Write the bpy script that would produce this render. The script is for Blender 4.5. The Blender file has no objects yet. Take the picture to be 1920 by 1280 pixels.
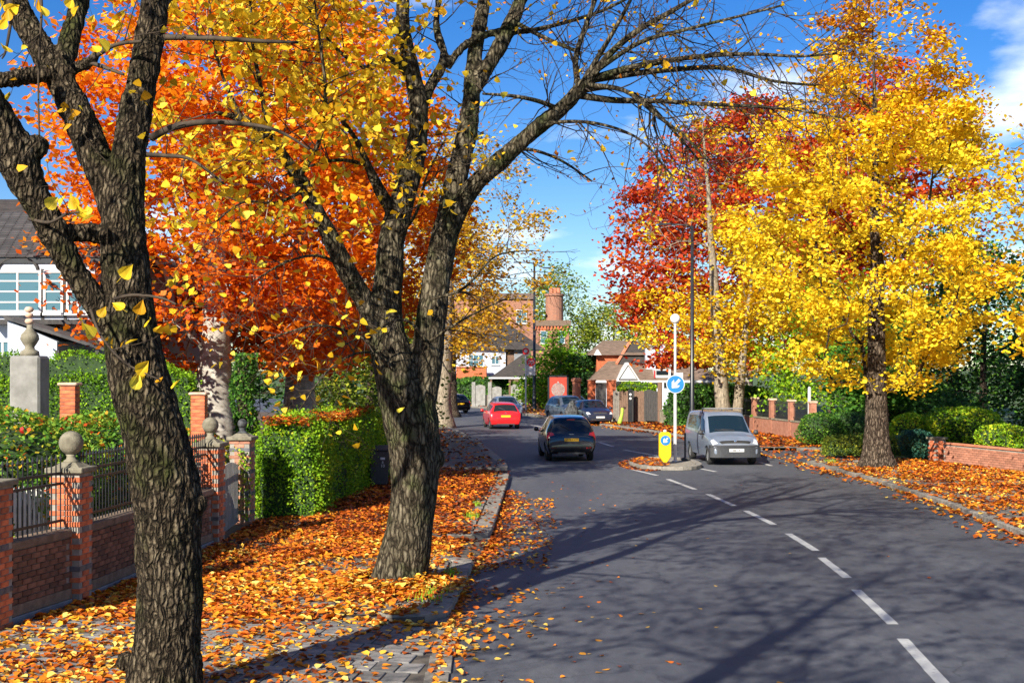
import bpy, bmesh, math, random
import numpy as np
from mathutils import Vector, noise as mnoise

# ------------------------------------------------------------------ camera, sky, sun, exposure
scene = bpy.context.scene
COL = scene.collection
CAM_H = 3.3            # metres above the road
FPX = 2500.0           # focal length in pixels of a 1920 px wide picture
HORIZON = 692.0        # image row of the horizon
cam_data = bpy.data.cameras.new('camera')
cam_data.sensor_width = 36.0
cam_data.lens = 36.0 * FPX / 1920.0
cam_data.shift_y = (HORIZON - 640.0) / 1920.0
cam_data.clip_start = 0.1
cam_data.clip_end = 4000.0
cam = bpy.data.objects.new('camera', cam_data)
COL.objects.link(cam)
cam.location = (0, 0, CAM_H)
cam.rotation_euler = (math.radians(90), 0, 0)
scene.camera = cam

SUN_AZ = (0.47, 0.883)          # ground direction in which shadows fall
SUN_EL = math.radians(30)
world = bpy.data.worlds.new('World')
scene.world = world
world.use_nodes = True
wn, wl = world.node_tree.nodes, world.node_tree.links
wn.clear()
w_out = wn.new('ShaderNodeOutputWorld')
w_bg = wn.new('ShaderNodeBackground'); w_bg.inputs['Strength'].default_value = 0.074
sky = wn.new('ShaderNodeTexSky'); sky.sky_type = 'NISHITA'; sky.sun_disc = False
sky.sun_elevation = SUN_EL
sky.sun_rotation = math.atan2(-SUN_AZ[0], -SUN_AZ[1])
sky.altitude = 900; sky.air_density = 1.0; sky.dust_density = 0.15; sky.ozone_density = 3.5
hs = wn.new('ShaderNodeHueSaturation'); hs.inputs['Hue'].default_value = 0.513; hs.inputs['Saturation'].default_value = 1.36; hs.inputs['Value'].default_value = 0.9
tc = wn.new('ShaderNodeTexCoord')
sep = wn.new('ShaderNodeSeparateXYZ'); wl.new(tc.outputs['Generated'], sep.inputs[0])
zadd = wn.new('ShaderNodeMath'); zadd.operation = 'ADD'; zadd.inputs[1].default_value = 0.22
wl.new(sep.outputs['Z'], zadd.inputs[0])
vdiv = wn.new('ShaderNodeVectorMath'); vdiv.operation = 'DIVIDE'
comb = wn.new('ShaderNodeCombineXYZ')
for i in range(3): wl.new(zadd.outputs[0], comb.inputs[i])
wl.new(tc.outputs['Generated'], vdiv.inputs[0]); wl.new(comb.outputs[0], vdiv.inputs[1])
cmap = wn.new('ShaderNodeMapping'); cmap.inputs['Location'].default_value = (7.31, 2.3, 0.0)
wl.new(vdiv.outputs[0], cmap.inputs['Vector'])
cn = wn.new('ShaderNodeTexNoise'); cn.inputs['Scale'].default_value = 1.9; cn.inputs['Detail'].default_value = 9; cn.inputs['Roughness'].default_value = 0.52
wl.new(cmap.outputs[0], cn.inputs['Vector'])
cr = wn.new('ShaderNodeValToRGB'); cr.color_ramp.elements[0].position = 0.56; cr.color_ramp.elements[1].position = 0.74
wl.new(cn.outputs['Fac'], cr.inputs[0])
cmix = wn.new('ShaderNodeMix'); cmix.data_type = 'RGBA'
cmix.inputs['B'].default_value = (10.5, 10.8, 11.3, 1)
wl.new(cr.outputs['Color'], cmix.inputs['Factor'])
wl.new(sky.outputs[0], hs.inputs['Color']); wl.new(hs.outputs[0], cmix.inputs['A'])
wl.new(cmix.outputs['Result'], w_bg.inputs['Color']); wl.new(w_bg.outputs[0], w_out.inputs['Surface'])

sun_data = bpy.data.lights.new('sun', 'SUN')
sun_data.energy = 5.0; sun_data.angle = math.radians(0.53); sun_data.color = (1.0, 0.93, 0.80)
sun = bpy.data.objects.new('sun', sun_data); COL.objects.link(sun)
ld = Vector((SUN_AZ[0] * math.cos(SUN_EL), SUN_AZ[1] * math.cos(SUN_EL), -math.sin(SUN_EL)))
sun.rotation_euler = ld.to_track_quat('-Z', 'Y').to_euler()
sun.location = (-20, -30, 40)

scene.view_settings.view_transform = 'Standard'
scene.view_settings.look = 'None'
scene.view_settings.gamma = 1.0
scene.view_settings.use_curve_mapping = False
scene.view_settings.exposure = 1.06
scene.cycles.max_bounces = 5
scene.cycles.diffuse_bounces = 3
scene.cycles.glossy_bounces = 3
scene.cycles.transmission_bounces = 3
scene.cycles.transparent_max_bounces = 4
scene.cycles.use_adaptive_sampling = True
scene.cycles.use_denoising = True

# ------------------------------------------------------------------ helpers
rng = np.random.default_rng(7)
random.seed(7)
H = CAM_H
def PT(x, y, d):                       # a point d metres away that sits at that bearing and elevation
    return np.array([(x - 960.0) / FPX * d, d, H + (HORIZON - y) / FPX * d])
def G(x, y, z=0.0):                    # a point on the ground
    d = FPX * (H - z) / (y - HORIZON)
    return np.array([(x - 960.0) / FPX * d, d, z])

def build(name, V, F, mat=None, parent=None, smooth=False, tint=None, kind=None):
    me = bpy.data.meshes.new(name)
    V = np.asarray(V, dtype=np.float32).reshape(-1, 3)
    if isinstance(F, np.ndarray) and F.ndim == 2:
        m, k = F.shape
        me.vertices.add(len(V)); me.vertices.foreach_set('co', V.ravel())
        me.loops.add(m * k); me.loops.foreach_set('vertex_index', F.astype(np.int32).ravel())
        me.polygons.add(m)
        me.polygons.foreach_set('loop_start', np.arange(0, m * k, k, dtype=np.int32))
        me.update(calc_edges=True)
    else:
        me.from_pydata([tuple(v) for v in V.tolist()], [], [tuple(int(i) for i in f) for f in F])
        me.update()
    if smooth:
        me.polygons.foreach_set('use_smooth', np.ones(len(me.polygons), dtype=bool))
    if tint is not None:
        a = me.attributes.new('tint', 'FLOAT', 'POINT'); a.data.foreach_set('value', np.asarray(tint, dtype=np.float32))
    if mat is not None:
        for mm in (mat if isinstance(mat, (list, tuple)) else [mat]): me.materials.append(mm)
    return link(name, me, parent, kind)

def link(name, me, parent=None, kind=None, loc=None, rot=None, scale=None):
    o = bpy.data.objects.new(name, me); COL.objects.link(o)
    if parent is not None: o.parent = parent
    if kind: o['kind'] = kind
    if loc is not None: o.location = loc
    if rot is not None: o.rotation_euler = rot
    if scale is not None: o.scale = scale
    return o

def tag(o, label, cat, group=None):
    o['label'] = label; o['category'] = cat; o['kind'] = 'thing'
    if group: o['group'] = group
    return o
def thing(name, label, cat, loc=(0, 0, 0), rz=0.0, group=None):
    o = bpy.data.objects.new(name, None); COL.objects.link(o)
    o.location = loc; o.rotation_euler = (0, 0, rz); o.empty_display_size = 0.2
    return tag(o, label, cat, group)
def structure(o): o['kind'] = 'structure'; return o

class MB:
    """collects verts and faces of one mesh"""
    def __init__(self, org=(0, 0, 0)): self.v = []; self.f = []; self.n = 0; self.org = np.array(org, dtype=float)
    def add(self, V, F):
        V = np.asarray(V, dtype=float).reshape(-1, 3)
        self.v.append(V)
        self.f.extend([tuple(int(i) + self.n for i in f) for f in F]); self.n += len(V); return self
    def box(self, x0, x1, y0, y1, z0, z1):
        V = [(x0, y0, z0), (x1, y0, z0), (x1, y1, z0), (x0, y1, z0), (x0, y0, z1), (x1, y0, z1), (x1, y1, z1), (x0, y1, z1)]
        return self.add(V, [(0, 3, 2, 1), (4, 5, 6, 7), (0, 1, 5, 4), (1, 2, 6, 5), (2, 3, 7, 6), (3, 0, 4, 7)])
    def tube(self, pts, rad, sides=6, cap=True):
        pts = np.asarray(pts, dtype=float); k = len(pts)
        rad = np.broadcast_to(np.asarray(rad, dtype=float), (k,))
        t = np.gradient(pts, axis=0); t /= np.linalg.norm(t, axis=1)[:, None] + 1e-9
        ref = np.array([0, 1.0, 0]) if abs(t[0, 1]) < 0.8 else np.array([1.0, 0, 0])
        a = np.arange(sides) * 2 * math.pi / sides; V = []
        u = np.cross(t[0], ref); u /= np.linalg.norm(u)
        for i in range(k):
            u = u - t[i] * np.dot(u, t[i]); u /= np.linalg.norm(u) + 1e-9
            w = np.cross(t[i], u)
            V.append(pts[i] + rad[i] * (np.cos(a)[:, None] * u + np.sin(a)[:, None] * w))
        F = [(i * sides + j, i * sides + (j + 1) % sides, (i + 1) * sides + (j + 1) % sides, (i + 1) * sides + j) for i in range(k - 1) for j in range(sides)]
        if cap: F += [tuple(range(sides))[::-1], tuple((k - 1) * sides + j for j in range(sides))]
        return self.add(np.concatenate(V), F)
    def lathe(self, prof, sides=16, center=(0, 0, 0), axis='z', cap=True):
        a = np.arange(sides) * 2 * math.pi / sides; V = []
        for r, z in prof:
            for q in a:
                p = (r * math.cos(q), r * math.sin(q), z)
                if axis == 'x': p = (p[2], p[0], p[1])
                if axis == 'y': p = (p[0], p[2], p[1])
                V.append((p[0] + center[0], p[1] + center[1], p[2] + center[2]))
        k = len(prof)
        F = [(i * sides + j, i * sides + (j + 1) % sides, (i + 1) * sides + (j + 1) % sides, (i + 1) * sides + j) for i in range(k - 1) for j in range(sides)]
        if cap: F += [tuple(range(sides))[::-1], tuple((k - 1) * sides + j for j in range(sides))]
        return self.add(V, F)
    def prism(self, poly, y0, y1):         # polygon in xz pushed along y
        n = len(poly)
        V = [(p[0], y0, p[1]) for p in poly] + [(p[0], y1, p[1]) for p in poly]
        F = [tuple(range(n)), tuple(range(2 * n - 1, n - 1, -1))] + [(i, i + n, (i + 1) % n + n, (i + 1) % n) for i in range(n)]
        return self.add(V, F)
    def slab(self, poly, z0, z1):          # polygon in xy pushed along z
        n = len(poly)
        V = [(p[0], p[1], z0) for p in poly] + [(p[0], p[1], z1) for p in poly]
        F = [tuple(range(n))[::-1], tuple(range(n, 2 * n))] + [(i, (i + 1) % n, (i + 1) % n + n, i + n) for i in range(n)]
        return self.add(V, F)
    def make(self, name, mat, parent=None, smooth=False, bevel=0.0, kind=None):
        V = np.concatenate(self.v) - self.org
        o = build(name, V, self.f, mat, parent, smooth, kind=kind)
        bm = bmesh.new(); bm.from_mesh(o.data)
        bmesh.ops.recalc_face_normals(bm, faces=bm.faces)
        if bevel > 0:
            es = [e for e in bm.edges if len(e.link_faces) == 2 and e.calc_face_angle(0) > 0.6]
            bmesh.ops.bevel(bm, geom=es, offset=bevel, segments=1, affect='EDGES', profile=0.5)
        bm.to_mesh(o.data); bm.free()
        return o

# ------------------------------------------------------------------ materials
def new_mat(name):
    m = bpy.data.materials.new(name); m.use_nodes = True
    nt = m.node_tree; nt.nodes.clear()
    out = nt.nodes.new('ShaderNodeOutputMaterial')
    return m, nt.nodes, nt.links, out
def lin(c):      # sRGB 0..255 -> linear
    return tuple(((v / 255.0 + 0.055) / 1.055) ** 2.4 if v > 10 else v / 255.0 / 12.92 for v in c) + (1.0,)
def ramp_node(N, cols):
    r = N.new('ShaderNodeValToRGB'); e = r.color_ramp.elements
    while len(e) < len(cols): e.new(0.5)
    for i, (p, c) in enumerate(cols): e[i].position = p; e[i].color = tuple(c) + ((1.0,) if len(c) == 3 else ())
    return r
def surf(name, c1, c2=None, rough=0.7, scale=6.0, detail=6.0, bump=0.0, bscale=40.0, stretch=(1, 1, 1), metal=0.0, coat=0.0, spec=0.5, objrand=0.0, c3=None, coords='Object', bdist=0.02, rpos=(0.35, 0.65)):
    m, N, L, out = new_mat(name)
    p = N.new('ShaderNodeBsdfPrincipled'); L.new(p.outputs[0], out.inputs[0])
    p.inputs['Roughness'].default_value = rough; p.inputs['Metallic'].default_value = metal
    p.inputs['Coat Weight'].default_value = coat; p.inputs['Coat Roughness'].default_value = 0.04
    p.inputs['Specular IOR Level'].default_value = spec
    tcn = N.new('ShaderNodeTexCoord'); mp = N.new('ShaderNodeMapping'); mp.inputs['Scale'].default_value = stretch
    L.new(tcn.outputs[coords], mp.inputs['Vector'])
    if c2 is None:
        p.inputs['Base Color'].default_value = tuple(c1[:3]) + (1,)
    else:
        n = N.new('ShaderNodeTexNoise'); n.inputs['Scale'].default_value = scale; n.inputs['Detail'].default_value = detail; n.inputs['Roughness'].default_value = 0.65
        L.new(mp.outputs[0], n.inputs['Vector'])
        cols = [(rpos[0], c1), (rpos[1], c2)] if c3 is None else [(rpos[0], c1), (0.5, c3), (rpos[1], c2)]
        r = ramp_node(N, cols); L.new(n.outputs['Fac'], r.inputs[0]); colo = r.outputs[0]
        if objrand > 0:
            oi = N.new('ShaderNodeObjectInfo'); mr = N.new('ShaderNodeMapRange')
            mr.inputs['To Min'].default_value = 1 - objrand; mr.inputs['To Max'].default_value = 1 + objrand
            L.new(oi.outputs['Random'], mr.inputs['Value'])
            h = N.new('ShaderNodeHueSaturation'); L.new(mr.outputs[0], h.inputs['Value']); L.new(colo, h.inputs['Color']); colo = h.outputs[0]
        L.new(colo, p.inputs['Base Color'])
    if bump > 0:
        b = N.new('ShaderNodeTexNoise'); b.inputs['Scale'].default_value = bscale; b.inputs['Detail'].default_value = 8; b.inputs['Roughness'].default_value = 0.7
        L.new(mp.outputs[0], b.inputs['Vector'])
        bn = N.new('ShaderNodeBump'); bn.inputs['Strength'].default_value = bump; bn.inputs['Distance'].default_value = bdist
        L.new(b.outputs['Fac'], bn.inputs['Height']); L.new(bn.outputs[0], p.inputs['Normal'])
    return m
def leafmat(name, cols, trans=0.38, rough=0.55):
    m, N, L, out = new_mat(name)
    at = N.new('ShaderNodeAttribute'); at.attribute_name = 'tint'
    r = ramp_node(N, cols); L.new(at.outputs['Fac'], r.inputs[0])
    d = N.new('ShaderNodeBsdfPrincipled'); d.inputs['Roughness'].default_value = rough; d.inputs['Specular IOR Level'].default_value = 0.25
    L.new(r.outputs[0], d.inputs['Base Color'])
    t = N.new('ShaderNodeBsdfTranslucent'); L.new(r.outputs[0], t.inputs['Color'])
    mx = N.new('ShaderNodeMixShader'); mx.inputs[0].default_value = trans
    L.new(d.outputs[0], mx.inputs[1]); L.new(t.outputs[0], mx.inputs[2]); L.new(mx.outputs[0], out.inputs[0])
    return m
def barkmat(name, c1, c2, c3, stretch=(9, 9, 1.6), bump=0.9, moss=None, bscale=3.0, bdist=0.05, plates=0.0, pz=0.3):
    """bark: streaky noise, optionally broken into plates by dark cracks"""
    m, N, L, out = new_mat(name)
    p = N.new('ShaderNodeBsdfPrincipled'); p.inputs['Roughness'].default_value = 0.92; p.inputs['Specular IOR Level'].default_value = 0.15
    L.new(p.outputs[0], out.inputs[0])
    tcn = N.new('ShaderNodeTexCoord'); mp = N.new('ShaderNodeMapping'); mp.inputs['Scale'].default_value = stretch
    L.new(tcn.outputs['Object'], mp.inputs['Vector'])
    n1 = N.new('ShaderNodeTexNoise'); n1.inputs['Scale'].default_value = bscale; n1.inputs['Detail'].default_value = 10; n1.inputs['Roughness'].default_value = 0.68; n1.inputs['Distortion'].default_value = 0.6
    L.new(mp.outputs[0], n1.inputs['Vector'])
    r = ramp_node(N, [(0.36, c1), (0.5, c2), (0.64, c3)]); L.new(n1.outputs['Fac'], r.inputs[0])
    col = r.outputs[0]; height = n1.outputs['Fac']
    n2 = N.new('ShaderNodeTexNoise'); n2.inputs['Scale'].default_value = 2.2; n2.inputs['Detail'].default_value = 5
    L.new(tcn.outputs['Object'], n2.inputs['Vector'])
    if moss:
        rm = ramp_node(N, [(0.52, (0, 0, 0)), (0.68, (1, 1, 1))]); L.new(n2.outputs['Fac'], rm.inputs[0])
        mm = N.new('ShaderNodeMix'); mm.data_type = 'RGBA'; L.new(rm.outputs[0], mm.inputs['Factor']); L.new(col, mm.inputs['A']); mm.inputs['B'].default_value = tuple(moss) + (1,)
        col = mm.outputs['Result']
    if plates > 0:
        nd_ = N.new('ShaderNodeTexNoise'); nd_.inputs['Scale'].default_value = 7; nd_.inputs['Detail'].default_value = 4; L.new(tcn.outputs['Object'], nd_.inputs['Vector'])
        ad = N.new('ShaderNodeVectorMath'); ad.operation = 'MULTIPLY_ADD'; L.new(nd_.outputs['Color'], ad.inputs[0]); ad.inputs[1].default_value = (0.10, 0.10, 0.22); L.new(tcn.outputs['Object'], ad.inputs[2])
        mp2 = N.new('ShaderNodeMapping'); mp2.inputs['Scale'].default_value = (1, 1, pz); L.new(ad.outputs[0], mp2.inputs['Vector'])
        vo = N.new('ShaderNodeTexVoronoi'); vo.feature = 'DISTANCE_TO_EDGE'; vo.inputs['Scale'].default_value = plates; L.new(mp2.outputs[0], vo.inputs['Vector'])
        rc = ramp_node(N, [(0.0, (0.10, 0.09, 0.08)), (0.10, (0.55, 0.52, 0.5)), (0.26, (1.15, 1.15, 1.15))]); L.new(vo.outputs['Distance'], rc.inputs[0])
        ml = N.new('ShaderNodeMix'); ml.data_type = 'RGBA'; ml.blend_type = 'MULTIPLY'; ml.inputs['Factor'].default_value = 1.0; L.new(col, ml.inputs['A']); L.new(rc.outputs[0], ml.inputs['B']); col = ml.outputs['Result']
        mr = N.new('ShaderNodeMapRange'); mr.inputs['From Max'].default_value = 0.3; L.new(vo.outputs['Distance'], mr.inputs['Value'])
        am = N.new('ShaderNodeMath'); am.operation = 'MULTIPLY_ADD'; am.inputs[1].default_value = 0.55; L.new(n1.outputs['Fac'], am.inputs[0]); L.new(mr.outputs[0], am.inputs[2]); height = am.outputs[0]
    L.new(col, p.inputs['Base Color'])
    if bump > 0:
        bn = N.new('ShaderNodeBump'); bn.inputs['Strength'].default_value = bump; bn.inputs['Distance'].default_value = bdist
        L.new(height, bn.inputs['Height']); L.new(bn.outputs[0], p.inputs['Normal'])
    return m

M = {}
M['bark_dark'] = barkmat('bark_dark', (0.018, 0.013, 0.008), (0.066, 0.050, 0.031), (0.185, 0.148, 0.098), stretch=(7, 7, 1.5), moss=(0.045, 0.048, 0.014), bump=1.0, bdist=0.035, plates=21, pz=0.30)
M['bark_mid'] = barkmat('bark_mid', (0.026, 0.021, 0.013), (0.085, 0.071, 0.046), (0.185, 0.158, 0.108), stretch=(4.5, 4.5, 1.3), moss=(0.05, 0.058, 0.02), bump=0.8, bdist=0.02, plates=17, pz=0.22)
M['twig'] = surf('twig', (0.02, 0.013, 0.008), (0.07, 0.048, 0.028), rough=0.85, scale=5)
M['bark_beech'] = barkmat('bark_beech', (0.20, 0.18, 0.15), (0.34, 0.31, 0.27), (0.48, 0.45, 0.40), stretch=(1.2, 1.2, 2.0), bump=0.2)
M['bark_brown'] = barkmat('bark_brown', (0.035, 0.025, 0.018), (0.10, 0.075, 0.055), (0.19, 0.15, 0.11), stretch=(7, 7, 1.8), bump=0.6, plates=14, pz=0.25)
M['bark_tan'] = barkmat('bark_tan', (0.10, 0.08, 0.055), (0.22, 0.18, 0.13), (0.36, 0.30, 0.22), stretch=(5, 5, 1.5), bump=0.4)
# ramps run over the leaf's own random value
M['leaf_yellow'] = leafmat('leaf_yellow', [(0.0, (0.42, 0.16, 0.012)), (0.35, (0.72, 0.36, 0.012)), (0.7, (0.86, 0.56, 0.02)), (1.0, (0.80, 0.66, 0.06))])
M['leaf_gold'] = leafmat('leaf_gold', [(0.0, (0.34, 0.085, 0.006)), (0.22, (0.60, 0.22, 0.006)), (0.5, (0.84, 0.53, 0.010)), (1.0, (0.93, 0.77, 0.05))])
M['leaf_orange'] = leafmat('leaf_orange', [(0.0, (0.40, 0.036, 0.004)), (0.3, (0.72, 0.135, 0.006)), (0.62, (0.86, 0.25, 0.007)), (0.85, (0.88, 0.40, 0.008)), (1.0, (0.90, 0.58, 0.015))], trans=0.48)
M['leaf_red'] = leafmat('leaf_red', [(0.0, (0.20, 0.014, 0.008)), (0.35, (0.46, 0.036, 0.014)), (0.7, (0.64, 0.10, 0.014)), (1.0, (0.80, 0.32, 0.02))])
M['leaf_amber'] = leafmat('leaf_amber', [(0.0, (0.24, 0.09, 0.012)), (0.4, (0.48, 0.23, 0.014)), (0.75, (0.68, 0.42, 0.02)), (1.0, (0.60, 0.52, 0.05))])
M['leaf_green'] = leafmat('leaf_green', [(0.0, (0.02, 0.06, 0.012)), (0.45, (0.05, 0.15, 0.02)), (0.85, (0.12, 0.28, 0.03)), (1.0, (0.25, 0.40, 0.04))])
M['leaf_lime'] = leafmat('leaf_lime', [(0.0, (0.05, 0.13, 0.008)), (0.4, (0.17, 0.36, 0.014)), (0.8, (0.34, 0.54, 0.02)), (1.0, (0.62, 0.62, 0.03))])
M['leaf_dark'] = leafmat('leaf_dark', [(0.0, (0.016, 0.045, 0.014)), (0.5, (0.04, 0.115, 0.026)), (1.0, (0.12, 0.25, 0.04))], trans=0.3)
M['leaf_olive'] = leafmat('leaf_olive', [(0.0, (0.07, 0.13, 0.015)), (0.5, (0.22, 0.30, 0.03)), (1.0, (0.48, 0.45, 0.05))])
M['leaf_mixed'] = leafmat('leaf_mixed', [(0.0, (0.04, 0.13, 0.02)), (0.5, (0.15, 0.32, 0.03)), (0.74, (0.36, 0.42, 0.04)), (0.82, (0.72, 0.48, 0.03)), (0.91, (0.72, 0.20, 0.02)), (1.0, (0.6, 0.03, 0.02))])
M['leaf_teal'] = leafmat('leaf_teal', [(0.0, (0.012, 0.05, 0.04)), (0.6, (0.03, 0.12, 0.085)), (1.0, (0.07, 0.2, 0.12))], trans=0.2)
M['leaf_litter'] = leafmat('leaf_litter', [(0.0, (0.07, 0.022, 0.010)), (0.2, (0.26, 0.050, 0.010)), (0.42, (0.50, 0.11, 0.012)), (0.62, (0.66, 0.20, 0.014)), (0.82, (0.74, 0.36, 0.02)), (1.0, (0.78, 0.58, 0.14))], trans=0.15)
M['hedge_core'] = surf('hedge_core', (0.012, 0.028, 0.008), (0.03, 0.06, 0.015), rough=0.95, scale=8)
M['asphalt'] = None
M['slab'] = surf('slab', (0.11, 0.10, 0.085), (0.21, 0.19, 0.16), rough=0.85, scale=5, bump=0.35, bscale=60, objrand=0.22)
M['sett'] = surf('sett', (0.10, 0.10, 0.10), (0.22, 0.205, 0.19), rough=0.8, scale=7, bump=0.4, bscale=50, objrand=0.3)
M['kerb'] = surf('kerb', (0.13, 0.12, 0.10), (0.26, 0.235, 0.20), rough=0.85, scale=7, bump=0.3, bscale=70, objrand=0.15)
M['earth'] = surf('earth', (0.05, 0.035, 0.02), (0.13, 0.085, 0.05), rough=0.95, scale=9, bump=0.6, bscale=30)
M['grass_ground'] = surf('grass_ground', (0.035, 0.07, 0.015), (0.08, 0.12, 0.03), rough=0.95, scale=0.9, bump=0.5, bscale=12)
M['mortar'] = surf('mortar', (0.22, 0.20, 0.17), (0.33, 0.30, 0.26), rough=0.95, scale=12)
M['brick_red'] = surf('brick_red', (0.36, 0.075, 0.03), (0.58, 0.16, 0.06), rough=0.85, scale=6, bump=0.3, bscale=50, objrand=0.3)
M['brick_blue'] = surf('brick_blue', (0.05, 0.055, 0.065), (0.12, 0.12, 0.13), rough=0.7, scale=6, bump=0.3, bscale=50, objrand=0.25)
M['brick_brown'] = surf('brick_brown', (0.10, 0.042, 0.024), (0.21, 0.10, 0.06), rough=0.88, scale=6, bump=0.35, bscale=50, objrand=0.35)
M['brick_pink'] = surf('brick_pink', (0.28, 0.11, 0.065), (0.42, 0.19, 0.12), rough=0.88, scale=6, bump=0.3, bscale=50, objrand=0.25)
M['pave_bed'] = surf('pave_bed', (0.06, 0.05, 0.038), (0.12, 0.10, 0.08), rough=0.95, scale=8)
M['brick_house'] = None
M['stone'] = surf('stone', (0.12, 0.105, 0.072), (0.27, 0.24, 0.175), rough=0.9, scale=6, bump=0.5, bscale=40, c3=(0.19, 0.17, 0.12))
M['stone_white'] = surf('stone_white', (0.17, 0.165, 0.15), (0.29, 0.28, 0.26), rough=0.85, scale=3, bump=0.2, bscale=30)
M['stone_coping'] = surf('stone_coping', (0.13, 0.09, 0.06), (0.24, 0.17, 0.12), rough=0.9, scale=7, bump=0.35, bscale=40, objrand=0.2)
M['plinth'] = surf('plinth', (0.14, 0.15, 0.17), (0.24, 0.25, 0.27), rough=0.85, scale=5, bump=0.2, bscale=40)
M['iron'] = surf('iron', (0.008, 0.008, 0.010), (0.022, 0.022, 0.026), rough=0.45, scale=9)
M['black_metal'] = surf('black_metal', (0.010, 0.011, 0.013), (0.022, 0.023, 0.027), rough=0.35, scale=3)
M['white_paint'] = surf('white_paint', (0.5, 0.5, 0.49), (0.62, 0.62, 0.61), rough=0.5, scale=4)
M['line_paint'] = surf('line_paint', (0.11, 0.11, 0.11), (0.42, 0.42, 0.41), rough=0.7, scale=16, detail=9, rpos=(0.30, 0.42), bump=0.3, bscale=80)
M['render_white'] = surf('render_white', (0.40, 0.43, 0.50), (0.50, 0.53, 0.60), rough=0.85, scale=1.2, bump=0.1, bscale=60)
M['roof_tile'] = surf('roof_tile', (0.026, 0.026, 0.029), (0.062, 0.058, 0.058), rough=0.85, scale=3, objrand=0.35, bump=0.2, bscale=20)
M['roof_brown'] = surf('roof_brown', (0.11, 0.075, 0.05), (0.21, 0.14, 0.10), rough=0.9, scale=2.5, stretch=(1, 1, 5), bump=0.5, bscale=8, bdist=0.05)
M['roof_dark'] = surf('roof_dark', (0.022, 0.019, 0.018), (0.055, 0.045, 0.040), rough=0.9, scale=2.5, stretch=(1, 1, 5), bump=0.5, bscale=8, bdist=0.05)
M['ridge'] = surf('ridge', (0.40, 0.13, 0.07), (0.55, 0.22, 0.12), rough=0.85, scale=4)
M['timber_dark'] = surf('timber_dark', (0.018, 0.016, 0.016), (0.05, 0.045, 0.042), rough=0.75, scale=5, stretch=(6, 6, 1), bump=0.3, bscale=20)
M['timber_brown'] = surf('timber_brown', (0.09, 0.05, 0.03), (0.19, 0.11, 0.07), rough=0.8, scale=5, stretch=(5, 5, 1), bump=0.3, bscale=20)
M['timber_grey'] = surf('timber_grey', (0.10, 0.09, 0.075), (0.22, 0.19, 0.16), rough=0.85, scale=5, stretch=(5, 5, 1), bump=0.3, bscale=20)
def glass(name, tintc, rough=0.04):
    m, N, L, out = new_mat(name)
    p = N.new('ShaderNodeBsdfPrincipled'); p.inputs['Base Color'].default_value = tuple(tintc) + (1,)
    p.inputs['Roughness'].default_value = rough; p.inputs['Specular IOR Level'].default_value = 0.5; p.inputs['Coat Weight'].default_value = 0.0; p.inputs['Coat Roughness'].default_value = 0.02
    L.new(p.outputs[0], out.inputs[0]); return m
M['glass_dark'] = glass('glass_dark', (0.012, 0.016, 0.022))
M['glass_blue'] = glass('glass_blue', (0.008, 0.018, 0.028))
M['glass_house'] = glass('glass_house', (0.06, 0.14, 0.18), 0.06)
def paint(name, c, metal=0.0, rough=0.3):
    m, N, L, out = new_mat(name)
    p = N.new('ShaderNodeBsdfPrincipled'); p.inputs['Roughness'].default_value = rough; p.inputs['Metallic'].default_value = metal
    p.inputs['Coat Weight'].default_value = 0.8; p.inputs['Coat Roughness'].default_value = 0.05
    n = N.new('ShaderNodeTexNoise'); n.inputs['Scale'].default_value = 3; n.inputs['Detail'].default_value = 6
    tcn = N.new('ShaderNodeTexCoord'); L.new(tcn.outputs['Object'], n.inputs['Vector'])
    r = ramp_node(N, [(0.3, tuple(v * 0.82 for v in c)), (0.7, c)]); L.new(n.outputs['Fac'], r.inputs[0]); L.new(r.outputs[0], p.inputs['Base Color'])
    L.new(p.outputs[0], out.inputs[0]); return m
M['paint_black'] = paint('paint_black', (0.003, 0.003, 0.0035), 0.0, 0.15)
M['paint_red'] = paint('paint_red', (0.62, 0.010, 0.012))
M['paint_silver'] = paint('paint_silver', (0.22, 0.26, 0.33), 0.3, 0.4)
M['paint_steel'] = paint('paint_steel', (0.085, 0.115, 0.16), 0.3)
M['paint_navy'] = paint('paint_navy', (0.022, 0.028, 0.055), 0.2)
M['paint_pale'] = paint('paint_pale', (0.17, 0.21, 0.27), 0.3)
M['paint_blue'] = paint('paint_blue', (0.03, 0.08, 0.22), 0.2)
M['plastic'] = surf('plastic', (0.028, 0.028, 0.03), (0.05, 0.05, 0.054), rough=0.6, scale=20)
M['plastic_grey'] = surf('plastic_grey', (0.028, 0.030, 0.035), (0.042, 0.045, 0.052), rough=0.6, scale=12)
M['tyre'] = surf('tyre', (0.010, 0.010, 0.011), (0.03, 0.029, 0.028), rough=0.85, scale=12)
M['rim'] = surf('rim', (0.35, 0.36, 0.37), (0.5, 0.5, 0.51), rough=0.35, scale=8, metal=0.7)
M['lamp_red'] = paint('lamp_red', (0.62, 0.008, 0.02))
M['lamp_white'] = paint('lamp_white', (0.72, 0.74, 0.76), 0.2, 0.15)
M['plate_yellow'] = surf('plate_yellow', (0.85, 0.46, 0.01), (0.9, 0.52, 0.02), rough=0.5)
M['plate_white'] = surf('plate_white', (0.5, 0.5, 0.5), (0.55, 0.55, 0.55), rough=0.5)
M['ink'] = surf('ink', (0.012, 0.012, 0.012), (0.03, 0.03, 0.03), rough=0.6)
M['chrome'] = surf('chrome', (0.6, 0.6, 0.62), (0.7, 0.7, 0.72), rough=0.18, metal=1.0)
M['sign_blue'] = surf('sign_blue', (0.012, 0.15, 0.42), (0.015, 0.18, 0.46), rough=0.4)
M['sign_deep'] = surf('sign_deep', (0.015, 0.04, 0.22), (0.02, 0.05, 0.28), rough=0.4)
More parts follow.
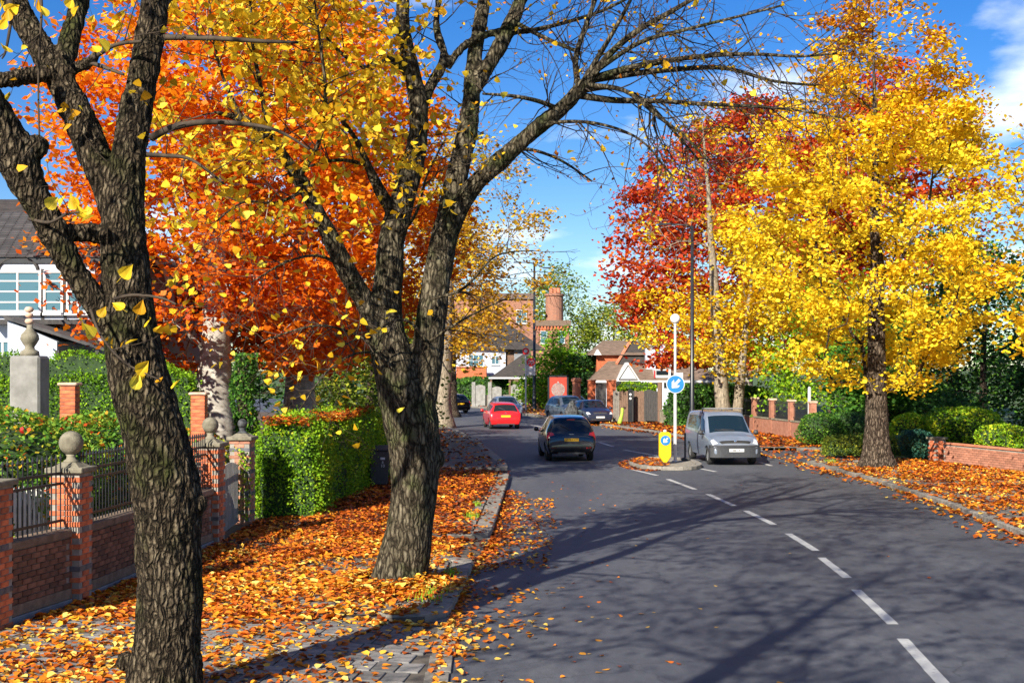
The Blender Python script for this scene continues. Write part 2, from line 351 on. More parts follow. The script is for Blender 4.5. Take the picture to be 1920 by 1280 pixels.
M['sign_yellow'] = surf('sign_yellow', (0.62, 0.40, 0.004), (0.68, 0.44, 0.006), rough=0.45)
M['sign_red'] = surf('sign_red', (0.60, 0.015, 0.02), (0.7, 0.02, 0.03), rough=0.45)
M['sign_white'] = surf('sign_white', (0.5, 0.5, 0.5), (0.58, 0.58, 0.58), rough=0.45)
M['banner_red'] = surf('banner_red', (0.34, 0.028, 0.012), (0.42, 0.04, 0.016), rough=0.6, scale=3)
M['post_green'] = surf('post_green', (0.20, 0.42, 0.03), (0.55, 0.60, 0.06), rough=0.6, scale=2)
M['concrete'] = surf('concrete', (0.16, 0.145, 0.115), (0.29, 0.26, 0.21), rough=0.9, scale=4, bump=0.3, bscale=40)
M['lump'] = surf('lump', (0.01, 0.011, 0.012), (0.11, 0.115, 0.12), rough=0.7, scale=9, rpos=(0.4, 0.7), bump=0.6, bscale=15)
M['globe'] = surf('globe', (0.80, 0.79, 0.76), (0.86, 0.85, 0.82), rough=0.25)
M['flower_white'] = surf('flower_white', (0.75, 0.75, 0.72), (0.85, 0.85, 0.83), rough=0.7)
M['terracotta'] = surf('terracotta', (0.5, 0.30, 0.20), (0.7, 0.5, 0.38), rough=0.8, scale=5)

def asphalt():
    m, N, L, out = new_mat('asphalt')
    p = N.new('ShaderNodeBsdfPrincipled'); L.new(p.outputs[0], out.inputs[0])
    tcn = N.new('ShaderNodeTexCoord')
    n1 = N.new('ShaderNodeTexNoise'); n1.inputs['Scale'].default_value = 0.45; n1.inputs['Detail'].default_value = 6; n1.inputs['Roughness'].default_value = 0.6
    n2 = N.new('ShaderNodeTexNoise'); n2.inputs['Scale'].default_value = 65; n2.inputs['Detail'].default_value = 3; n2.inputs['Roughness'].default_value = 0.8
    n3 = N.new('ShaderNodeTexVoronoi'); n3.inputs['Scale'].default_value = 22
    mp = N.new('ShaderNodeMapping'); mp.inputs['Scale'].default_value = (1.0, 0.22, 1)
    L.new(tcn.outputs['Object'], mp.inputs['Vector']); L.new(mp.outputs[0], n1.inputs['Vector'])
    L.new(tcn.outputs['Object'], n2.inputs['Vector']); L.new(tcn.outputs['Object'], n3.inputs['Vector'])
    r1 = ramp_node(N, [(0.3, (0.054, 0.059, 0.073)), (0.7, (0.090, 0.095, 0.110))]); L.new(n1.outputs['Fac'], r1.inputs[0])
    r2 = ramp_node(N, [(0.30, (0.45, 0.45, 0.45)), (0.55, (1, 1, 1)), (0.75, (1.9, 1.85, 1.75))]); L.new(n2.outputs['Fac'], r2.inputs[0])
    mx = N.new('ShaderNodeMix'); mx.data_type = 'RGBA'; mx.blend_type = 'MULTIPLY'; mx.inputs['Factor'].default_value = 0.8
    L.new(r1.outputs[0], mx.inputs['A']); L.new(r2.outputs[0], mx.inputs['B'])
    # pale chips of stone worn free
    r3 = ramp_node(N, [(0.0, (1, 1, 1)), (0.055, (0, 0, 0))]); L.new(n3.outputs['Distance'], r3.inputs[0])
    m3 = N.new('ShaderNodeMix'); m3.data_type = 'RGBA'; L.new(r3.outputs[0], m3.inputs['Factor']); L.new(mx.outputs['Result'], m3.inputs['A']); m3.inputs['B'].default_value = (0.22, 0.21, 0.2, 1)
    n5 = N.new('ShaderNodeTexNoise'); n5.inputs['Scale'].default_value = 5.5; n5.inputs['Detail'].default_value = 7; n5.inputs['Roughness'].default_value = 0.75; mp5 = N.new('ShaderNodeMapping'); mp5.inputs['Scale'].default_value = (1, 0.45, 1)
    L.new(tcn.outputs['Object'], mp5.inputs['Vector']); L.new(mp5.outputs[0], n5.inputs['Vector'])
    r5 = ramp_node(N, [(0.28, (0.66, 0.66, 0.68)), (0.5, (1, 1, 1)), (0.72, (1.38, 1.36, 1.32))]); L.new(n5.outputs['Fac'], r5.inputs[0])
    m5 = N.new('ShaderNodeMix'); m5.data_type = 'RGBA'; m5.blend_type = 'MULTIPLY'; m5.inputs['Factor'].default_value = 0.85; L.new(m3.outputs['Result'], m5.inputs['A']); L.new(r5.outputs[0], m5.inputs['B'])
    vc = N.new('ShaderNodeTexVoronoi'); vc.feature = 'DISTANCE_TO_EDGE'; vc.inputs['Scale'].default_value = 0.33
    nw = N.new('ShaderNodeTexNoise'); nw.inputs['Scale'].default_value = 1.4; nw.inputs['Detail'].default_value = 6; L.new(tcn.outputs['Object'], nw.inputs['Vector'])
    va = N.new('ShaderNodeVectorMath'); va.operation = 'MULTIPLY_ADD'; va.inputs[1].default_value = (0.9, 0.9, 0); L.new(nw.outputs['Color'], va.inputs[0]); L.new(tcn.outputs['Object'], va.inputs[2]); L.new(va.outputs[0], vc.inputs['Vector'])
    r6 = ramp_node(N, [(0.0, (0.45, 0.45, 0.45)), (0.0045, (1, 1, 1))]); L.new(vc.outputs['Distance'], r6.inputs[0])
    m6 = N.new('ShaderNodeMix'); m6.data_type = 'RGBA'; m6.blend_type = 'MULTIPLY'; m6.inputs['Factor'].default_value = 0.7; L.new(m5.outputs['Result'], m6.inputs['A']); L.new(r6.outputs[0], m6.inputs['B'])
    L.new(m6.outputs['Result'], p.inputs['Base Color'])
    rr = ramp_node(N, [(0.3, (0.62, 0.62, 0.62)), (0.7, (0.82, 0.82, 0.82))]); L.new(n1.outputs['Fac'], rr.inputs[0]); L.new(rr.outputs[0], p.inputs['Roughness'])
    b = N.new('ShaderNodeBump'); b.inputs['Strength'].default_value = 0.5; b.inputs['Distance'].default_value = 0.008
    L.new(n2.outputs['Fac'], b.inputs['Height']); L.new(b.outputs[0], p.inputs['Normal'])
    return m
M['asphalt'] = asphalt()
def brickwall_mat():
    m, N, L, out = new_mat('brick_house')
    p = N.new('ShaderNodeBsdfPrincipled'); p.inputs['Roughness'].default_value = 0.9; L.new(p.outputs[0], out.inputs[0])
    tcn = N.new('ShaderNodeTexCoord'); mp = N.new('ShaderNodeMapping'); mp.inputs['Rotation'].default_value = (math.radians(90), 0, 0)
    L.new(tcn.outputs['Object'], mp.inputs['Vector'])
    b = N.new('ShaderNodeTexBrick'); b.inputs['Scale'].default_value = 3.0; b.inputs['Color1'].default_value = (0.34, 0.12, 0.06, 1); b.inputs['Color2'].default_value = (0.22, 0.085, 0.05, 1); b.inputs['Mortar'].default_value = (0.3, 0.24, 0.19, 1)
    b.inputs['Mortar Size'].default_value = 0.02
    L.new(mp.outputs[0], b.inputs['Vector']); L.new(b.outputs['Color'], p.inputs['Base Color'])
    return m
M['brick_house'] = brickwall_mat()
# ------------------------------------------------------------------ ground, road, pavements
def interp_poly(pts, y):
    p = np.asarray(pts, dtype=float); return np.interp(y, p[:, 1], p[:, 0])
KL = [(-0.9, -20), (-0.86, 8), (-0.83, 17.3), (-0.62, 22.7), (-0.42, 25.5), (-0.2, 34.7), (-0.05, 41.7), (-0.25, 46.3), (-1.3, 57.7), (-2.4, 67), (-3.6, 74.3), (-5.2, 82), (-8, 91)]
KL_FAR = KL + [(-13, 101), (-22, 112), (-45, 128), (-90, 140)]
WL = [(-6.9, -20), (-6.6, 8), (-6.2, 16.5), (-6.0, 18.3), (-5.45, 24.4), (-5.4, 28), (-4.5, 28.6), (-4.0, 39.5), (-4.3, 46.3), (-5.3, 57.7), (-6.6, 67), (-8, 74.3), (-10, 82), (-13, 91)]
WL_FAR = WL + [(-18, 99), (-26, 107), (-46, 122), (-90, 133)]
KR = [(9.6, -20), (9.8, 10), (9.96, 26), (10.4, 32), (10.5, 39), (10.1, 47), (9.5, 52.5), (8.5, 62), (7.2, 69.5), (4.9, 78.6), (2.4, 88), (0.3, 98), (-2.2, 111), (-6, 121), (-13, 131), (-30, 146), (-90, 170)]
WR = [(17.5, -20), (17.3, 20), (16.9, 36), (15.8, 41), (14.5, 45.8), (13.6, 52), (13.25, 60), (12.15, 68.5), (10.2, 78), (7.8, 86), (6.5, 93), (5.0, 103), (2.0, 118), (-3.5, 128), (-11, 139), (-29, 154), (-90, 178)]

def sheet(name, poly, z, mat, kind='structure'):
    V = [(p[0], p[1], z) for p in poly]
    o = build(name, V, [tuple(range(len(V)))], mat)
    bm = bmesh.new(); bm.from_mesh(o.data); bmesh.ops.triangulate(bm, faces=bm.faces); bmesh.ops.recalc_face_normals(bm, faces=bm.faces)
    if bm.faces and sum(f.normal.z for f in bm.faces) < 0: bmesh.ops.reverse_faces(bm, faces=bm.faces)
    bm.to_mesh(o.data); bm.free(); o['kind'] = kind; return o
def strip(name, A, B, z0, z1, mat):
    """raised strip between two matched polylines, with sides"""
    n = len(A); V = [(p[0], p[1], z1) for p in A] + [(p[0], p[1], z1) for p in B] + [(p[0], p[1], z0) for p in A] + [(p[0], p[1], z0) for p in B]
    F = []
    for i in range(n - 1):
        F += [(i, i + 1, n + i + 1, n + i), (i, 2 * n + i, 2 * n + i + 1, i + 1), (n + i, n + i + 1, 3 * n + i + 1, 3 * n + i)]
    F += [(0, n, 3 * n, 2 * n), (n - 1, 3 * n - 1, 4 * n - 1, 2 * n - 1)]
    o = build(name, V, F, mat)
    bm = bmesh.new(); bm.from_mesh(o.data); bmesh.ops.recalc_face_normals(bm, faces=bm.faces); bm.to_mesh(o.data); bm.free()
    return structure(o)

sheet('ground', [(-1500, -300), (1500, -300), (1500, 3000), (-1500, 3000)], -0.06, M['grass_ground'])
road = sheet('road', [(-95, -25), (60, -25), (60, 180), (-95, 180)], 0.0, M['asphalt'])
# gardens behind the boundary walls
strip('garden_lawn', WL_FAR, [(-120, p[1]) for p in WL_FAR], -0.05, 0.11, M['earth'])
strip('garden_lawn', WR, [(200, p[1] + (60 if p[1] > 80 else 0)) for p in WR], -0.05, 0.11, M['grass_ground'])

# pavements: flush crossovers, raised kerbed plateaus
def between(poly_k, poly_w, ya, yb, k=10):
    ys = np.linspace(ya, yb, k)
    return [(interp_poly(poly_k, y), y) for y in ys], [(interp_poly(poly_w, y), y) for y in ys]
a, b = between(KL, WL, -18, 82, 60)
pavement_base = strip('pavement_crossover', a, b, -0.04, 0.022, M['sett'])
PLATEAUS = [(-16, 12.6), (17.2, 22.6), (25.6, 41.0), (43.0, 81.5)]
PZ = 0.10
def ramp_z(x, y): return 0.024 + 0.104 * np.clip((interp_poly(KL, y) - x - 0.35) / 2.1, 0, 1)
def plateau_z(x, y):
    z = ramp_z(x, y)
    for p in PLATEAUS: z = np.where((y > p[0]) & (y < p[1]), PZ + 0.03, z)
    return z
for (ya, yb) in ((12.5, 17.32), (22.5, 25.72), (40.9, 43.1)):       # dropped crossings ramp up from the kerb line
    V = []; F = []; cols_ = (0.0, 0.35, 1.1, 1.8, 2.45); ys = np.linspace(ya, yb, 6)
    for y in ys:
        k_, w_ = interp_poly(KL, y), interp_poly(WL, y)
        for q in cols_: V.append((k_ - q, y, ramp_z(k_ - q, y) + 0.002))
        V.append((w_, y, 0.128))
    n_ = len(cols_) + 1
    F = [(i * n_ + j, i * n_ + j + 1, (i + 1) * n_ + j + 1, (i + 1) * n_ + j) for i in range(5) for j in range(n_ - 1)]
    o = build('pavement_ramp', V, F, M['pave_bed']); bm = bmesh.new(); bm.from_mesh(o.data)
    bmesh.ops.recalc_face_normals(bm, faces=bm.faces)
    if sum(f.normal.z for f in bm.faces) < 0: bmesh.ops.reverse_faces(bm, faces=bm.faces)
    bm.to_mesh(o.data); bm.free(); structure(o)
def kerb_stones(parent, pts, inside, width=0.33, length=0.92, z=0.135):
    """kerbstones laid along a polyline; inside = +1 when the pavement lies on the left of the walking direction"""
    pts = np.asarray(pts, dtype=float)
    seg = np.linalg.norm(np.diff(pts, axis=0), axis=1); s = np.concatenate([[0], np.cumsum(seg)])
    n = max(1, int(round(s[-1] / length)))
    for i in range(n):
        s0, s1 = s[-1] * i / n + 0.006, s[-1] * (i + 1) / n - 0.006
        P = [np.array([np.interp(q, s, pts[:, 0]), np.interp(q, s, pts[:, 1])]) for q in (s0, (s0 + s1) / 2, s1)]
        d = P[2] - P[0]; d /= np.linalg.norm(d); nrm = np.array([-d[1], d[0]]) * inside
        j = random.uniform(-0.006, 0.006)
        poly = [P[0], P[1], P[2], P[2] + nrm * width, P[1] + nrm * width, P[0] + nrm * width]
        c = sum(poly) / 6
        mb = MB((c[0], c[1], 0)); mb.slab(poly, 0.002, z + j + random.uniform(-0.004, 0.004))
        o = mb.make('kerbstone', M['kerb'], parent, bevel=0.014); o.location = (c[0], c[1], 0)
slab_mesh_cache = {}
def slab_mesh(w, l, mat):
    key = (round(w, 2), round(l, 2), mat.name)
    if key not in slab_mesh_cache:
        mb = MB(); mb.box(-w / 2, w / 2, -l / 2, l / 2, -0.03, 0.03); o = mb.make('paving_slab', mat, bevel=0.005)
        slab_mesh_cache[key] = o.data; bpy.data.objects.remove(o)
    return slab_mesh_cache[key]
for (ya, yb) in PLATEAUS:
    ys = np.linspace(ya, yb, max(6, int((yb - ya) / 1.0)))
    A = [(interp_poly(KL, y) - 0.3, y) for y in ys]; B = [(interp_poly(WL, y), y) for y in ys]
    pv = strip('pavement', A, B, 0.0, PZ if yb < 44 and ya > 0 else PZ + 0.03, M['pave_bed'] if yb < 44 else M['slab'])
    if ya < 0: continue
    r = 0.55
    x0, x1 = interp_poly(KL, ya), interp_poly(KL, yb)
    path = [(x0 - r - 0.25, ya), (x0 - r, ya)] + [(x0 - r + r * math.sin(t), ya + r - r * math.cos(t)) for t in np.linspace(0.2, 1.45, 5)]
    path += [(interp_poly(KL, y), y) for y in np.linspace(ya + r + 0.1, yb - r - 0.1, max(3, int((yb - ya) / 1.5)))]
    path += [(x1 - r + r * math.cos(t), yb - r + r * math.sin(t)) for t in np.linspace(0.15, 1.4, 5)] + [(x1 - r, yb), (x1 - r - 0.25, yb)]
    kerb_stones(pv, path, 1)
    if yb < 44:
        y = ya + 0.36; row = 0
        while y + 0.4 < yb:
            xk, xw = interp_poly(KL, y) - 0.36, interp_poly(WL, y) + 0.02
            x = xk - (0.3 if row % 2 else 0.0)
            if row % 2: 
                link('paving_slab', slab_mesh(0.285, 0.735, M['slab']), pv, loc=(xk - 0.15, y + 0.37, PZ + random.uniform(-0.004, 0.004)))
            while x - 0.6 > xw:
                link('paving_slab', slab_mesh(0.585, 0.735, M['slab']), pv, loc=(x - 0.3, y + 0.37, PZ + random.uniform(-0.005, 0.004)), rot=(random.uniform(-.008, .008), random.uniform(-.008, .008), random.uniform(-.006, .006)))
                x -= 0.6
            y += 0.75; row += 1
# setts of the near crossover
y = 13.0; row = 0
while y < 17.0:
    x = -0.98 + (0.0 if row % 2 else -0.13) ; 
    while x > -5.9:
        link('sett', slab_mesh(0.25, 0.44, M['sett']), pavement_base, loc=(x - 0.13, y + 0.23, float(ramp_z(x - 0.13, y + 0.23)) - 0.012 + random.uniform(-0.006, 0.006)), rot=(random.uniform(-.02, .02), 0.049 * (-2.2 < x + 0.9 < -0.3) + random.uniform(-.02, .02), random.uniform(-.012, .012) - 0.12))
        x -= 0.265
    y += 0.455; row += 1
# flat edging stones at the foot of the crossover
for i in range(5):
    link('edging_stone', slab_mesh(0.26, 0.8, M['kerb']), pavement_base, loc=(-0.80, 13.2 + i * 0.83, 0.0), rot=(0, 0, 0.02))

# right pavement
RPL = [(-15, 46.6), (54.0, 78.0), (84.0, 118.0)]
a, b = between(KR[:13], WR[:13], -18, 118, 60)
pavement_right_base = strip('pavement_crossover', a, b, -0.04, 0.022, M['asphalt'])
def rz_right(y):
    z = np.full(np.shape(y), 0.03)
    for p in RPL: z = np.where((y > p[0]) & (y < p[1]), PZ + 0.03, z)
    return z
for (ya, yb) in RPL:
    ys = np.linspace(ya, yb, max(6, int((yb - ya) / 1.5)))
    A = [(interp_poly(KR, y) + 0.3, y) for y in ys]; B = [(interp_poly(WR, y), y) for y in ys]
    near = ya < 0
    pv = strip('pavement', A, B, 0.0, PZ if near else PZ + 0.03, M['pave_bed'] if near else M['slab'])
    r = 0.8
    ka = max(ya, 14)
    path = ([(interp_poly(KR, ya) + 2.2, ya), (interp_poly(KR, ya) + r, ya)] + [(interp_poly(KR, ya) + r - r * math.sin(t), ya + r - r * math.cos(t)) for t in np.linspace(0.2, 1.45, 4)] if not near else [])
    path += [(interp_poly(KR, y), y) for y in np.linspace(ka + r + .1, yb - r - .1, max(3, int((yb - ka) / 1.5)))]
    xe = interp_poly(KR, yb)
    path += [(xe + r - r * math.cos(t), yb - r + r * math.sin(t)) for t in np.linspace(0.15, 1.4, 4)] + [(xe + r, yb), (xe + 2.5, yb)]
    kerb_stones(pv, path, -1)
    if near:
        y = 25.0; row = 0
        while y + 0.8 < yb:
            xk = interp_poly(KR, y) + 0.4
            for k in range(7):
                link('paving_slab', slab_mesh(0.585, 0.735, M['slab']), pv, loc=(xk + 0.3 + k * 0.6 + (0.3 if row % 2 else 0), y + 0.37, PZ + random.uniform(-0.005, 0.004)))
            y += 0.75; row += 1

# lane markings, painted on the road
MARKS = [((1692, 1197), (1790, 1305)), ((1605, 1105), (1675, 1170)), ((1540, 1045), (1589, 1083)), ((1478, 1000), (1530, 1032)), ((1398, 957), (1451, 983)),
         ((1327, 926), (1377, 948)), ((1252, 898), (1303, 917)), ((1182, 879), (1232, 891)), ((1170, 843), (1236, 855)), ((1124, 829), (1150, 837)), ((995, 796), (1027, 803)),
         ((848, 768), (868, 772)), ((1312, 878), (1342, 884)), ((1424, 866), (1446, 873))]
for i, (p, q) in enumerate(MARKS):
    A, B = G(*p)[:2], G(*q)[:2]; d = B - A; L_ = np.linalg.norm(d); d /= L_; nr = np.array([-d[1], d[0]]) * 0.075
    k = 10; V = []
    for j in range(k + 1):
        c = A + d * L_ * j / k
        V += [(*(c + nr * random.uniform(0.9, 1.05)), 0.004), (*(c - nr * random.uniform(0.9, 1.05)), 0.004)]
    F = [(2 * j, 2 * j + 1, 2 * j + 3, 2 * j + 2) for j in range(k)]
    o = build('lane_marking', V, F, M['line_paint'], road)
    bm = bmesh.new(); bm.from_mesh(o.data); bmesh.ops.recalc_face_normals(bm, faces=bm.faces)
    if sum(f.normal.z for f in bm.faces) < 0: bmesh.ops.reverse_faces(bm, faces=bm.faces)
    bm.to_mesh(o.data); bm.free()

# ------------------------------------------------------------------ brick walls, pillars, railings
def box_mesh(name, l, w, h, mat, bev=0.004):
    mb = MB(); mb.box(-l / 2, l / 2, -w / 2, w / 2, -h / 2, h / 2); o = mb.make(name, mat, bevel=bev); me = o.data; bpy.data.objects.remove(o); return me
BR = {k: box_mesh('brick', 0.205, 0.10, 0.066, M[k]) for k in ('brick_red', 'brick_blue', 'brick_brown', 'brick_pink')}
def ball_prof(r, zc, n=12): return [(max(0.004, r * math.sin(t)), zc - r * math.cos(t)) for t in np.linspace(0.25, math.pi, n)]
def brick_pillar(x, y, h, rz, label, ball=True, z0=0.10, bands=(6, 13), ball_r=0.165, mat='brick_red', cap='stone', ball_mat='stone', w=0.43):
    t = thing('brick_gate_pillar', label, 'pillar', (x, y, z0), rz, 'brick pillars of the garden wall')
    hb = h - z0 - 0.08
    MB().box(-w / 2 + 0.012, w / 2 - 0.012, -w / 2 + 0.012, w / 2 - 0.012, 0, hb).make('mortar_core', M['mortar'], t)
    n = int(hb / 0.0755)
    for c in range(n):
        z = 0.038 + c * 0.0755 + 0.001
        me = BR['brick_blue'] if c in bands or c in [b + 1 for b in bands[:0]] else BR[mat]
        fl = c % 2
        for s in range(4):
            a = s * math.pi / 2
            for k in range(int(round((w - 0.105) / 0.2155 + 0.4))):
                off = (-w / 2 + 0.1025 + k * 0.2155) if not fl else (-w / 2 + 0.1025 + 0.1085 + k * 0.2155)
                if abs(off) + 0.1 > w / 2 + 0.01: continue
                lx, ly = off, -w / 2 + 0.05
                px, py = lx * math.cos(a) - ly * math.sin(a), lx * math.sin(a) + ly * math.cos(a)
                link('brick', me, t, loc=(px, py, z), rot=(0, random.uniform(-.006, .006), a + random.uniform(-.006, .006)))
    cp = MB(); cp.box(-w / 2 - 0.05, w / 2 + 0.05, -w / 2 - 0.05, w / 2 + 0.05, hb, hb + 0.075).make('cap_stone', M[cap], t, bevel=0.012)
    if ball:
        st = MB(); b = w / 2 - 0.02
        st.add([(-b, -b, hb + .075), (b, -b, hb + .075), (b, b, hb + .075), (-b, b, hb + .075), (-.1, -.1, hb + .14), (.1, -.1, hb + .14), (.1, .1, hb + .14), (-.1, .1, hb + .14)], [(4, 5, 6, 7), (0, 1, 5, 4), (1, 2, 6, 5), (2, 3, 7, 6), (3, 0, 4, 7)])
        st.make('pyramid_cap', M[cap], t)
        f = MB(); f.lathe([(0.105, hb + .135), (0.10, hb + .16), (0.066, hb + .18), (0.06, hb + .22), (0.075, hb + .245)] + ball_prof(ball_r, hb + .235 + ball_r), 24)
        f.make('ball_finial', M[ball_mat], t, smooth=True)
    return t
wall_rz = math.atan2(24.4 - 18.3, 0.55)
RZP = wall_rz - math.pi / 2
brick_pillar(-6.42, 16.35, 1.95, RZP, 'red brick pillar at the near end of the garden wall, cut by the picture edge', ball=False)
brick_pillar(-6.05, 18.3, 1.97, RZP, 'red brick pillar with big stone ball, between the two railing panels')
brick_pillar(-5.52, 24.4, 1.97, RZP, 'brick pillar with stone ball just behind the nearest tree trunk', ball_r=0.15)
brick_pillar(-5.58, 27.6, 1.92, RZP, 'brick pillar with creeper and small dark ball beside the clipped hedge', bands=(3, 8, 14, 20), ball_r=0.1, ball_mat='lump', mat='brick_pink')

def railing_wall(A, B, label, glabel):
    A, B = np.array(A, float), np.array(B, float); d = B - A; L_ = np.linalg.norm(d); rz = math.atan2(d[1], d[0])
    t = thing('garden_wall', label, 'wall', (A[0], A[1], 0.08), rz, 'low walls between the brick pillars')
    MB().box(0, L_, -0.10, 0.10, 0, 0.95).make('mortar_core', M['mortar'], t)
    MB().box(0, L_, -0.15, 0.15, 0, 0.12).make('plinth', M['plinth'], t, bevel=0.01)
    n = max(1, int(L_ / 0.9))
    for i in range(n):
        MB().box(L_ * i / n + 0.004, L_ * (i + 1) / n - 0.004, -0.14, 0.14, 0.125, 0.262).make('footing_stone', M['stone_coping'], t, bevel=0.008)
        MB().box(L_ * i / n + 0.003, L_ * (i + 1) / n - 0.003, -0.15, 0.15, 0.955, 1.06).make('coping_stone', M['stone_coping'], t, bevel=0.012)
    for c in range(9):
        z = 0.30 + c * 0.0755; x = 0.105 + (0.10 if c % 2 else 0)
        while x + 0.1 < L_:
            link('brick', BR['brick_brown'], t, loc=(x, -0.075 + random.uniform(-.004, .004), z), rot=(0, 0, random.uniform(-.01, .01)))
            x += 0.2155
    # iron railing on the coping
    g = thing('iron_railing', glabel, 'railing', (A[0], A[1], 0.08 + 1.06), rz, 'iron railings on the garden wall')
    for z in (0.10, 0.60, 0.74):
        MB().box(0.0, L_, -0.012, 0.012, z, z + 0.035).make('rail', M['iron'], g)
    nb = int(L_ / 0.115)
    bar = MB(); bar.tube([(0, 0, 0.0), (0, 0, 0.93)], 0.0095, 6); bar.lathe([(0.01, 0.93), (0.02, 0.955), (0.003, 1.02)], 6)
    bo = bar.make('bar', M['iron'], g); bo.location = (0.06, 0, 0)
    for i in range(1, nb): link('bar', bo.data, g, loc=(0.06 + i * L_ / nb, 0, 0))
railing_wall((-6.38, 16.6), (-6.09, 18.07), 'dark brick wall at the near end, between the cut-off pillar and the ball pillar', 'black iron railing at the picture edge, before the ball pillar')
railing_wall((-6.03, 18.53), (-5.55, 24.17), 'long dark brick wall running behind the nearest tree trunk', 'long black iron railing running behind the nearest tree trunk')
# white garden gate between the far pillars
gt = thing('garden_gate', 'white painted wooden gate between two brick pillars', 'gate', (-5.46, 24.72, 0.1), math.atan2(2.63, -0.16))
for i in range(16): MB().box(i * 0.165, i * 0.165 + 0.12, -0.012, 0.012, 0.08, 1.25 + 0.12 * math.sin(i / 15 * math.pi)).make('board', M['stone_white'], gt, bevel=0.004)
for z in (0.3, 1.0): MB().box(0, 2.6, 0.013, 0.05, z, z + 0.1).make('cross_rail', M['white_paint'], gt)

# right-hand low brick wall near, with a coping
def plain_brick_wall(A, B, h, label, mat='brick_pink', cop='ridge', rows=None):
    A, B = np.array(A, float), np.array(B, float); d = B - A; L_ = np.linalg.norm(d); rz = math.atan2(d[1], d[0])
    t = thing('brick_wall', label, 'wall', (A[0], A[1], 0.1), rz)
    MB().box(0, L_, -0.09, 0.09, 0, h).make('mortar_core', M['mortar'], t)
    for c in range(int(h / 0.0755)):
        x = 0.11 + (0.10 if c % 2 else 0)
        while x + 0.1 < L_:
            for s in (-1,):
                link('brick', BR[mat], t, loc=(x, s * 0.055, 0.04 + c * 0.0755), rot=(0, 0, random.uniform(-.01, .01)))
            x += 0.2155
    n = int(L_ / 0.6)
    for i in range(n): MB().box(L_ * i / n + .003, L_ * (i + 1) / n - .003, -0.13, 0.14, h, h + 0.06).make('coping_stone', M[cop], t, bevel=0.008)
    return t
plain_brick_wall((14.75, 45.3), (16.9, 37.5), 0.66, 'low pinkish brick wall with red coping under the clipped shrubs at the edge')
brick_pillar(14.6, 45.8, 0.98, 0.3, 'short red brick pillar ending the low wall, beside the blue-green bush', ball=False, bands=())

# far right wall with pillars and railings
def far_wall(A, B, h, hp, label, n):
    A, B = np.array(A, float), np.array(B, float); d = B - A; L_ = np.linalg.norm(d); rz = math.atan2(d[1], d[0])
    t = thing('brick_wall', label, 'wall', (A[0], A[1], 0.1), rz)
    MB().box(0, L_, -0.1, 0.1, 0, h).make('wall_face', M['brick_pink'], t)
    MB().box(0, L_, -0.13, 0.13, h, h + 0.07).make('coping_stone', M['stone'], t)
    for i in range(n + 1):
        x = L_ * i / n
        p = MB(); p.box(x - 0.15, x + 0.15, -0.13, 0.13, 0, hp).make('pillar', M['brick_pink'], t)
        MB().box(x - 0.19, x + 0.19, -0.17, 0.17, hp, hp + 0.09).make('cap_stone', M['terracotta'], t, bevel=0.01)
        if i < n:
            x2 = L_ * (i + 1) / n
            for z in (h + 0.18, hp - 0.12): MB().box(x + 0.22, x2 - 0.22, -0.015, 0.015, z, z + 0.04).make('rail', M['iron'], t)
            q = x + 0.32
            while q < x2 - 0.25:
                MB().box(q - 0.012, q + 0.012, -0.012, 0.012, h + 0.07, hp + 0.02).make('bar', M['iron'], t); q += 0.14
far_wall((13.3, 59.0), (11.9, 70.0), 0.78, 1.7, 'brick wall with pillars and black railings behind the silver van', 4)
# ------------------------------------------------------------------ foliage and trees
def unit(v): return v / (np.linalg.norm(v, axis=-1, keepdims=True) + 1e-9)
def leaf_mesh(C, size, tint, shape='quad', up=0.6, flat=False, curl=0.25, R=None):
    """C centres (n,3) -> verts, faces, tints of n separate leaves"""
    R = R or rng; n = len(C)
    N_ = R.normal(size=(n, 3)); N_ = unit(N_)
    if flat:
        N_ = unit(np.array([0, 0, 1.0]) + 0.28 * N_)
    else:
        N_[:, 2] = np.abs(N_[:, 2]) + up; N_ = unit(N_)
    A = unit(np.cross(N_, R.normal(size=(n, 3)))); B = np.cross(N_, A)
    s = np.broadcast_to(size, (n,))[:, None] * R.uniform(0.6, 1.35, (n, 1))
    wd = R.uniform(0.34, 0.46, (n, 1)); cu = (R.uniform(-0.3, 1.0, (n, 1)) * curl)
    if shape == 'quad':
        P = [C - A * s * 0.5, C + B * s * wd + N_ * s * cu * 0.5 + A * s * R.uniform(-.1, .1, (n, 1)), C + A * s * 0.5 + N_ * s * cu * 0.3, C - B * s * wd + N_ * s * cu * 0.5]
        V = np.stack(P, 1).reshape(-1, 3); i = np.arange(n)[:, None] * 4
        F = np.concatenate([i + np.array([[0, 1, 2]]), i + np.array([[0, 2, 3]])]); k = 4
    else:
        w1 = wd * (1.15 if shape == 'heart' else 0.95); w2 = wd * (0.78 if shape == 'heart' else 0.85)
        b1 = -0.28 if shape == 'heart' else -0.18
        P = [C - A * s * 0.42, C + A * s * b1 + B * s * w1 + N_ * s * cu * .45, C + A * s * 0.18 + B * s * w2 + N_ * s * cu * .5,
             C + A * s * 0.56 + N_ * s * cu * 0.25, C + A * s * 0.18 - B * s * w2 + N_ * s * cu * .55, C + A * s * b1 - B * s * w1 + N_ * s * cu * .4]
        V = np.stack(P, 1).reshape(-1, 3); i = np.arange(n)[:, None] * 6
        F = np.concatenate([i + np.array([[0, 1, 2, 3]]), i + np.array([[0, 3, 4, 5]])]); k = 6
    return V, F, np.repeat(np.clip(tint, 0, 1), k)

def foliage(name, C, size, tint, mat, parent, org=(0, 0, 0), shape='quad', up=0.6, kind='stuff', flat=False, curl=0.25):
    V, F, T = leaf_mesh(np.asarray(C), size, np.asarray(tint), shape, up, flat, curl)
    return build(name, V - np.asarray(org), F, mat, parent, tint=T, kind=kind)

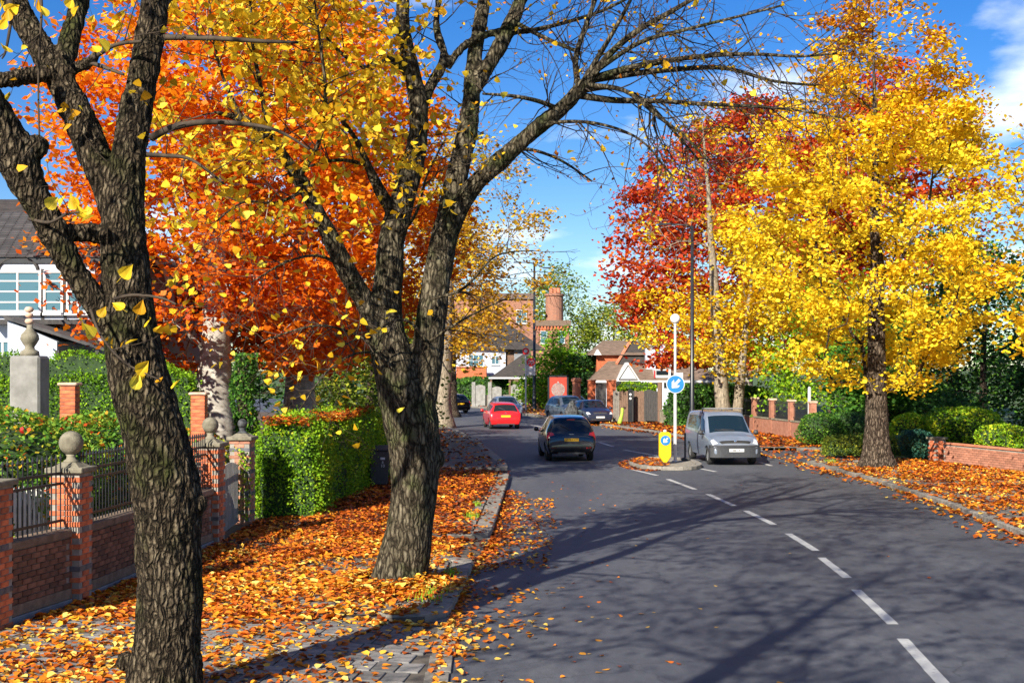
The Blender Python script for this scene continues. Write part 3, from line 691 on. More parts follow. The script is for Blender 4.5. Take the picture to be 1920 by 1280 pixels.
def fast_tubes(name, nodes, par, rad, mat, parent, org, sides=5, rmin=0.0, rmax=9.0):
    """one mesh of tapering frusta along a branching skeleton"""
    idx = [i for i in range(len(nodes)) if par[i] >= 0 and rad[i] >= rmin and rad[i] < rmax]
    if not idx: return None
    idx = np.array(idx); a = nodes[par[idx]]; b = nodes[idx]
    ra = np.where(rad[par[idx]] < 0, rad[idx] * 1.3, np.minimum(rad[par[idx]], rad[idx] * 1.35))[:, None, None]; rb = rad[idx][:, None, None]
    t = unit(b - a); ref = np.where(np.abs(t[:, 2:3]) > 0.9, np.array([[1.0, 0, 0]]), np.array([[0, 0, 1.0]]))
    u = unit(np.cross(t, ref)); w = np.cross(t, u)
    an = np.arange(sides) * 2 * math.pi / sides
    ring = np.cos(an)[None, :, None] * u[:, None, :] + np.sin(an)[None, :, None] * w[:, None, :]
    V = np.concatenate([a[:, None, :] + ring * ra, b[:, None, :] + ring * rb], 1).reshape(-1, 3)
    j = np.arange(sides); q = np.stack([j, (j + 1) % sides, (j + 1) % sides + sides, j + sides], 1)
    F = (np.arange(len(idx))[:, None, None] * 2 * sides + q[None]).reshape(-1, 4)
    return build(name, V - np.asarray(org), F, mat, parent, smooth=True, kind='stuff')

def colonize(R, trunk, trad, pts, step=0.55, start=0.25, r0=0.010, expo=2.25, updir=0.6):
    """join crown points to a trunk with the shortest natural-looking branches"""
    nodes = [np.array(p, float) for p in trunk]; par = [-1] + list(range(len(trunk) - 1)); pl = [0.0]
    for i in range(1, len(trunk)): pl.append(pl[-1] + np.linalg.norm(nodes[i] - nodes[i - 1]))
    first = int(len(trunk) * start); block = set(range(first))
    arr = np.zeros((len(pts) * 14 + len(trunk) + 50, 3)); plen = np.zeros(len(arr)); cnt = len(nodes)
    arr[:cnt] = nodes; plen[:cnt] = pl
    par = par + [0] * (len(arr) - cnt)
    tr = np.array(trunk)
    d0 = np.min(np.linalg.norm(pts[:, None, :] - tr[None, first:, :], axis=2), axis=1)
    for p in pts[np.argsort(d0)]:
        dv = p - arr[:cnt]; d = np.linalg.norm(dv, axis=1)
        cost = d + 0.22 * plen[:cnt] + updir * np.maximum(0, -dv[:, 2]) ; cost[:first] += 50
        j = int(np.argmin(cost)); L_ = d[j]
        k = min(13, max(1, int(math.ceil(L_ / step)))); a = arr[j].copy(); prev = j
        mid = (a + p) / 2 + R.normal(size=3) * 0.07 * L_ + np.array([0, 0, 0.08 * L_])
        for s in range(1, k + 1):
            if cnt >= len(arr): break
            t = s / k; q = (1 - t) ** 2 * a + 2 * t * (1 - t) * mid + t * t * p
            arr[cnt] = q; par[cnt] = prev; plen[cnt] = plen[prev] + L_ / k; prev = cnt; cnt += 1
    nodes = arr[:cnt]; par = np.array(par[:cnt]); rad = np.zeros(cnt); nch = np.zeros(cnt, int)
    acc = np.zeros(cnt)
    for i in range(cnt - 1, -1, -1):
        rad[i] = (acc[i] if acc[i] > 0 else r0 ** expo) ** (1 / expo)
        if par[i] >= 0: acc[par[i]] += rad[i] ** expo; nch[par[i]] += 1
    tn = len(trunk); rad[:tn] = np.asarray(trad)
    rad[tn:] = np.minimum(rad[tn:], np.array([0.6 * np.interp(p_, np.cumsum(np.r_[0, np.linalg.norm(np.diff(tr, axis=0), axis=1)]), trad) + 0.004 for p_ in plen[tn:cnt]]))
    return nodes, par, rad, nch

def clumps(R, centers, per, spread):
    C = np.repeat(centers, per, axis=0)
    return C + R.normal(size=C.shape) * np.asarray(spread)

def crown_points(R, n, center, prof, z0, z1, hollow=0.25, ex=1.0, ey=1.0, noise_s=0.45, cut=-0.12):
    """points in a crown; prof(h) gives the radius at relative height h"""
    out = []
    while len(out) < n:
        h = R.uniform(0, 1, 400); a = R.uniform(0, 2 * math.pi, 400); rr = (hollow + (1 - hollow) * np.sqrt(R.uniform(0, 1, 400)))
        r = np.array([prof(q) for q in h]); keep = R.uniform(0, 1, 400) < (r / (max(r) + 1e-6)) ** 1.3 + 0.05
        for q, aa, rad_, k in zip(h, a, rr * r, keep):
            if not k: continue
            p = np.array([center[0] + math.cos(aa) * rad_ * ex, center[1] + math.sin(aa) * rad_ * ey, z0 + (z1 - z0) * q])
            if mnoise.noise(Vector(p * noise_s)) < cut: continue
            out.append(p)
            if len(out) >= n: break
    return np.array(out)

def tree(name, label, base, height, trunk_r, prof, zc0, n_pts, leaf_n, leaf_size, leaf, bark, R_seed, lean=(0, 0), center=None, spread=(0.42, 0.42, 0.2), tintf=None, ex=1.0, ey=1.0,
         group=None, shape='quad', fork=None, hollow=0.25, noise_s=0.45, cut=-0.12, thin=0.05, sides=5, up=0.6, flare=1.5, trunk_bend=0.25, leaf_mask=None, cat='tree', start=0.25):
    R = np.random.default_rng(R_seed); base = np.array([base[0], base[1], base[2] if len(base) > 2 else 0.1])
    t = thing(name, label, cat, tuple(base), 0, group)
    k = 22; hs_ = np.linspace(0, 1, k)
    wob = np.cumsum(R.normal(size=(k, 2)) * trunk_bend * 0.12, axis=0) * hs_[:, None]
    trunk = np.stack([base[0] + lean[0] * hs_ + wob[:, 0], base[1] + lean[1] * hs_ + wob[:, 1], base[2] - 0.15 + (height * 0.94) * hs_], 1)
    trad = trunk_r * (1 - hs_) ** 1.15 + 0.015; trad[0] *= flare; trad[1] *= 1 + (flare - 1) * 0.25
    c = center if center is not None else (base[0] + lean[0] * .5, base[1] + lean[1] * .5)
    pts = crown_points(R, n_pts, c, prof, zc0, base[2] + height, hollow, ex, ey, noise_s, cut)
    nodes, par, rad, nch = colonize(R, trunk, trad, pts, start=start)
    # trunk as a smooth tube with relief
    tb = MB(tuple(base)); m = 60; tt = np.linspace(0, 1, m)
    tp = np.stack([np.interp(tt, hs_, trunk[:, i]) for i in range(3)], 1); tr_ = np.interp(tt, hs_, trad)
    tb.tube(tp, tr_, 14)
    V = np.concatenate(tb.v)
    V += np.array([mnoise.noise(Vector((p[0] * 3, p[1] * 3, p[2] * 0.8))) * 0.10 for p in V])[:, None] * unit(V - np.repeat(tp, 14, 0)) * np.repeat(tr_, 14)[:, None] * 2
    tb.v = [V]; tb.make('trunk', bark, t, smooth=True)
    fast_tubes('branches', nodes, par, np.where(np.arange(len(nodes)) < k, -1, rad), bark, t, base, sides, rmin=0.0)
    tips = nodes[(rad < thin) & (np.arange(len(nodes)) >= k)]
    if leaf_mask is not None: tips = tips[leaf_mask(tips)]
    wt = R.gamma(0.7, 1.0, len(tips)) + 0.05; sel = tips[R.choice(len(tips), int(leaf_n), p=wt / wt.sum())]
    C = sel + R.normal(size=sel.shape) * np.asarray(spread)
    tn = np.clip(R.normal(0.5, 0.22, len(C)) + np.array([mnoise.noise(Vector(p * 0.7)) for p in sel]) * 0.35, 0, 1)
    if tintf is not None: tn = np.clip(tintf(C, tn), 0, 1)
    o = foliage('crown', C, leaf_size, tn, leaf, t, base, shape, up)
    return t

def bush(name, label, c, rad, n, size, leaf, seed, group=None, cat='shrub', z0=0.1, core=True, tintf=None, shape='quad', lumps=7, up=0.4):
    R = np.random.default_rng(seed); c = np.array(c, float); rad = np.array(rad, float)
    t = thing(name, label, cat, (c[0], c[1], z0), 0, group)
    D_ = unit(R.normal(size=(n, 3)));
    def radial(D):
        f = np.ones(len(D))
        for k in range(lumps):
            dk = unit(np.array([[math.cos(k * 2.4 + seed), math.sin(k * 2.4 + seed), 0.6 * math.sin(k * 1.7)]]))
            f += (0.16 + 0.22 * ((k * 7 + seed) % 5) / 4) * np.exp(-((1 - (D @ dk.T)[:, 0]) / 0.10))
        return f * 0.9
    f = radial(D_) * (1 - 0.28 * R.uniform(0, 1, n) ** 2)
    C = c + D_ * rad * f[:, None]; C[:, 2] = np.maximum(C[:, 2], z0 + 0.02)
    tn = np.clip(R.normal(0.5, 0.22, n) + np.array([mnoise.noise(Vector(p * 2.0)) for p in C]) * 0.4, 0, 1)
    if tintf is not None: tn = tintf(C, tn)
    foliage('foliage', C, size, tn, leaf, t, (c[0], c[1], z0), shape, up)
    if core:
        mb = MB((c[0], c[1], z0)); V = []; F = []
        nu, nv = 16, 9
        for i in range(nv):
            for j in range(nu):
                th = math.pi * i / (nv - 1); ph = 2 * math.pi * j / nu
                V.append((math.sin(th) * math.cos(ph), math.sin(th) * math.sin(ph), math.cos(th)))
        V = np.array(V); V = c + V * rad * (radial(V) * 0.8)[:, None]; V[:, 2] = np.maximum(V[:, 2], z0 - 0.05)
        F = [(i * nu + j, i * nu + (j + 1) % nu, (i + 1) * nu + (j + 1) % nu, (i + 1) * nu + j) for i in range(nv - 1) for j in range(nu)]
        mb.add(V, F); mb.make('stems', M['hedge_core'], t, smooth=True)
    return t

def hedge(name, label, cx, cy, lx, ly, z0, z1, rz, n, size, leaf, seed, group=None, rough=0.08, tintf=None, rnd=0.25):
    """clipped hedge: twiggy core and leaves all over its faces"""
    R = np.random.default_rng(seed); t = thing(name, label, 'hedge', (cx, cy, z0), rz, group)
    hz = z1 - z0
    def shape(P):           # P in unit cube [-1,1]^2 x [0,1] surface -> world local
        x, y, z = P[:, 0] * lx / 2, P[:, 1] * ly / 2, P[:, 2] * hz
        nx = np.array([mnoise.noise(Vector((a * 1.3 + seed, b * 1.3, c * 1.3))) for a, b, c in zip(x, y, z)])
        taper = 1 - 0.10 * (P[:, 2] ** 3)
        top = 1 - 0.35 * np.maximum(0, np.maximum(np.abs(P[:, 0]) ** 6, np.abs(P[:, 1]) ** 8)) * rnd * 1.2 * (P[:, 2] > 0.9)
        return np.stack([x * taper * (1 + rough * nx * 1.8), y * taper + nx * rough, z * top * (1 + 0.045 * nx)], 1)
    areas = np.array([ly * hz, ly * hz, lx * hz, lx * hz, lx * ly]); areas /= areas.sum()
    face = R.choice(5, n, p=areas); u, v = R.uniform(-1, 1, n), R.uniform(0, 1, n); P = np.zeros((n, 3))
    P[:, 2] = v
    for k, (ax, s) in enumerate([(0, -1), (0, 1), (1, -1), (1, 1)]):
        m = face == k; P[m, ax] = s; P[m, 1 - ax] = u[m]
    m = face == 4; P[m, 0] = u[m]; P[m, 1] = v[m] * 2 - 1; P[m, 2] = 1
    C = shape(P) + R.normal(size=(n, 3)) * np.array([0.035, 0.035, 0.035]) * (1 + 2 * rough * 5)
    tn = np.clip(R.normal(0.5, 0.2, n) + np.array([mnoise.noise(Vector(p * 2.6)) for p in C]) * 0.5, 0, 1)
    if tintf is not None: tn = np.clip(tintf(C, tn), 0, 1)
    C[:, 2] = np.maximum(C[:, 2], 0.02)
    foliage('foliage', C, size, tn, leaf, t, (0, 0, 0), up=0.25)
    g = 9; V = []; F = []
    def grid(fn):
        b = len(V)
        for i in range(g):
            for j in range(g): V.append(fn(i / (g - 1), j / (g - 1)))
        for i in range(g - 1):
            for j in range(g - 1): F.append((b + i * g + j, b + i * g + j + 1, b + (i + 1) * g + j + 1, b + (i + 1) * g + j))
    grid(lambda a, b: (-1, a * 2 - 1, b)); grid(lambda a, b: (1, a * 2 - 1, b)); grid(lambda a, b: (a * 2 - 1, -1, b)); grid(lambda a, b: (a * 2 - 1, 1, b)); grid(lambda a, b: (a * 2 - 1, b * 2 - 1, 1))
    V2 = shape(np.array(V, float)); V2 *= np.array([[1 - 0.10 / lx, 1 - 0.10 / ly, 1]]); V2[:, 2] = np.maximum(0, V2[:, 2] - 0.05 * (V2[:, 2] > 0.1))
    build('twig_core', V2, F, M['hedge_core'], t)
    return t

# ---- the two big street trees: limbs laid out one by one, then grown together
def limb_points(spec, D0):
    """spec rows (x, y, width_px, depth offset) of a limb that stands about D0 metres away"""
    P = []; Rr = []
    for x, y, w, dz in spec:
        d = D0 + dz; P.append(PT(x, y, d)); Rr.append(w / 2 / FPX * d)
    P = np.array(P); Rr = np.array(Rr); k = len(P)
    if k < 3: return P, Rr
    n = (k - 1) * 6 + 1; t = np.linspace(0, k - 1, n); out = np.zeros((n, 3))
    for i, q in enumerate(t):
        j = min(int(q), k - 2); s = q - j
        p0, p1, p2, p3 = P[max(j - 1, 0)], P[j], P[j + 1], P[min(j + 2, k - 1)]
        out[i] = 0.5 * ((2 * p1) + (-p0 + p2) * s + (2 * p0 - 5 * p1 + 4 * p2 - p3) * s * s + (-p0 + 3 * p1 - 3 * p2 + p3) * s ** 3)
    return out, np.interp(t, np.arange(k), Rr)

def grown_limbs(name, limbs, voxel, mat, parent, org, relief, freq, smooth_it=5, knots=()):
    mb = MB()
    for P, Rr in limbs: mb.tube(P, Rr, 12)
    for c, r in knots: mb.lathe(ball_prof(r, 0, 8), 10, center=tuple(c))
    o = mb.make(name, mat)
    md = o.modifiers.new('remesh', 'REMESH'); md.mode = 'VOXEL'; md.voxel_size = voxel
    sm = o.modifiers.new('smooth', 'SMOOTH'); sm.iterations = smooth_it; sm.factor = 0.5
    dg = bpy.context.evaluated_depsgraph_get(); ev = o.evaluated_get(dg); me = bpy.data.meshes.new_from_object(ev)
    bpy.data.objects.remove(o)
    n = len(me.vertices); co = np.zeros(n * 3, np.float32); me.vertices.foreach_get('co', co); co = co.reshape(-1, 3).astype(float)
    nr = np.zeros(n * 3, np.float32); me.vertices.foreach_get('normal', nr); nr = nr.reshape(-1, 3)
    f = np.array(freq)
    dsp = np.zeros(n)
    for i in range(n):
        p = co[i]
        w = mnoise.noise(Vector((p[0] * 2.1, p[1] * 2.1, p[2] * 2.1)))
        a = 1 - abs(mnoise.noise(Vector((p[0] * f[0] + w * 1.2, p[1] * f[1] + w * 1.2, p[2] * f[2])))) * 2.4
        b = mnoise.noise(Vector((p[0] * f[0] * 2.3, p[1] * f[1] * 2.3, p[2] * f[2] * 2.0 + w)))
        q = Vector((p[0] * f[0] * 0.62 + w * 0.8, p[1] * f[1] * 0.62 + w * 0.8, p[2] * f[2] * 0.62)); ds = mnoise.voronoi(q)[0]
        dsp[i] = relief * (0.5 * a + 0.35 * b + 1.5 * min(0.5, ds[1] - ds[0]) - 0.4) + 0.022 * w
    co += nr * dsp[:, None]; co -= np.asarray(org)
    me.vertices.foreach_set('co', co.astype(np.float32).ravel()); me.update()
    me.polygons.foreach_set('use_smooth', np.ones(len(me.polygons), dtype=bool))
    me.materials.clear(); me.materials.append(mat)
    return link(name, me, parent)

def twigs(R, limbs, per_m, length, levels, bias, r_start, wander=0.3, skip=0.15):
    """random twigs off a list of (points, radii); returns edges of a skeleton and tip points"""
    nodes = []; par = []; rad = []; tips = []
    def walk(p, d, L_, r, lev):
        k = max(3, int(L_ / 0.16)); prev = len(nodes); nodes.append(p.copy()); par.append(-1); rad.append(r); loc = [(p.copy(), d.copy())]
        for i in range(k):
            d = unit(d + R.normal(size=3) * wander * 0.55 + bias * 0.10); p = p + d * L_ / k
            nodes.append(p.copy()); par.append(prev); rad.append(max(0.0028, r * (1 - 0.75 * (i + 1) / k))); prev = len(nodes) - 1
            loc.append((p.copy(), d.copy()))
            if lev > 0 and i >= 1 and R.uniform() < 0.62:
                side = unit(np.cross(d, R.normal(size=3)))
                walk(p.copy(), unit(d * 0.75 + side * 0.75), L_ * R.uniform(0.28, 0.5), max(0.003, r * (1 - 0.75 * (i + 1) / k) * 0.7), lev - 1)
            if i > k * 0.4: tips.append(p.copy())
    for P, Rr in limbs:
        seg = np.linalg.norm(np.diff(P, axis=0), axis=1); s = np.concatenate([[0], np.cumsum(seg)]); tot = s[-1]
        n = max(1, int(R.poisson(tot * per_m)))
        for q in R.uniform(skip, 1.0, n) * tot:
            p = np.array([np.interp(q, s, P[:, i]) for i in range(3)]); j = min(int(np.searchsorted(s, q)), len(P) - 1); i0 = max(0, j - 1)
            d0 = unit(P[j] - P[i0]) if j > i0 else np.array([0, 0, 1.0])
            side = unit(np.cross(d0, R.normal(size=3)))
            rr = min(r_start, np.interp(q, s, Rr) * 0.5)
            walk(p, unit(d0 * R.uniform(0.3, 1.0) + side), length * R.uniform(0.5, 1.25), rr, levels)
    return np.array(nodes), np.array(par), np.array(rad), np.array(tips)
# ------------------------------------------------------------------ nearest street tree
D1 = 12.9
T1 = thing('street_tree', 'thick dark ridged trunk nearest to the viewer, forking into heavy limbs', 'tree', (-3.35, D1, 0.1), 0, 'street trees in front of the garden walls')
o1 = np.array(T1.location)
t1_spec = [
    [(303, 1345, 178, 0), (308, 1285, 146, 0), (314, 1200, 124, 0), (317, 1100, 120, 0), (315, 1000, 124, 0), (312, 930, 128, 0), (298, 850, 122, 0), (272, 750, 112, 0), (252, 670, 106, 0), (242, 590, 98, 0.05),
     (234, 500, 88, 0.1), (232, 430, 82, 0.1), (237, 340, 70, 0.15), (246, 260, 64, 0.2), (262, 170, 56, 0.3), (280, 80, 54, 0.4), (292, -40, 48, 0.6), (300, -200, 36, 0.9), (330, -420, 22, 1.2)],
    [(232, 450, 60, 0.1), (205, 350, 62, 0.2), (172, 275, 60, 0.3), (140, 205, 56, 0.4), (112, 150, 50, 0.5), (80, 95, 48, 0.6), (48, 45, 46, 0.7), (20, -10, 44, 0.8), (-30, -120, 36, 1.0), (-90, -280, 22, 1.2)],
    [(128, 180, 34, 0.4), (120, 130, 40, 0.5), (132, 70, 38, 0.7), (150, 5, 34, 0.9), (170, -90, 26, 1.1), (200, -260, 18, 1.5)],
    [(262, 720, 72, 0), (240, 655, 66, 0), (216, 612, 56, -0.05), (192, 582, 49, -0.1), (170, 553, 46, -0.13), (146, 519, 47, -0.15), (122, 480, 49, -0.2), (97, 430, 52, -0.25), (70, 380, 55, -0.28), (47, 330, 66, -0.3), (30, 288, 74, -0.35), (8, 240, 66, -0.4), (-22, 190, 58, -0.5), (-70, 110, 46, -0.7), (-130, -60, 34, -1.0)],
    [(102, 442, 30, -0.2), (150, 436, 32, -0.05), (205, 442, 36, 0.1)],
    [(100, 138, 30, 0.4), (60, 142, 28, 0.3), (10, 150, 27, 0.1), (-60, 150, 24, -0.1), (-160, 110, 16, -0.4)],
    [(122, 140, 22, 0.5), (150, 125, 20, 0.4), (172, 112, 19, 0.3), (182, 96, 10, 0.3)],
]
t1_limbs = [limb_points(s, D1) for s in t1_spec]
grown_limbs('trunk', t1_limbs, 0.0165, M['bark_dark'], T1, o1, 0.02, (19, 19, 6.0), smooth_it=3,
            knots=[(PT(368, 945, D1 - 0.02), 0.10), (PT(68, 275, D1 - 0.3), 0.12), (PT(235, 1240, D1), 0.09), (PT(200, 442, D1), 0.08)])
t1_br_spec = [
    [(285, 258, 16, 0.2), (322, 240, 13, 0.0), (380, 229, 11, -0.2), (450, 232, 9, -0.3), (520, 245, 6, -0.4), (580, 280, 4, -0.5)],
    [(308, 70, 12, 0.4), (400, 72, 10, 0.2), (480, 77, 8, 0.1), (560, 80, 5, 0.1)],
    [(270, 290, 10, 0.2), (310, 292, 8, 0.1), (360, 300, 6, 0.0), (420, 345, 4, -0.1)],
    [(172, 112, 10, 0.3), (215, 85, 8, 0.1), (265, 78, 6, 0.0)], [(172, 118, 9, 0.3), (205, 130, 7, 0.2), (232, 140, 5, 0.1)],
    [(300, 20, 12, 0.5), (340, -20, 10, 0.7), (420, -60, 7, 1.0)],
    [(55, 410, 8, -0.3), (92, 417, 6, -0.5), (125, 402, 5, -0.6), (148, 398, 4, -0.7)],
    [(215, 560, 7, -0.3), (250, 553, 6, -0.55), (300, 558, 5, -0.7), (330, 570, 3, -0.8)], [(170, 580, 6, -0.4), (190, 630, 5, -0.6), (235, 680, 4, -0.7), (300, 712, 3, -0.8)],
    [(10, -10, 10, -0.2), (22, 20, 7, -0.5), (12, 90, 5, -0.7), (4, 110, 3, -0.8)], [(70, -30, 8, -0.2), (78, 10, 6, -0.4), (72, 150, 4, -0.3), (74, 265, 4, -0.3)],
]
t1_br = [limb_points(s, D1) for s in t1_br_spec]
mb = MB(o1)
for P, Rr in t1_br: mb.tube(P, Rr, 6)
mb.make('branches', M['twig'], T1, smooth=True, kind='stuff')
R1 = np.random.default_rng(11)
nd, pr, rd, tp1 = twigs(R1, t1_br + [(l[0][30:], l[1][30:]) for l in t1_limbs[:3]], 1.5, 0.9, 1, np.array([0, -0.2, -0.2]), 0.007)
fast_tubes('twigs', nd, pr, rd, M['twig'], T1, o1, 4)

# heart-shaped single leaves: meshes shared by the separate leaf objects
LEAFMESH = []
for k in range(8):
    Rk = np.random.default_rng(100 + k)
    n_ = 7; V = [(0, -0.42, 0)]; A_ = 0.2 + 0.12 * Rk.uniform()
    prof = [(-0.40, 0.20), (-0.26, 0.40), (-0.05, 0.44), (0.16, 0.33), (0.34, 0.18)]
    for y_, x_ in prof: V.append((x_, y_, A_ * x_ * 0.9 - 0.25 * y_ * y_))
    V.append((0.0, 0.62, -0.12))
    for y_, x_ in prof[::-1]: V.append((-x_ * Rk.uniform(.85, 1.1), y_, A_ * x_ * Rk.uniform(.4, 1.1) - 0.25 * y_ * y_))
    V += [(-0.012, -0.42, 0), (0.012, -0.42, 0), (0.01, -0.85, 0.06), (-0.01, -0.85, 0.06)]
    F = [(0, 1, 2, 3, 4, 5, 6), (0, 6, 7, 8, 9, 10, 11), (12, 13, 14, 15)]
    me = bpy.data.meshes.new('leaf'); me.from_pydata(V, [], F); me.update()
    at = me.attributes.new('tint', 'FLOAT', 'POINT'); at.data.foreach_set('value', np.full(len(V), [0.3, 0.5, 0.65, 0.75, 0.85, 0.9, 0.95, 0.7][k], dtype=np.float32))
    me.materials.append(M['leaf_yellow']); LEAFMESH.append(me)
def single_leaves(parent, pts, size, R, org):
    for p in pts:
        me = LEAFMESH[R.integers(0, 8)]; s = size * R.uniform(0.75, 1.25)
        link('leaf', me, parent, loc=tuple(np.asarray(p) - org), rot=(R.uniform(0.5, 2.2), R.uniform(-0.9, 0.9), R.uniform(-1.4, 1.4)), scale=(s, s, s))
leaf_px = [(115, 378), (150, 398), (162, 410), (138, 380), (236, 510), (192, 586), (222, 574), (262, 578), (278, 602), (210, 646), (266, 690), (254, 716), (262, 704), (300, 712), (156, 610), (168, 622), (328, 720),
           (14, 30), (10, 90), (22, 18), (5, 46), (2, 12), (74, 12), (130, 6), (66, 2), (96, 380), (165, 395), (190, 195), (180, 92), (195, 85), (245, 640), (82, 22), (140, 22)]
crown1 = foliage('crown', tp1[R1.integers(0, len(tp1), 130)] + R1.normal(size=(130, 3)) * 0.05, 0.085, R1.uniform(0.2, 1, 130), M['leaf_yellow'], T1, o1, 'heart', 0.3)
single_leaves(crown1, [PT(x, y, D1 - R1.uniform(0.5, 0.9)) for x, y in leaf_px], 0.13, R1, o1)

# ------------------------------------------------------------------ second street tree, at the kerb
D2 = 19.75
T2 = thing('street_tree', 'forked street tree with spreading bare limbs standing right at the kerb', 'tree', (-1.67, D2, 0.1), 0, 'street trees in front of the garden walls')
o2 = np.array(T2.location)
t2_spec = [
    [(742, 1150, 128, 0), (747, 1105, 104, 0), (755, 1060, 96, 0), (768, 990, 88, 0), (776, 920, 88, 0), (777, 850, 95, 0), (770, 790, 104, 0), (758, 735, 100, 0), (742, 690, 84, 0), (728, 640, 72, 0.05), (722, 590, 64, 0.1), (728, 520, 54, 0.1), (735, 450, 50, 0.1), (748, 395, 48, 0.15),
     (766, 340, 44, 0.2), (781, 275, 39, 0.3), (785, 210, 36, 0.4), (775, 150, 31, 0.5), (762, 90, 29, 0.6), (755, 30, 27, 0.7), (762, -70, 22, 0.9), (790, -240, 14, 1.2)],
    [(775, 790, 70, 0), (792, 720, 66, 0), (802, 660, 60, 0.05), (808, 600, 57, 0.1), (818, 530, 55, 0.15), (828, 470, 54, 0.2), (842, 410, 48, 0.3), (852, 350, 45, 0.4), (866, 290, 41, 0.5), (880, 220, 36, 0.7), (886, 150, 32, 0.9), (892, 90, 28, 1.1), (905, 15, 24, 1.3), (918, -70, 18, 1.6), (930, -220, 12, 2.0)],
    [(708, 610, 46, 0), (684, 565, 40, -0.1), (650, 505, 36, -0.3), (612, 430, 32, -0.5), (572, 355, 27, -0.7), (530, 290, 24, -0.9), (497, 247, 21, -1.1), (452, 224, 13, -1.3), (400, 210, 8, -1.5)],
    [(836, 440, 46, 0.2), (868, 376, 38, 0.1), (902, 334, 35, 0.0), (950, 290, 33, -0.1), (1000, 246, 31, -0.2), (1050, 206, 29, -0.3), (1088, 168, 26, -0.4), (1112, 140, 20, -0.5)],
    [(884, 175, 28, 0.8), (912, 130, 29, 0.9), (938, 85, 28, 1.0), (960, 40, 26, 1.1), (980, -10, 24, 1.3), (1010, -110, 16, 1.6)],
    [(738, 400, 26, 0.1), (712, 358, 22, -0.1), (690, 310, 17, -0.3), (668, 262, 13, -0.5), (640, 225, 9, -0.7)],
    [(778, 160, 22, 0.5), (748, 118, 21, 0.3), (716, 112, 19, 0.1), (690, 130, 15, -0.1)],
    [(786, 215, 22, 0.4), (806, 165, 20, 0.6), (832, 110, 18, 0.8), (818, 50, 15, 1.0), (826, -20, 12, 1.2)],
    [(838, 125, 17, 0.8), (872, 85, 14, 0.9), (925, 62, 12, 1.0), (985, 60, 9, 1.1)],
]
t2_limbs = [limb_points(s, D2) for s in t2_spec]
for a_ in (0.3, 1.35, 2.5, 3.5, 4.45, 5.4):      # buttress roots
    c_, s_ = math.cos(a_), math.sin(a_)
    t2_limbs.append((np.array([(-1.66 + c_ * r, D2 + s_ * r, z) for r, z in ((0.10, 0.8), (0.22, 0.45), (0.33, 0.2), (0.46, 0.08), (0.62, -0.02))]), np.array([0.14, 0.15, 0.13, 0.09, 0.05])))
grown_limbs('trunk', t2_limbs, 0.026, M['bark_mid'], T2, o2, 0.011, (13, 13, 3.6), smooth_it=5,
            knots=[(PT(497, 247, D2 - 1.1), 0.12), (PT(800, 855, D2), 0.2), (PT(818, 860, D2), 0.14), (PT(745, 780, D2 - 0.1), 0.22)])
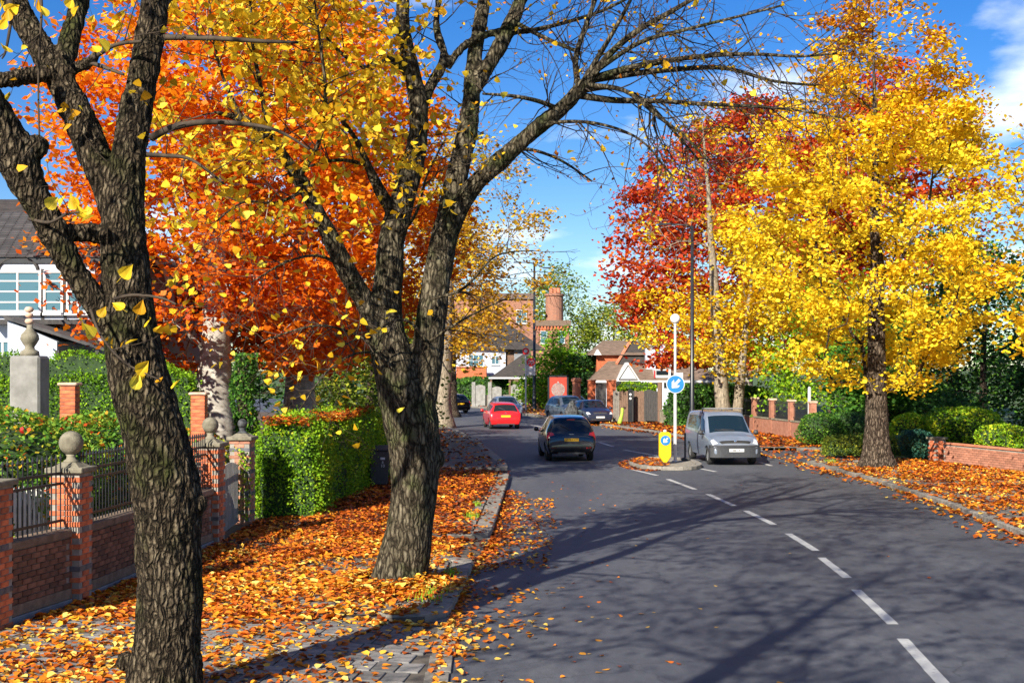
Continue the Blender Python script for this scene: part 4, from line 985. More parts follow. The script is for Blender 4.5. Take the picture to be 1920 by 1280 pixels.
t2_br_spec = [
    [(1112, 140, 18, -0.5), (1150, 95, 15, -0.6), (1200, 55, 13, -0.7), (1262, 20, 11, -0.9), (1330, -20, 8, -1.0)],
    [(1105, 150, 18, -0.4), (1180, 128, 15, -0.6), (1265, 112, 12, -0.8), (1340, 104, 10, -1.0), (1420, 102, 8, -1.1), (1500, 106, 6, -1.2), (1570, 100, 4, -1.3)],
    [(1108, 150, 17, -0.4), (1190, 138, 14, -0.2), (1270, 130, 12, 0.0), (1360, 128, 10, 0.1), (1450, 152, 7, 0.2), (1530, 160, 5, 0.3)],
    [(1080, 178, 17, -0.3), (1150, 188, 14, -0.5), (1240, 190, 11, -0.7), (1330, 196, 9, -0.8), (1420, 200, 7, -0.9), (1500, 208, 5, -1.0), (1580, 222, 3, -1.1)],
    [(1085, 165, 15, -0.3), (1080, 110, 13, -0.1), (1098, 50, 11, 0.1), (1120, -10, 9, 0.3)], [(1090, 160, 14, -0.3), (1120, 110, 12, -0.4), (1150, 60, 10, -0.5), (1180, 5, 8, -0.6), (1205, -50, 6, -0.7)],
    [(1095, 170, 12, -0.2), (1150, 165, 10, 0.2), (1210, 190, 8, 0.5), (1262, 245, 6, 0.8), (1310, 300, 4, 1.0)], [(1105, 160, 12, -0.5), (1170, 170, 10, -0.9), (1230, 215, 8, -1.2), (1290, 262, 5, -1.5), (1350, 330, 3, -1.8)],
    [(1050, 206, 12, -0.3), (1010, 190, 10, -0.5), (960, 180, 8, -0.7), (905, 176, 5, -0.9)], [(1115, 135, 12, -0.5), (1200, 80, 10, -0.9), (1290, 55, 8, -1.2), (1390, 30, 6, -1.4), (1470, 10, 4, -1.6)],
    [(985, 60, 11, 1.1), (1050, 45, 9, 1.2), (1130, 20, 7, 1.3), (1210, -20, 5, 1.4)], [(960, 40, 12, 1.1), (1030, 75, 9, 0.9), (1090, 100, 7, 0.8)],
    [(1000, 246, 11, -0.2), (1040, 230, 9, -0.5), (1120, 232, 7, -0.8), (1200, 262, 5, -1.0), (1260, 330, 3, -1.2)],
    [(950, 290, 10, 0.0), (990, 280, 8, 0.3), (1050, 300, 6, 0.6), (1110, 340, 4, 0.8)], [(800, 640, 8, -0.3), (760, 600, 6, -0.6), (700, 620, 4, -0.8), (620, 660, 3, -1.0)],
    [(735, 690, 8, -0.3), (690, 640, 6, -0.5), (600, 610, 5, -0.7), (490, 640, 3, -0.9)], [(745, 700, 8, -0.3), (690, 660, 6, -0.6), (620, 690, 4, -0.8), (560, 770, 3, -1.0)],
    [(806, 640, 7, -0.3), (850, 610, 6, -0.5), (905, 580, 4, -0.7), (950, 560, 3, -0.8)], [(812, 560, 8, -0.2), (870, 540, 6, -0.4), (930, 480, 4, -0.6), (1000, 470, 3, -0.8)],
    [(690, 310, 10, -0.3), (640, 300, 8, -0.5), (585, 310, 6, -0.7), (530, 330, 4, -0.9)], [(500, 245, 12, -1.1), (490, 170, 10, -1.2), (475, 90, 8, -1.3), (470, 10, 6, -1.4), (460, -80, 4, -1.5)],
    [(560, 335, 12, -0.8), (600, 260, 10, -1.0), (610, 170, 8, -1.1), (600, 80, 6, -1.2), (590, 0, 4, -1.3)], [(690, 130, 10, -0.1), (640, 100, 8, -0.3), (590, 40, 6, -0.5), (560, -40, 4, -0.6)],
    [(455, 224, 9, -1.3), (420, 150, 7, -1.5), (400, 70, 5, -1.6), (390, -20, 4, -1.7)], [(650, 505, 10, -0.3), (600, 480, 7, -0.6), (540, 490, 5, -0.9), (470, 530, 3, -1.1)],
    [(572, 355, 9, -0.7), (520, 380, 7, -1.0), (455, 380, 5, -1.2), (400, 420, 3, -1.4)], [(735, 460, 9, 0.1), (780, 400, 7, -0.3), (800, 330, 5, -0.6), (835, 260, 4, -0.8)],
]
t2_br = [limb_points(s, D2) for s in t2_br_spec]
mb = MB(o2)
for P, Rr in t2_br: mb.tube(P, Rr * 0.86, 7)
mb.make('branches', M['bark_mid'], T2, smooth=True, kind='stuff')
R2 = np.random.default_rng(23)
outer = [(l[0][len(l[0]) // 2:], l[1][len(l[0]) // 2:]) for l in t2_limbs[:9]]
nd, pr, rd, tp2 = twigs(R2, t2_br, 6.5, 1.25, 2, np.array([0.1, 0, -0.12]), 0.013)
nd2, pr2, rd2, tp2b = twigs(R2, outer, 3.2, 1.25, 2, np.array([0, 0, 0.1]), 0.013)
nd3, pr3, rd3, tp2c = twigs(R2, [t2_limbs[0], t2_limbs[1]], 1.8, 0.95, 1, np.array([0, -0.1, -0.1]), 0.006)
pr2 = np.where(pr2 >= 0, pr2 + len(nd), -1); pr3 = np.where(pr3 >= 0, pr3 + len(nd) + len(nd2), -1)
fast_tubes('twigs', np.concatenate([nd, nd2, nd3]), np.concatenate([pr, pr2, pr3]), np.concatenate([rd, rd2, rd3]), M['twig'], T2, o2, 3)
allt = np.concatenate([tp2, tp2b])
px = 960 + allt[:, 0] / allt[:, 1] * FPX; py = HORIZON - (allt[:, 2] - H) / allt[:, 1] * FPX
wgt = np.where(px < 830, 1.0, np.where(px < 960, 0.10, 0.012)) * np.where(py > 430, 0.10, 1.0) * np.where(py < -40, 0.6, 1.0); wgt /= wgt.sum()
sel = allt[R2.choice(len(allt), 4300, p=wgt)] + R2.normal(size=(4300, 3)) * 0.10
crown2 = foliage('crown', sel, 0.105, np.clip(R2.normal(0.68, 0.2, 4300), 0, 1), M['leaf_yellow'], T2, o2, 'heart', 0.3)
rs = allt[(px > 860) & (py < 420)]; rs = rs[R2.integers(0, len(rs), 1300)] + R2.normal(size=(1300, 3)) * 0.05
foliage('russet_leaves', rs, 0.052, R2.uniform(0.0, 0.65, 1300), M['leaf_gold'], T2, o2, 'heart', 0.2)
big = allt[R2.choice(len(allt), 300, p=wgt)] + R2.normal(size=(300, 3)) * 0.035
single_leaves(crown2, big, 0.112, R2, o2)


def upper_crown(T, org, trunk_l, zlo, zhi, rad_c, c, n, leaves, seed):
    R = np.random.default_rng(seed)
    pts = crown_points(R, n, c, lambda h: rad_c * math.sin(math.pi * (0.2 + 0.75 * h)) ** 0.6, zlo, zhi, 0.15)
    nodes, par, rad, nch = colonize(R, [tuple(p) for p in trunk_l[0]], trunk_l[1], pts, start=0.62, updir=1.2)
    k = len(trunk_l[0]); fast_tubes('upper_branches', nodes, par, np.where(np.arange(len(nodes)) < k, -1, rad * 0.9), M['twig'], T, org, 4)
    tips = nodes[(np.arange(len(nodes)) >= k) & (rad < 0.04)]; sel = tips[R.integers(0, len(tips), leaves)] + R.normal(size=(leaves, 3)) * 0.25
    foliage('upper_foliage', sel, 0.12, np.clip(R.normal(0.65, 0.2, leaves), 0, 1), M['leaf_yellow'], T, org, 'quad', 0.4)
upper_crown(T1, o1, t1_limbs[0], 8.2, 13.5, 4.2, (-3.2, 12.6), 260, 2200, 71)
upper_crown(T2, o2, t2_limbs[0], 9.4, 14.5, 4.6, (-1.2, 19.8), 280, 2600, 72)

# a third street tree further back along the kerb, out of the picture behind the viewer: its shadow crosses the near road
def ovate(rmax, low=0.35):
    return lambda h: rmax * (math.sin(math.pi * min(1, (h * 0.93 + 0.07)) ** low)) ** 0.8 if h < 1 else 0.1
tree('street_tree', 'bare street tree on the pavement behind the viewer, seen only by its shadow', (-4.0, 3.0), 14.5, 0.36, lambda h: 5.0 * math.sin(math.pi * min(1, h * 0.9 + 0.1)) ** 0.6 + 0.3, 6.6, 420, 4200, 0.14, M['leaf_yellow'], M['bark_mid'], 31, group='street trees in front of the garden walls', hollow=0.1)
tree('street_tree', 'leafy street tree far back behind the viewer, seen only by its shadow', (-4.4, -6.0), 13.5, 0.34, lambda h: 4.8 * math.sin(math.pi * min(1, h * 0.9 + 0.1)) ** 0.6 + 0.3, 4.0, 420, 5000, 0.14, M['leaf_yellow'], M['bark_mid'], 32, group='street trees in front of the garden walls', hollow=0.1)

# ------------------------------------------------------------------ garden and background trees
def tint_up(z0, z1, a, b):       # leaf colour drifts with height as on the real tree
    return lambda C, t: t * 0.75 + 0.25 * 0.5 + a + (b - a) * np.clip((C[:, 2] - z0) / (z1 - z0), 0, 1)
SIN = lambda rm, p=0.6, o=0.08: (lambda h: rm * math.sin(math.pi * min(0.999, h * (1 - o) + o)) ** p)
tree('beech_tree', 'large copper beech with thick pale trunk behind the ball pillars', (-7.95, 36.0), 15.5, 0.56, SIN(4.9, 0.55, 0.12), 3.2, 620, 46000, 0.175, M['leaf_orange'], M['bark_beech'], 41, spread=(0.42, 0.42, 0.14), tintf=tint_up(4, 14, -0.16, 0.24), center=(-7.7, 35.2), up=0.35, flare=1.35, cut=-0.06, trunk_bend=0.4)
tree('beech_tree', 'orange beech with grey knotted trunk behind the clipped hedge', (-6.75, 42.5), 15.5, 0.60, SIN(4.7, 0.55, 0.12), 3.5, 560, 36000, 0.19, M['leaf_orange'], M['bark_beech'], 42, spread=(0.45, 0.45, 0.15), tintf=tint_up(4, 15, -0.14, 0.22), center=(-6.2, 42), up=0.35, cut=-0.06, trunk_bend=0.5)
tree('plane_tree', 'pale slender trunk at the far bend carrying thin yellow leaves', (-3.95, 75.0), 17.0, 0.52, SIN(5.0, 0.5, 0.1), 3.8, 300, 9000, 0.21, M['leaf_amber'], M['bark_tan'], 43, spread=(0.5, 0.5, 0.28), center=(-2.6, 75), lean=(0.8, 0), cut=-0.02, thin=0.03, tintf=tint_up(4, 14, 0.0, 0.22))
tree('plane_tree', 'amber tree with a dark trunk behind the pale slender one', (-4.2, 92.0), 15.0, 0.45, SIN(4.2, 0.5, 0.1), 3.0, 260, 10000, 0.28, M['leaf_amber'], M['bark_brown'], 44, spread=(0.6, 0.6, 0.35), center=(-4.9, 91))
# right-hand side
def yprof(h): return float(np.interp(h, (0, 0.05, 0.25, 0.52, 0.72, 0.865, 1.0), (1.6, 2.6, 4.1, 4.1, 3.4, 2.6, 1.4)))
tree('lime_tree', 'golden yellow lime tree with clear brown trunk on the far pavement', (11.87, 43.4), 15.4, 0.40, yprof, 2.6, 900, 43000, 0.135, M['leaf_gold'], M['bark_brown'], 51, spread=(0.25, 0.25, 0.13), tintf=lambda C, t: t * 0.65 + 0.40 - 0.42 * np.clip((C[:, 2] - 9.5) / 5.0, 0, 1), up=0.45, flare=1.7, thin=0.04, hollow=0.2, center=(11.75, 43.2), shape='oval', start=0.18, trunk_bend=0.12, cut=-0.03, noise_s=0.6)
tree('lime_tree', 'tall twin-stemmed tree with bare upper stems behind the silver van', (10.65, 66.5), 17.5, 0.42, SIN(4.6, 0.6, 0.15), 3.6, 240, 4200, 0.2, M['leaf_gold'], M['bark_tan'], 52, spread=(0.45, 0.45, 0.22), tintf=lambda C, t: t * 0.7 + 0.25, lean=(-1.2, 0.5), cut=-0.02, start=0.12, leaf_mask=lambda P: (P[:, 2] < 7.5) | (rng.uniform(0, 1, len(P)) < 0.10))
tree('lime_tree', 'second stem of low yellow leaves beside the twin-stemmed tree', (11.2, 66.9), 11.5, 0.30, SIN(3.2, 0.6, 0.2), 2.9, 150, 6500, 0.21, M['leaf_gold'], M['bark_tan'], 53, spread=(0.45, 0.45, 0.22), tintf=lambda C, t: t * 0.6 + 0.35, lean=(1.0, 0.3), start=0.15)
tree('copper_beech', 'deep red copper beech towering behind the black lamp post', (14.6, 84.0), 20.5, 0.65, SIN(8.4, 0.62, 0.16), 3.4, 760, 43000, 0.30, M['leaf_red'], M['bark_beech'], 54, spread=(0.65, 0.65, 0.2), up=0.4, cut=-0.1, noise_s=0.35)
tree('copper_beech', 'red and orange beech crown rising behind the golden lime', (22.0, 80.0), 22.0, 0.6, SIN(7.0, 0.6, 0.16), 4.0, 420, 26000, 0.3, M['leaf_red'], M['bark_beech'], 55, spread=(0.6, 0.6, 0.2), up=0.4, tintf=lambda C, t: t + 0.12)
tree('lime_tree', 'yellow tree cut by the right picture edge above dark evergreens', (15.7, 35.0), 11.0, 0.32, SIN(3.4, 0.55, 0.12), 3.0, 260, 9500, 0.15, M['leaf_gold'], M['bark_brown'], 56, spread=(0.34, 0.34, 0.2), tintf=lambda C, t: t * 0.7 + 0.28, shape='oval')
tree('weeping_tree', 'light green weeping tree hanging over the brick wall with railings', (15.8, 66.0), 7.6, 0.22, SIN(4.6, 0.5, 0.2), 1.7, 240, 10500, 0.17, M['leaf_lime'], M['bark_brown'], 57, spread=(0.35, 0.35, 0.4), up=0.2, tintf=lambda C, t: t * 0.9 + 0.05)
for i, (x, y_, h, r, s, lf, lab) in enumerate([
        (19.8, 56, 8.5, 3.0, 61, 'leaf_dark', 'dark evergreen tree filling the garden under the yellow branches'),
        (23.5, 54, 9.0, 3.2, 62, 'leaf_dark', 'dark evergreen at the picture edge behind the low brick wall'),
        (16.8, 60, 5.2, 2.5, 63, 'leaf_green', 'shaded evergreen directly behind the golden lime trunk'),
        (24.0, 72, 11, 3.6, 64, 'leaf_green', 'green tree showing between the golden lime and the dark evergreens'),
        (29.0, 70, 11, 4.0, 65, 'leaf_green', 'green tree furthest towards the picture edge behind the evergreens')]):
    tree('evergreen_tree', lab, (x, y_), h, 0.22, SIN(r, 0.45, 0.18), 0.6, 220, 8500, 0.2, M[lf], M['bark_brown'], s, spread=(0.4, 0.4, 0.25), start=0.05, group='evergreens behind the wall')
tree('conifer', 'dense green conifer in front of the brick house at the bend', (3.9, 108.0), 6.6, 0.25, lambda h: 3.9 * (1 - h) ** 0.7 + 0.25, 0.4, 300, 13000, 0.24, M['leaf_lime'], M['bark_brown'], 71, spread=(0.4, 0.4, 0.2), start=0.03, center=(4.1, 108), cut=-0.3)
tree('conifer', 'dark green conifer shading the brick gate pillars', (5.9, 106.0), 4.9, 0.22, lambda h: 2.6 * (1 - h) ** 0.6 + 0.25, 0.4, 200, 6500, 0.24, M['leaf_dark'], M['bark_brown'], 72, spread=(0.4, 0.4, 0.2), start=0.03, cut=-0.3)
tree('broadleaf_tree', 'yellow-green tree rising behind the round brick chimney', (5.4, 168.0), 16.0, 0.4, SIN(5.0, 0.5, 0.12), 4.5, 240, 8000, 0.34, M['leaf_olive'], M['bark_brown'], 73, spread=(0.7, 0.7, 0.5), cut=-0.05)
tree('broadleaf_tree', 'pale yellow-green tree behind the brown tiled roof', (13.0, 170.0), 12.5, 0.4, SIN(5.0, 0.5, 0.12), 3.0, 220, 6500, 0.34, M['leaf_olive'], M['bark_brown'], 74, spread=(0.7, 0.7, 0.5), tintf=lambda C, t: t + 0.15)
tree('broadleaf_tree', 'green tree low behind the side of the brown tiled roof', (24.0, 165.0), 11.5, 0.4, SIN(6.0, 0.5, 0.12), 2.0, 220, 6500, 0.34, M['leaf_green'], M['bark_brown'], 75, spread=(0.7, 0.7, 0.5))
tree('broadleaf_tree', 'far amber tree at the road bend behind the dark trunk', (-14.0, 135.0), 13.0, 0.4, SIN(6.0, 0.5, 0.12), 1.5, 240, 8000, 0.3, M['leaf_amber'], M['bark_brown'], 76, spread=(0.7, 0.7, 0.5))
tree('broadleaf_tree', 'green tree above the hedge beside the white rendered house', (-11.6, 48.0), 6.6, 0.25, SIN(3.4, 0.5, 0.15), 1.0, 180, 8000, 0.17, M['leaf_green'], M['bark_brown'], 77, spread=(0.4, 0.4, 0.3), start=0.05)
tree('broadleaf_tree', 'mixed olive tree in the garden behind the clipped hedge', (-5.9, 55.0), 6.8, 0.25, SIN(3.0, 0.5, 0.15), 0.6, 180, 7500, 0.2, M['leaf_olive'], M['bark_brown'], 78, spread=(0.4, 0.4, 0.3), start=0.05)
tree('broadleaf_tree', 'dark green tree behind the clipped hedge', (-7.6, 62.0), 7.2, 0.25, SIN(3.6, 0.5, 0.15), 0.6, 180, 7500, 0.2, M['leaf_dark'], M['bark_brown'], 79, spread=(0.4, 0.4, 0.3), start=0.05)

# ------------------------------------------------------------------ hedges and shrubs
hedge('clipped_hedge', 'bright green conifer hedge block next to the creeper-covered pillar', -4.9, 30.1, 1.2, 3.0, 0.1, 2.16, 0.05, 26000, 0.058, M['leaf_lime'], 81, group='hedge along the pavement', rough=0.17, rnd=1.1)
hedge('clipped_hedge', 'longer bright green conifer hedge running up to the black bin', -4.62, 35.6, 1.45, 7.3, 0.1, 2.12, -0.09, 40000, 0.06, M['leaf_lime'], 82, group='hedge along the pavement', rough=0.16, rnd=1.1)
hedge('boundary_hedge', 'tall dark green clipped hedge in front of the white house', -10.35, 29.6, 6.9, 1.0, 0.1, 3.55, 0.0, 42000, 0.055, M['leaf_lime'], 83, rough=0.03, rnd=0.3, tintf=lambda C, t: t * 0.8 + 0.05)
hedge('garden_hedge', 'green hedge behind the lamp post and blue round sign', 11.35, 73.4, 5.4, 1.6, 0.1, 2.35, -0.55, 9000, 0.16, M['leaf_green'], 84, rough=0.08)
hedge('low_hedge', 'low dark clipped hedge beside the golden lime trunk', 13.35, 49.6, 3.4, 0.9, 0.1, 0.78, -0.08, 9000, 0.06, M['leaf_olive'], 85, rough=0.05)
bush('shrub', 'flowering garden shrub with red berries behind the near railing', (-8.15, 21.0, 1.45), (1.5, 1.7, 1.4), 17000, 0.075, M['leaf_mixed'], 91)
bush('shrub', 'green and yellow shrub with red berries beside the small brick post', (-7.3, 23.2, 1.25), (1.2, 1.6, 1.45), 14000, 0.075, M['leaf_mixed'], 92)
bush('shrub', 'garden shrub at the very edge behind the iron railing', (-8.3, 18.6, 1.15), (1.3, 1.2, 1.2), 9000, 0.075, M['leaf_mixed'], 93)
bush('shrub', 'rust-brown low shrub at the foot of the copper beech', (-6.9, 29.0, 0.9), (1.0, 1.2, 1.25), 6000, 0.075, M['leaf_mixed'], 94, tintf=lambda C, t: np.clip(t + 0.25, 0, 1))
iv = thing('ivy_clad_post', 'tall post wrapped in dark green ivy beside the beech trunk', 'ivy', (-5.95, 29.6, 0.1))
MB().lathe([(0.16, 0), (0.15, 3.3), (0.05, 3.45)], 10).make('post', M['bark_brown'], iv)
RI = np.random.default_rng(95); a_ = RI.uniform(0, 2 * math.pi, 5200); z_ = RI.uniform(0.1, 3.55, 5200); r_ = 0.22 + 0.07 * np.sin(z_ * 4 + a_) + RI.normal(size=5200) * 0.03
foliage('foliage', np.stack([np.cos(a_) * r_, np.sin(a_) * r_, z_], 1), 0.075, RI.uniform(0, 1, 5200), M['leaf_green'], iv, up=0.1)
# creeper on the third pillar and gate
cr_ = thing('creeper', 'thin green creeper climbing the brick pillar beside the hedge', 'creeper', (-5.52, 27.33, 0.1))
mb = MB(); cpts = []
for k in range(7):
    x = RI.uniform(-0.28, 0.1); P = [(x, -0.04 + RI.uniform(-.02, .01), 0.05 + RI.uniform(0, .6))]
    for s in range(9): P.append((P[-1][0] + RI.uniform(-.06, .06), -0.04 + RI.uniform(-.03, .01), P[-1][2] + 0.13))
    mb.tube(P, 0.006, 4); cpts += P
mb.make('stems', M['twig'], cr_)
cp_ = np.array(cpts); cp_ = np.repeat(cp_, 6, 0) + RI.normal(size=(len(cp_) * 6, 3)) * np.array([0.05, 0.02, 0.05])
foliage('foliage', cp_, 0.06, RI.uniform(0.3, 1, len(cp_)), M['leaf_lime'], cr_, up=0.1)
# right-hand garden shrubs
for (x, y_, z, rx, ry, rz_, n, sz, lf, sd, lab) in [
        (14.35, 47.2, 0.62, 0.55, 0.6, 0.62, 3600, 0.07, 'leaf_teal', 101, 'rounded blue-green bush at the end of the low brick wall'),
        (12.75, 55.0, 0.85, 0.95, 0.9, 0.75, 4200, 0.08, 'leaf_green', 102, 'clipped grey-green ball shrub beside the white post'),
        (14.25, 55.6, 0.85, 1.0, 0.9, 0.75, 4200, 0.08, 'leaf_dark', 103, 'dark clipped ball shrub behind the low hedge'),
        (16.2, 44.0, 0.95, 0.75, 0.9, 0.62, 3600, 0.08, 'leaf_lime', 104, 'yellow-green shrub on the low wall next to its brick pillar'),
        (16.9, 42.2, 0.92, 0.7, 0.9, 0.6, 3600, 0.08, 'leaf_lime', 105, 'mid green shrub in the middle of the low wall'),
        (17.5, 40.2, 0.85, 0.7, 0.9, 0.6, 3600, 0.08, 'leaf_green', 106, 'green shrub dotted with yellow leaves on the low wall at the edge'),
        (17.0, 50.0, 1.0, 1.2, 1.2, 1.0, 5000, 0.1, 'leaf_lime', 107, 'fresh green bush behind the blue-green bush'),
        (15.4, 51.5, 0.8, 0.9, 0.9, 0.9, 4000, 0.1, 'leaf_lime', 108, 'leafy bush beside the golden lime trunk'),
        (19.6, 46.5, 1.1, 1.3, 1.3, 1.1, 5000, 0.1, 'leaf_lime', 109, 'broad green bush under the hanging yellow branch'),
        (22.0, 44.5, 1.2, 1.5, 1.5, 1.3, 5000, 0.1, 'leaf_dark', 110, 'dark broad bush cut by the picture edge behind the low wall'),
        (19.5, 64.0, 1.2, 2.6, 1.5, 1.5, 5000, 0.14, 'leaf_green', 111, 'wide dark bush behind the wall with railings')]:
    bush('shrub', lab, (x, y_, z), (rx, ry, rz_), n, sz, M[lf], sd, group='shrubs in the far gardens', tintf=lambda C, t: np.clip(t * 1.1 + 0.12, 0, 1), lumps=11)

# ------------------------------------------------------------------ fallen leaves
RL = np.random.default_rng(5)
def nz(x, y, s, o=0.0): return np.array([mnoise.noise(Vector((a * s + o, b * s, o))) for a, b in zip(x, y)])
pts = []; siz = []
def drift(n, ylo, yhi, xf, dens, zf, size, power=1.0):
    y = ylo + (yhi - ylo) * RL.uniform(0, 1, n) ** power; u = RL.uniform(0, 1, n); x = xf(y, u)
    keep = RL.uniform(0, 1, n) < dens(x, y, u); x, y, u = x[keep], y[keep], u[keep]
    z = zf(x, y) + RL.uniform(0.004, 0.03, len(x)); pts.append(np.stack([x, y, z], 1)); siz.append(np.full(len(x), size))
left_x = lambda y, u: interp_poly(WL, y) + 0.12 + (interp_poly(KL, y) - 0.12 - interp_poly(WL, y)) * u
def left_d(x, y, u):
    d = 0.78 + 0.8 * nz(x, y, 0.55, 3.0) + 0.3 * nz(x, y, 2.1, 8.0)
    d -= 0.55 * np.clip((u - 0.80) / 0.18, 0, 1)                     # swept thinner along the kerb
    d = np.where(y < 16.9, d * np.where(x < -2.6, 0.62, 0.30) + 0.02, d)
    d = np.where((y < 18.2) & (y >= 16.9) & (u > 0.5), d * 0.8, d)
    d = np.where((y > 40.5), d * 0.28, d)
    d -= 0.35 * ((y > 19.3) & (y < 22.5) & (u > 0.74)); d = np.where((x > interp_poly(KL, y) - 0.42) & (y > 17) & (y < 44), d * 0.22, d)
    return np.clip(d, 0.02, 1)
drift(33000, 12.8, 27.5, left_x, left_d, lambda x, y: plateau_z(x, y), 0.092)
drift(22000, 27.5, 43.0, left_x, left_d, lambda x, y: plateau_z(x, y), 0.105)
drift(6500, 43.0, 80.0, left_x, left_d, lambda x, y: plateau_z(x, y), 0.15)
for yl in (17.1, 22.75, 25.5, 41.1): drift(700, yl - 0.3, yl + 0.25, left_x, lambda x, y, u: np.where(u < 0.62, 0.8, 0.25), lambda x, y: plateau_z(x, y), 0.12)
# heap round the foot of the second tree
n_ = 2300; a_ = RL.uniform(0, 2 * math.pi, n_); r_ = 0.5 + np.abs(RL.normal(size=n_)) * 0.35
pts.append(np.stack([-1.75 + np.cos(a_) * r_ - 0.1, 19.6 + np.sin(a_) * r_, 0.14 + np.maximum(0, 0.16 - (r_ - 0.5) * 0.25) * RL.uniform(0.2, 1, n_)], 1)); siz.append(np.full(n_, 0.098))
# gutter on the left
def gut_x(y, u): return interp_poly(KL, y) + 0.02 + np.abs(u) ** 2.2 * 1.25
drift(6200, 13.0, 36.0, gut_x, lambda x, y, u: np.clip(0.75 + 0.7 * nz(x, y, 0.5, 9.0) - u * 0.75 + 0.25 * ((y > 22) & (y < 34)), 0, 1), lambda x, y: 0 * y, 0.088)
# right pavement, deep drifts, and its gutter
right_x = lambda y, u: interp_poly(KR, y) + 0.1 + (interp_poly(WR, y) - interp_poly(KR, y) - 0.2) * u
def right_d(x, y, u):
    d = 0.82 + 0.8 * nz(x, y, 0.5, 5.0) + 0.3 * nz(x, y, 1.9, 6.0)
    d = np.where((y > 46.6) & (y < 54), d * 0.16 + 0.10 * (u > 0.6), d)
    d = np.where((y > 42.6) & (y < 47) & (u < 0.45), d * 0.25, d)
    return np.clip(d, 0, 1)
drift(21000, 22.0, 46.6, right_x, right_d, lambda x, y: rz_right(y), 0.115)
drift(9500, 46.6, 82.0, right_x, right_d, lambda x, y: rz_right(y), 0.16)
drift(2600, 84.0, 118.0, right_x, lambda x, y, u: np.clip(0.5 + 0.8 * nz(x, y, 0.3, 7.0), 0, 1), lambda x, y: rz_right(y), 0.2)
def gutr_x(y, u): return interp_poly(KR, y) - 0.02 - np.abs(u) ** 2.0 * 0.9
drift(4200, 20.0, 80.0, gutr_x, lambda x, y, u: np.clip(0.72 + 0.7 * nz(x, y, 0.4, 2.0) - u * 0.7, 0, 1), lambda x, y: 0 * y, 0.13)
# on top of the hedge along the pavement
pts.append(np.stack([-4.9 + RL.uniform(-.5, .5, 1500), 30.1 + RL.uniform(-1.4, 1.4, 1500), 2.17 + RL.uniform(-.10, .08, 1500)], 1)); siz.append(np.full(1500, 0.085))
pts.append(np.stack([-4.65 + RL.uniform(-.62, .62, 4200), 35.6 + RL.uniform(-3.6, 3.6, 4200), 2.14 + RL.uniform(-.10, .09, 4200)], 1)); siz.append(np.full(4200, 0.085))
LP = np.concatenate(pts); LS = np.concatenate(siz)
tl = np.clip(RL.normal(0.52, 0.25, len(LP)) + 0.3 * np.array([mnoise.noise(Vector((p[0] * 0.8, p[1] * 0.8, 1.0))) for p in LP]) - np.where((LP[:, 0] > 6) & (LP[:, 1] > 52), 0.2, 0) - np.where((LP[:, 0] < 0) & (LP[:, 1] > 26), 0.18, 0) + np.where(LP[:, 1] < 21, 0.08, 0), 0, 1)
V, F, T = leaf_mesh(LP, LS, tl, 'oval', flat=True, curl=0.95, R=RL)
fl = build('fallen_leaves', V, F, M['leaf_litter'], None, tint=T, kind='stuff')
fl['label'] = 'thick carpet of orange and yellow fallen leaves on the pavements and gutters'; fl['category'] = 'leaves'
# single leaves lying apart on the asphalt
FALLEN = []
for k in range(5):
    v, f, t_ = leaf_mesh(np.zeros((1, 3)), 0.115, np.array([[0.25, 0.45, 0.6, 0.75, 0.9][k]]), 'oval', flat=True, curl=0.5, R=RL)
    me = bpy.data.meshes.new('fallen_leaf'); me.from_pydata([tuple(q) for q in v], [], [tuple(int(i) for i in q) for q in f]); me.update()
    at = me.attributes.new('tint', 'FLOAT', 'POINT'); at.data.foreach_set('value', np.ravel(t_).astype(np.float32)); me.materials.append(M['leaf_litter']); FALLEN.append(me)
for i in range(120):
    y_ = 13.5 + 26 * RL.uniform() ** 1.5; x_ = float(interp_poly(KL, y_)) + 0.9 + 1.9 * RL.uniform() ** 1.6 if i < 98 else RL.uniform(1.5, 9.0)
    o = link('fallen_leaf', FALLEN[i % 5], None, loc=(x_, y_, 0.008), rot=(0, 0, RL.uniform(0, 6.28)), scale=(0.72, 0.72, 0.72))
    tag(o, 'single fallen leaf lying apart on the open asphalt', 'leaf', 'single leaves on the asphalt')
# tufts of grass in the kerb joints
gp = []
for (x, y_, r, n) in [(-0.95, 20.5, 0.12, 60), (-1.15, 18.6, 0.2, 90), (-0.85, 28.5, 0.15, 80), (-4.2, 74.0, 0.5, 200), (-0.8, 31, 0.1, 40), (13.2, 47.6, 0.3, 80), (10.9, 45.6, 0.2, 60)]:
    gp.append(np.stack([x + RL.normal(size=n) * r * 0.5, y_ + RL.normal(size=n) * r * 1.6, np.full(n, 0.14)], 1))
gp = np.concatenate(gp); gn = len(gp); hh = RL.uniform(0.05, 0.14, gn); dx = RL.normal(size=(gn, 2)) * 0.03
V = np.stack([gp + np.array([-.006, 0, 0]), gp + np.array([.006, 0, 0]), gp + np.concatenate([dx, hh[:, None]], 1)], 1).reshape(-1, 3)
gr = build('grass', V, (np.arange(gn)[:, None] * 3 + np.array([[0, 1, 2]])), M['leaf_lime'], None, tint=np.repeat(RL.uniform(0.2, 0.9, gn), 3), kind='stuff')
gr['label'] = 'small green grass tufts in the joints along the kerbs'; gr['category'] = 'grass'
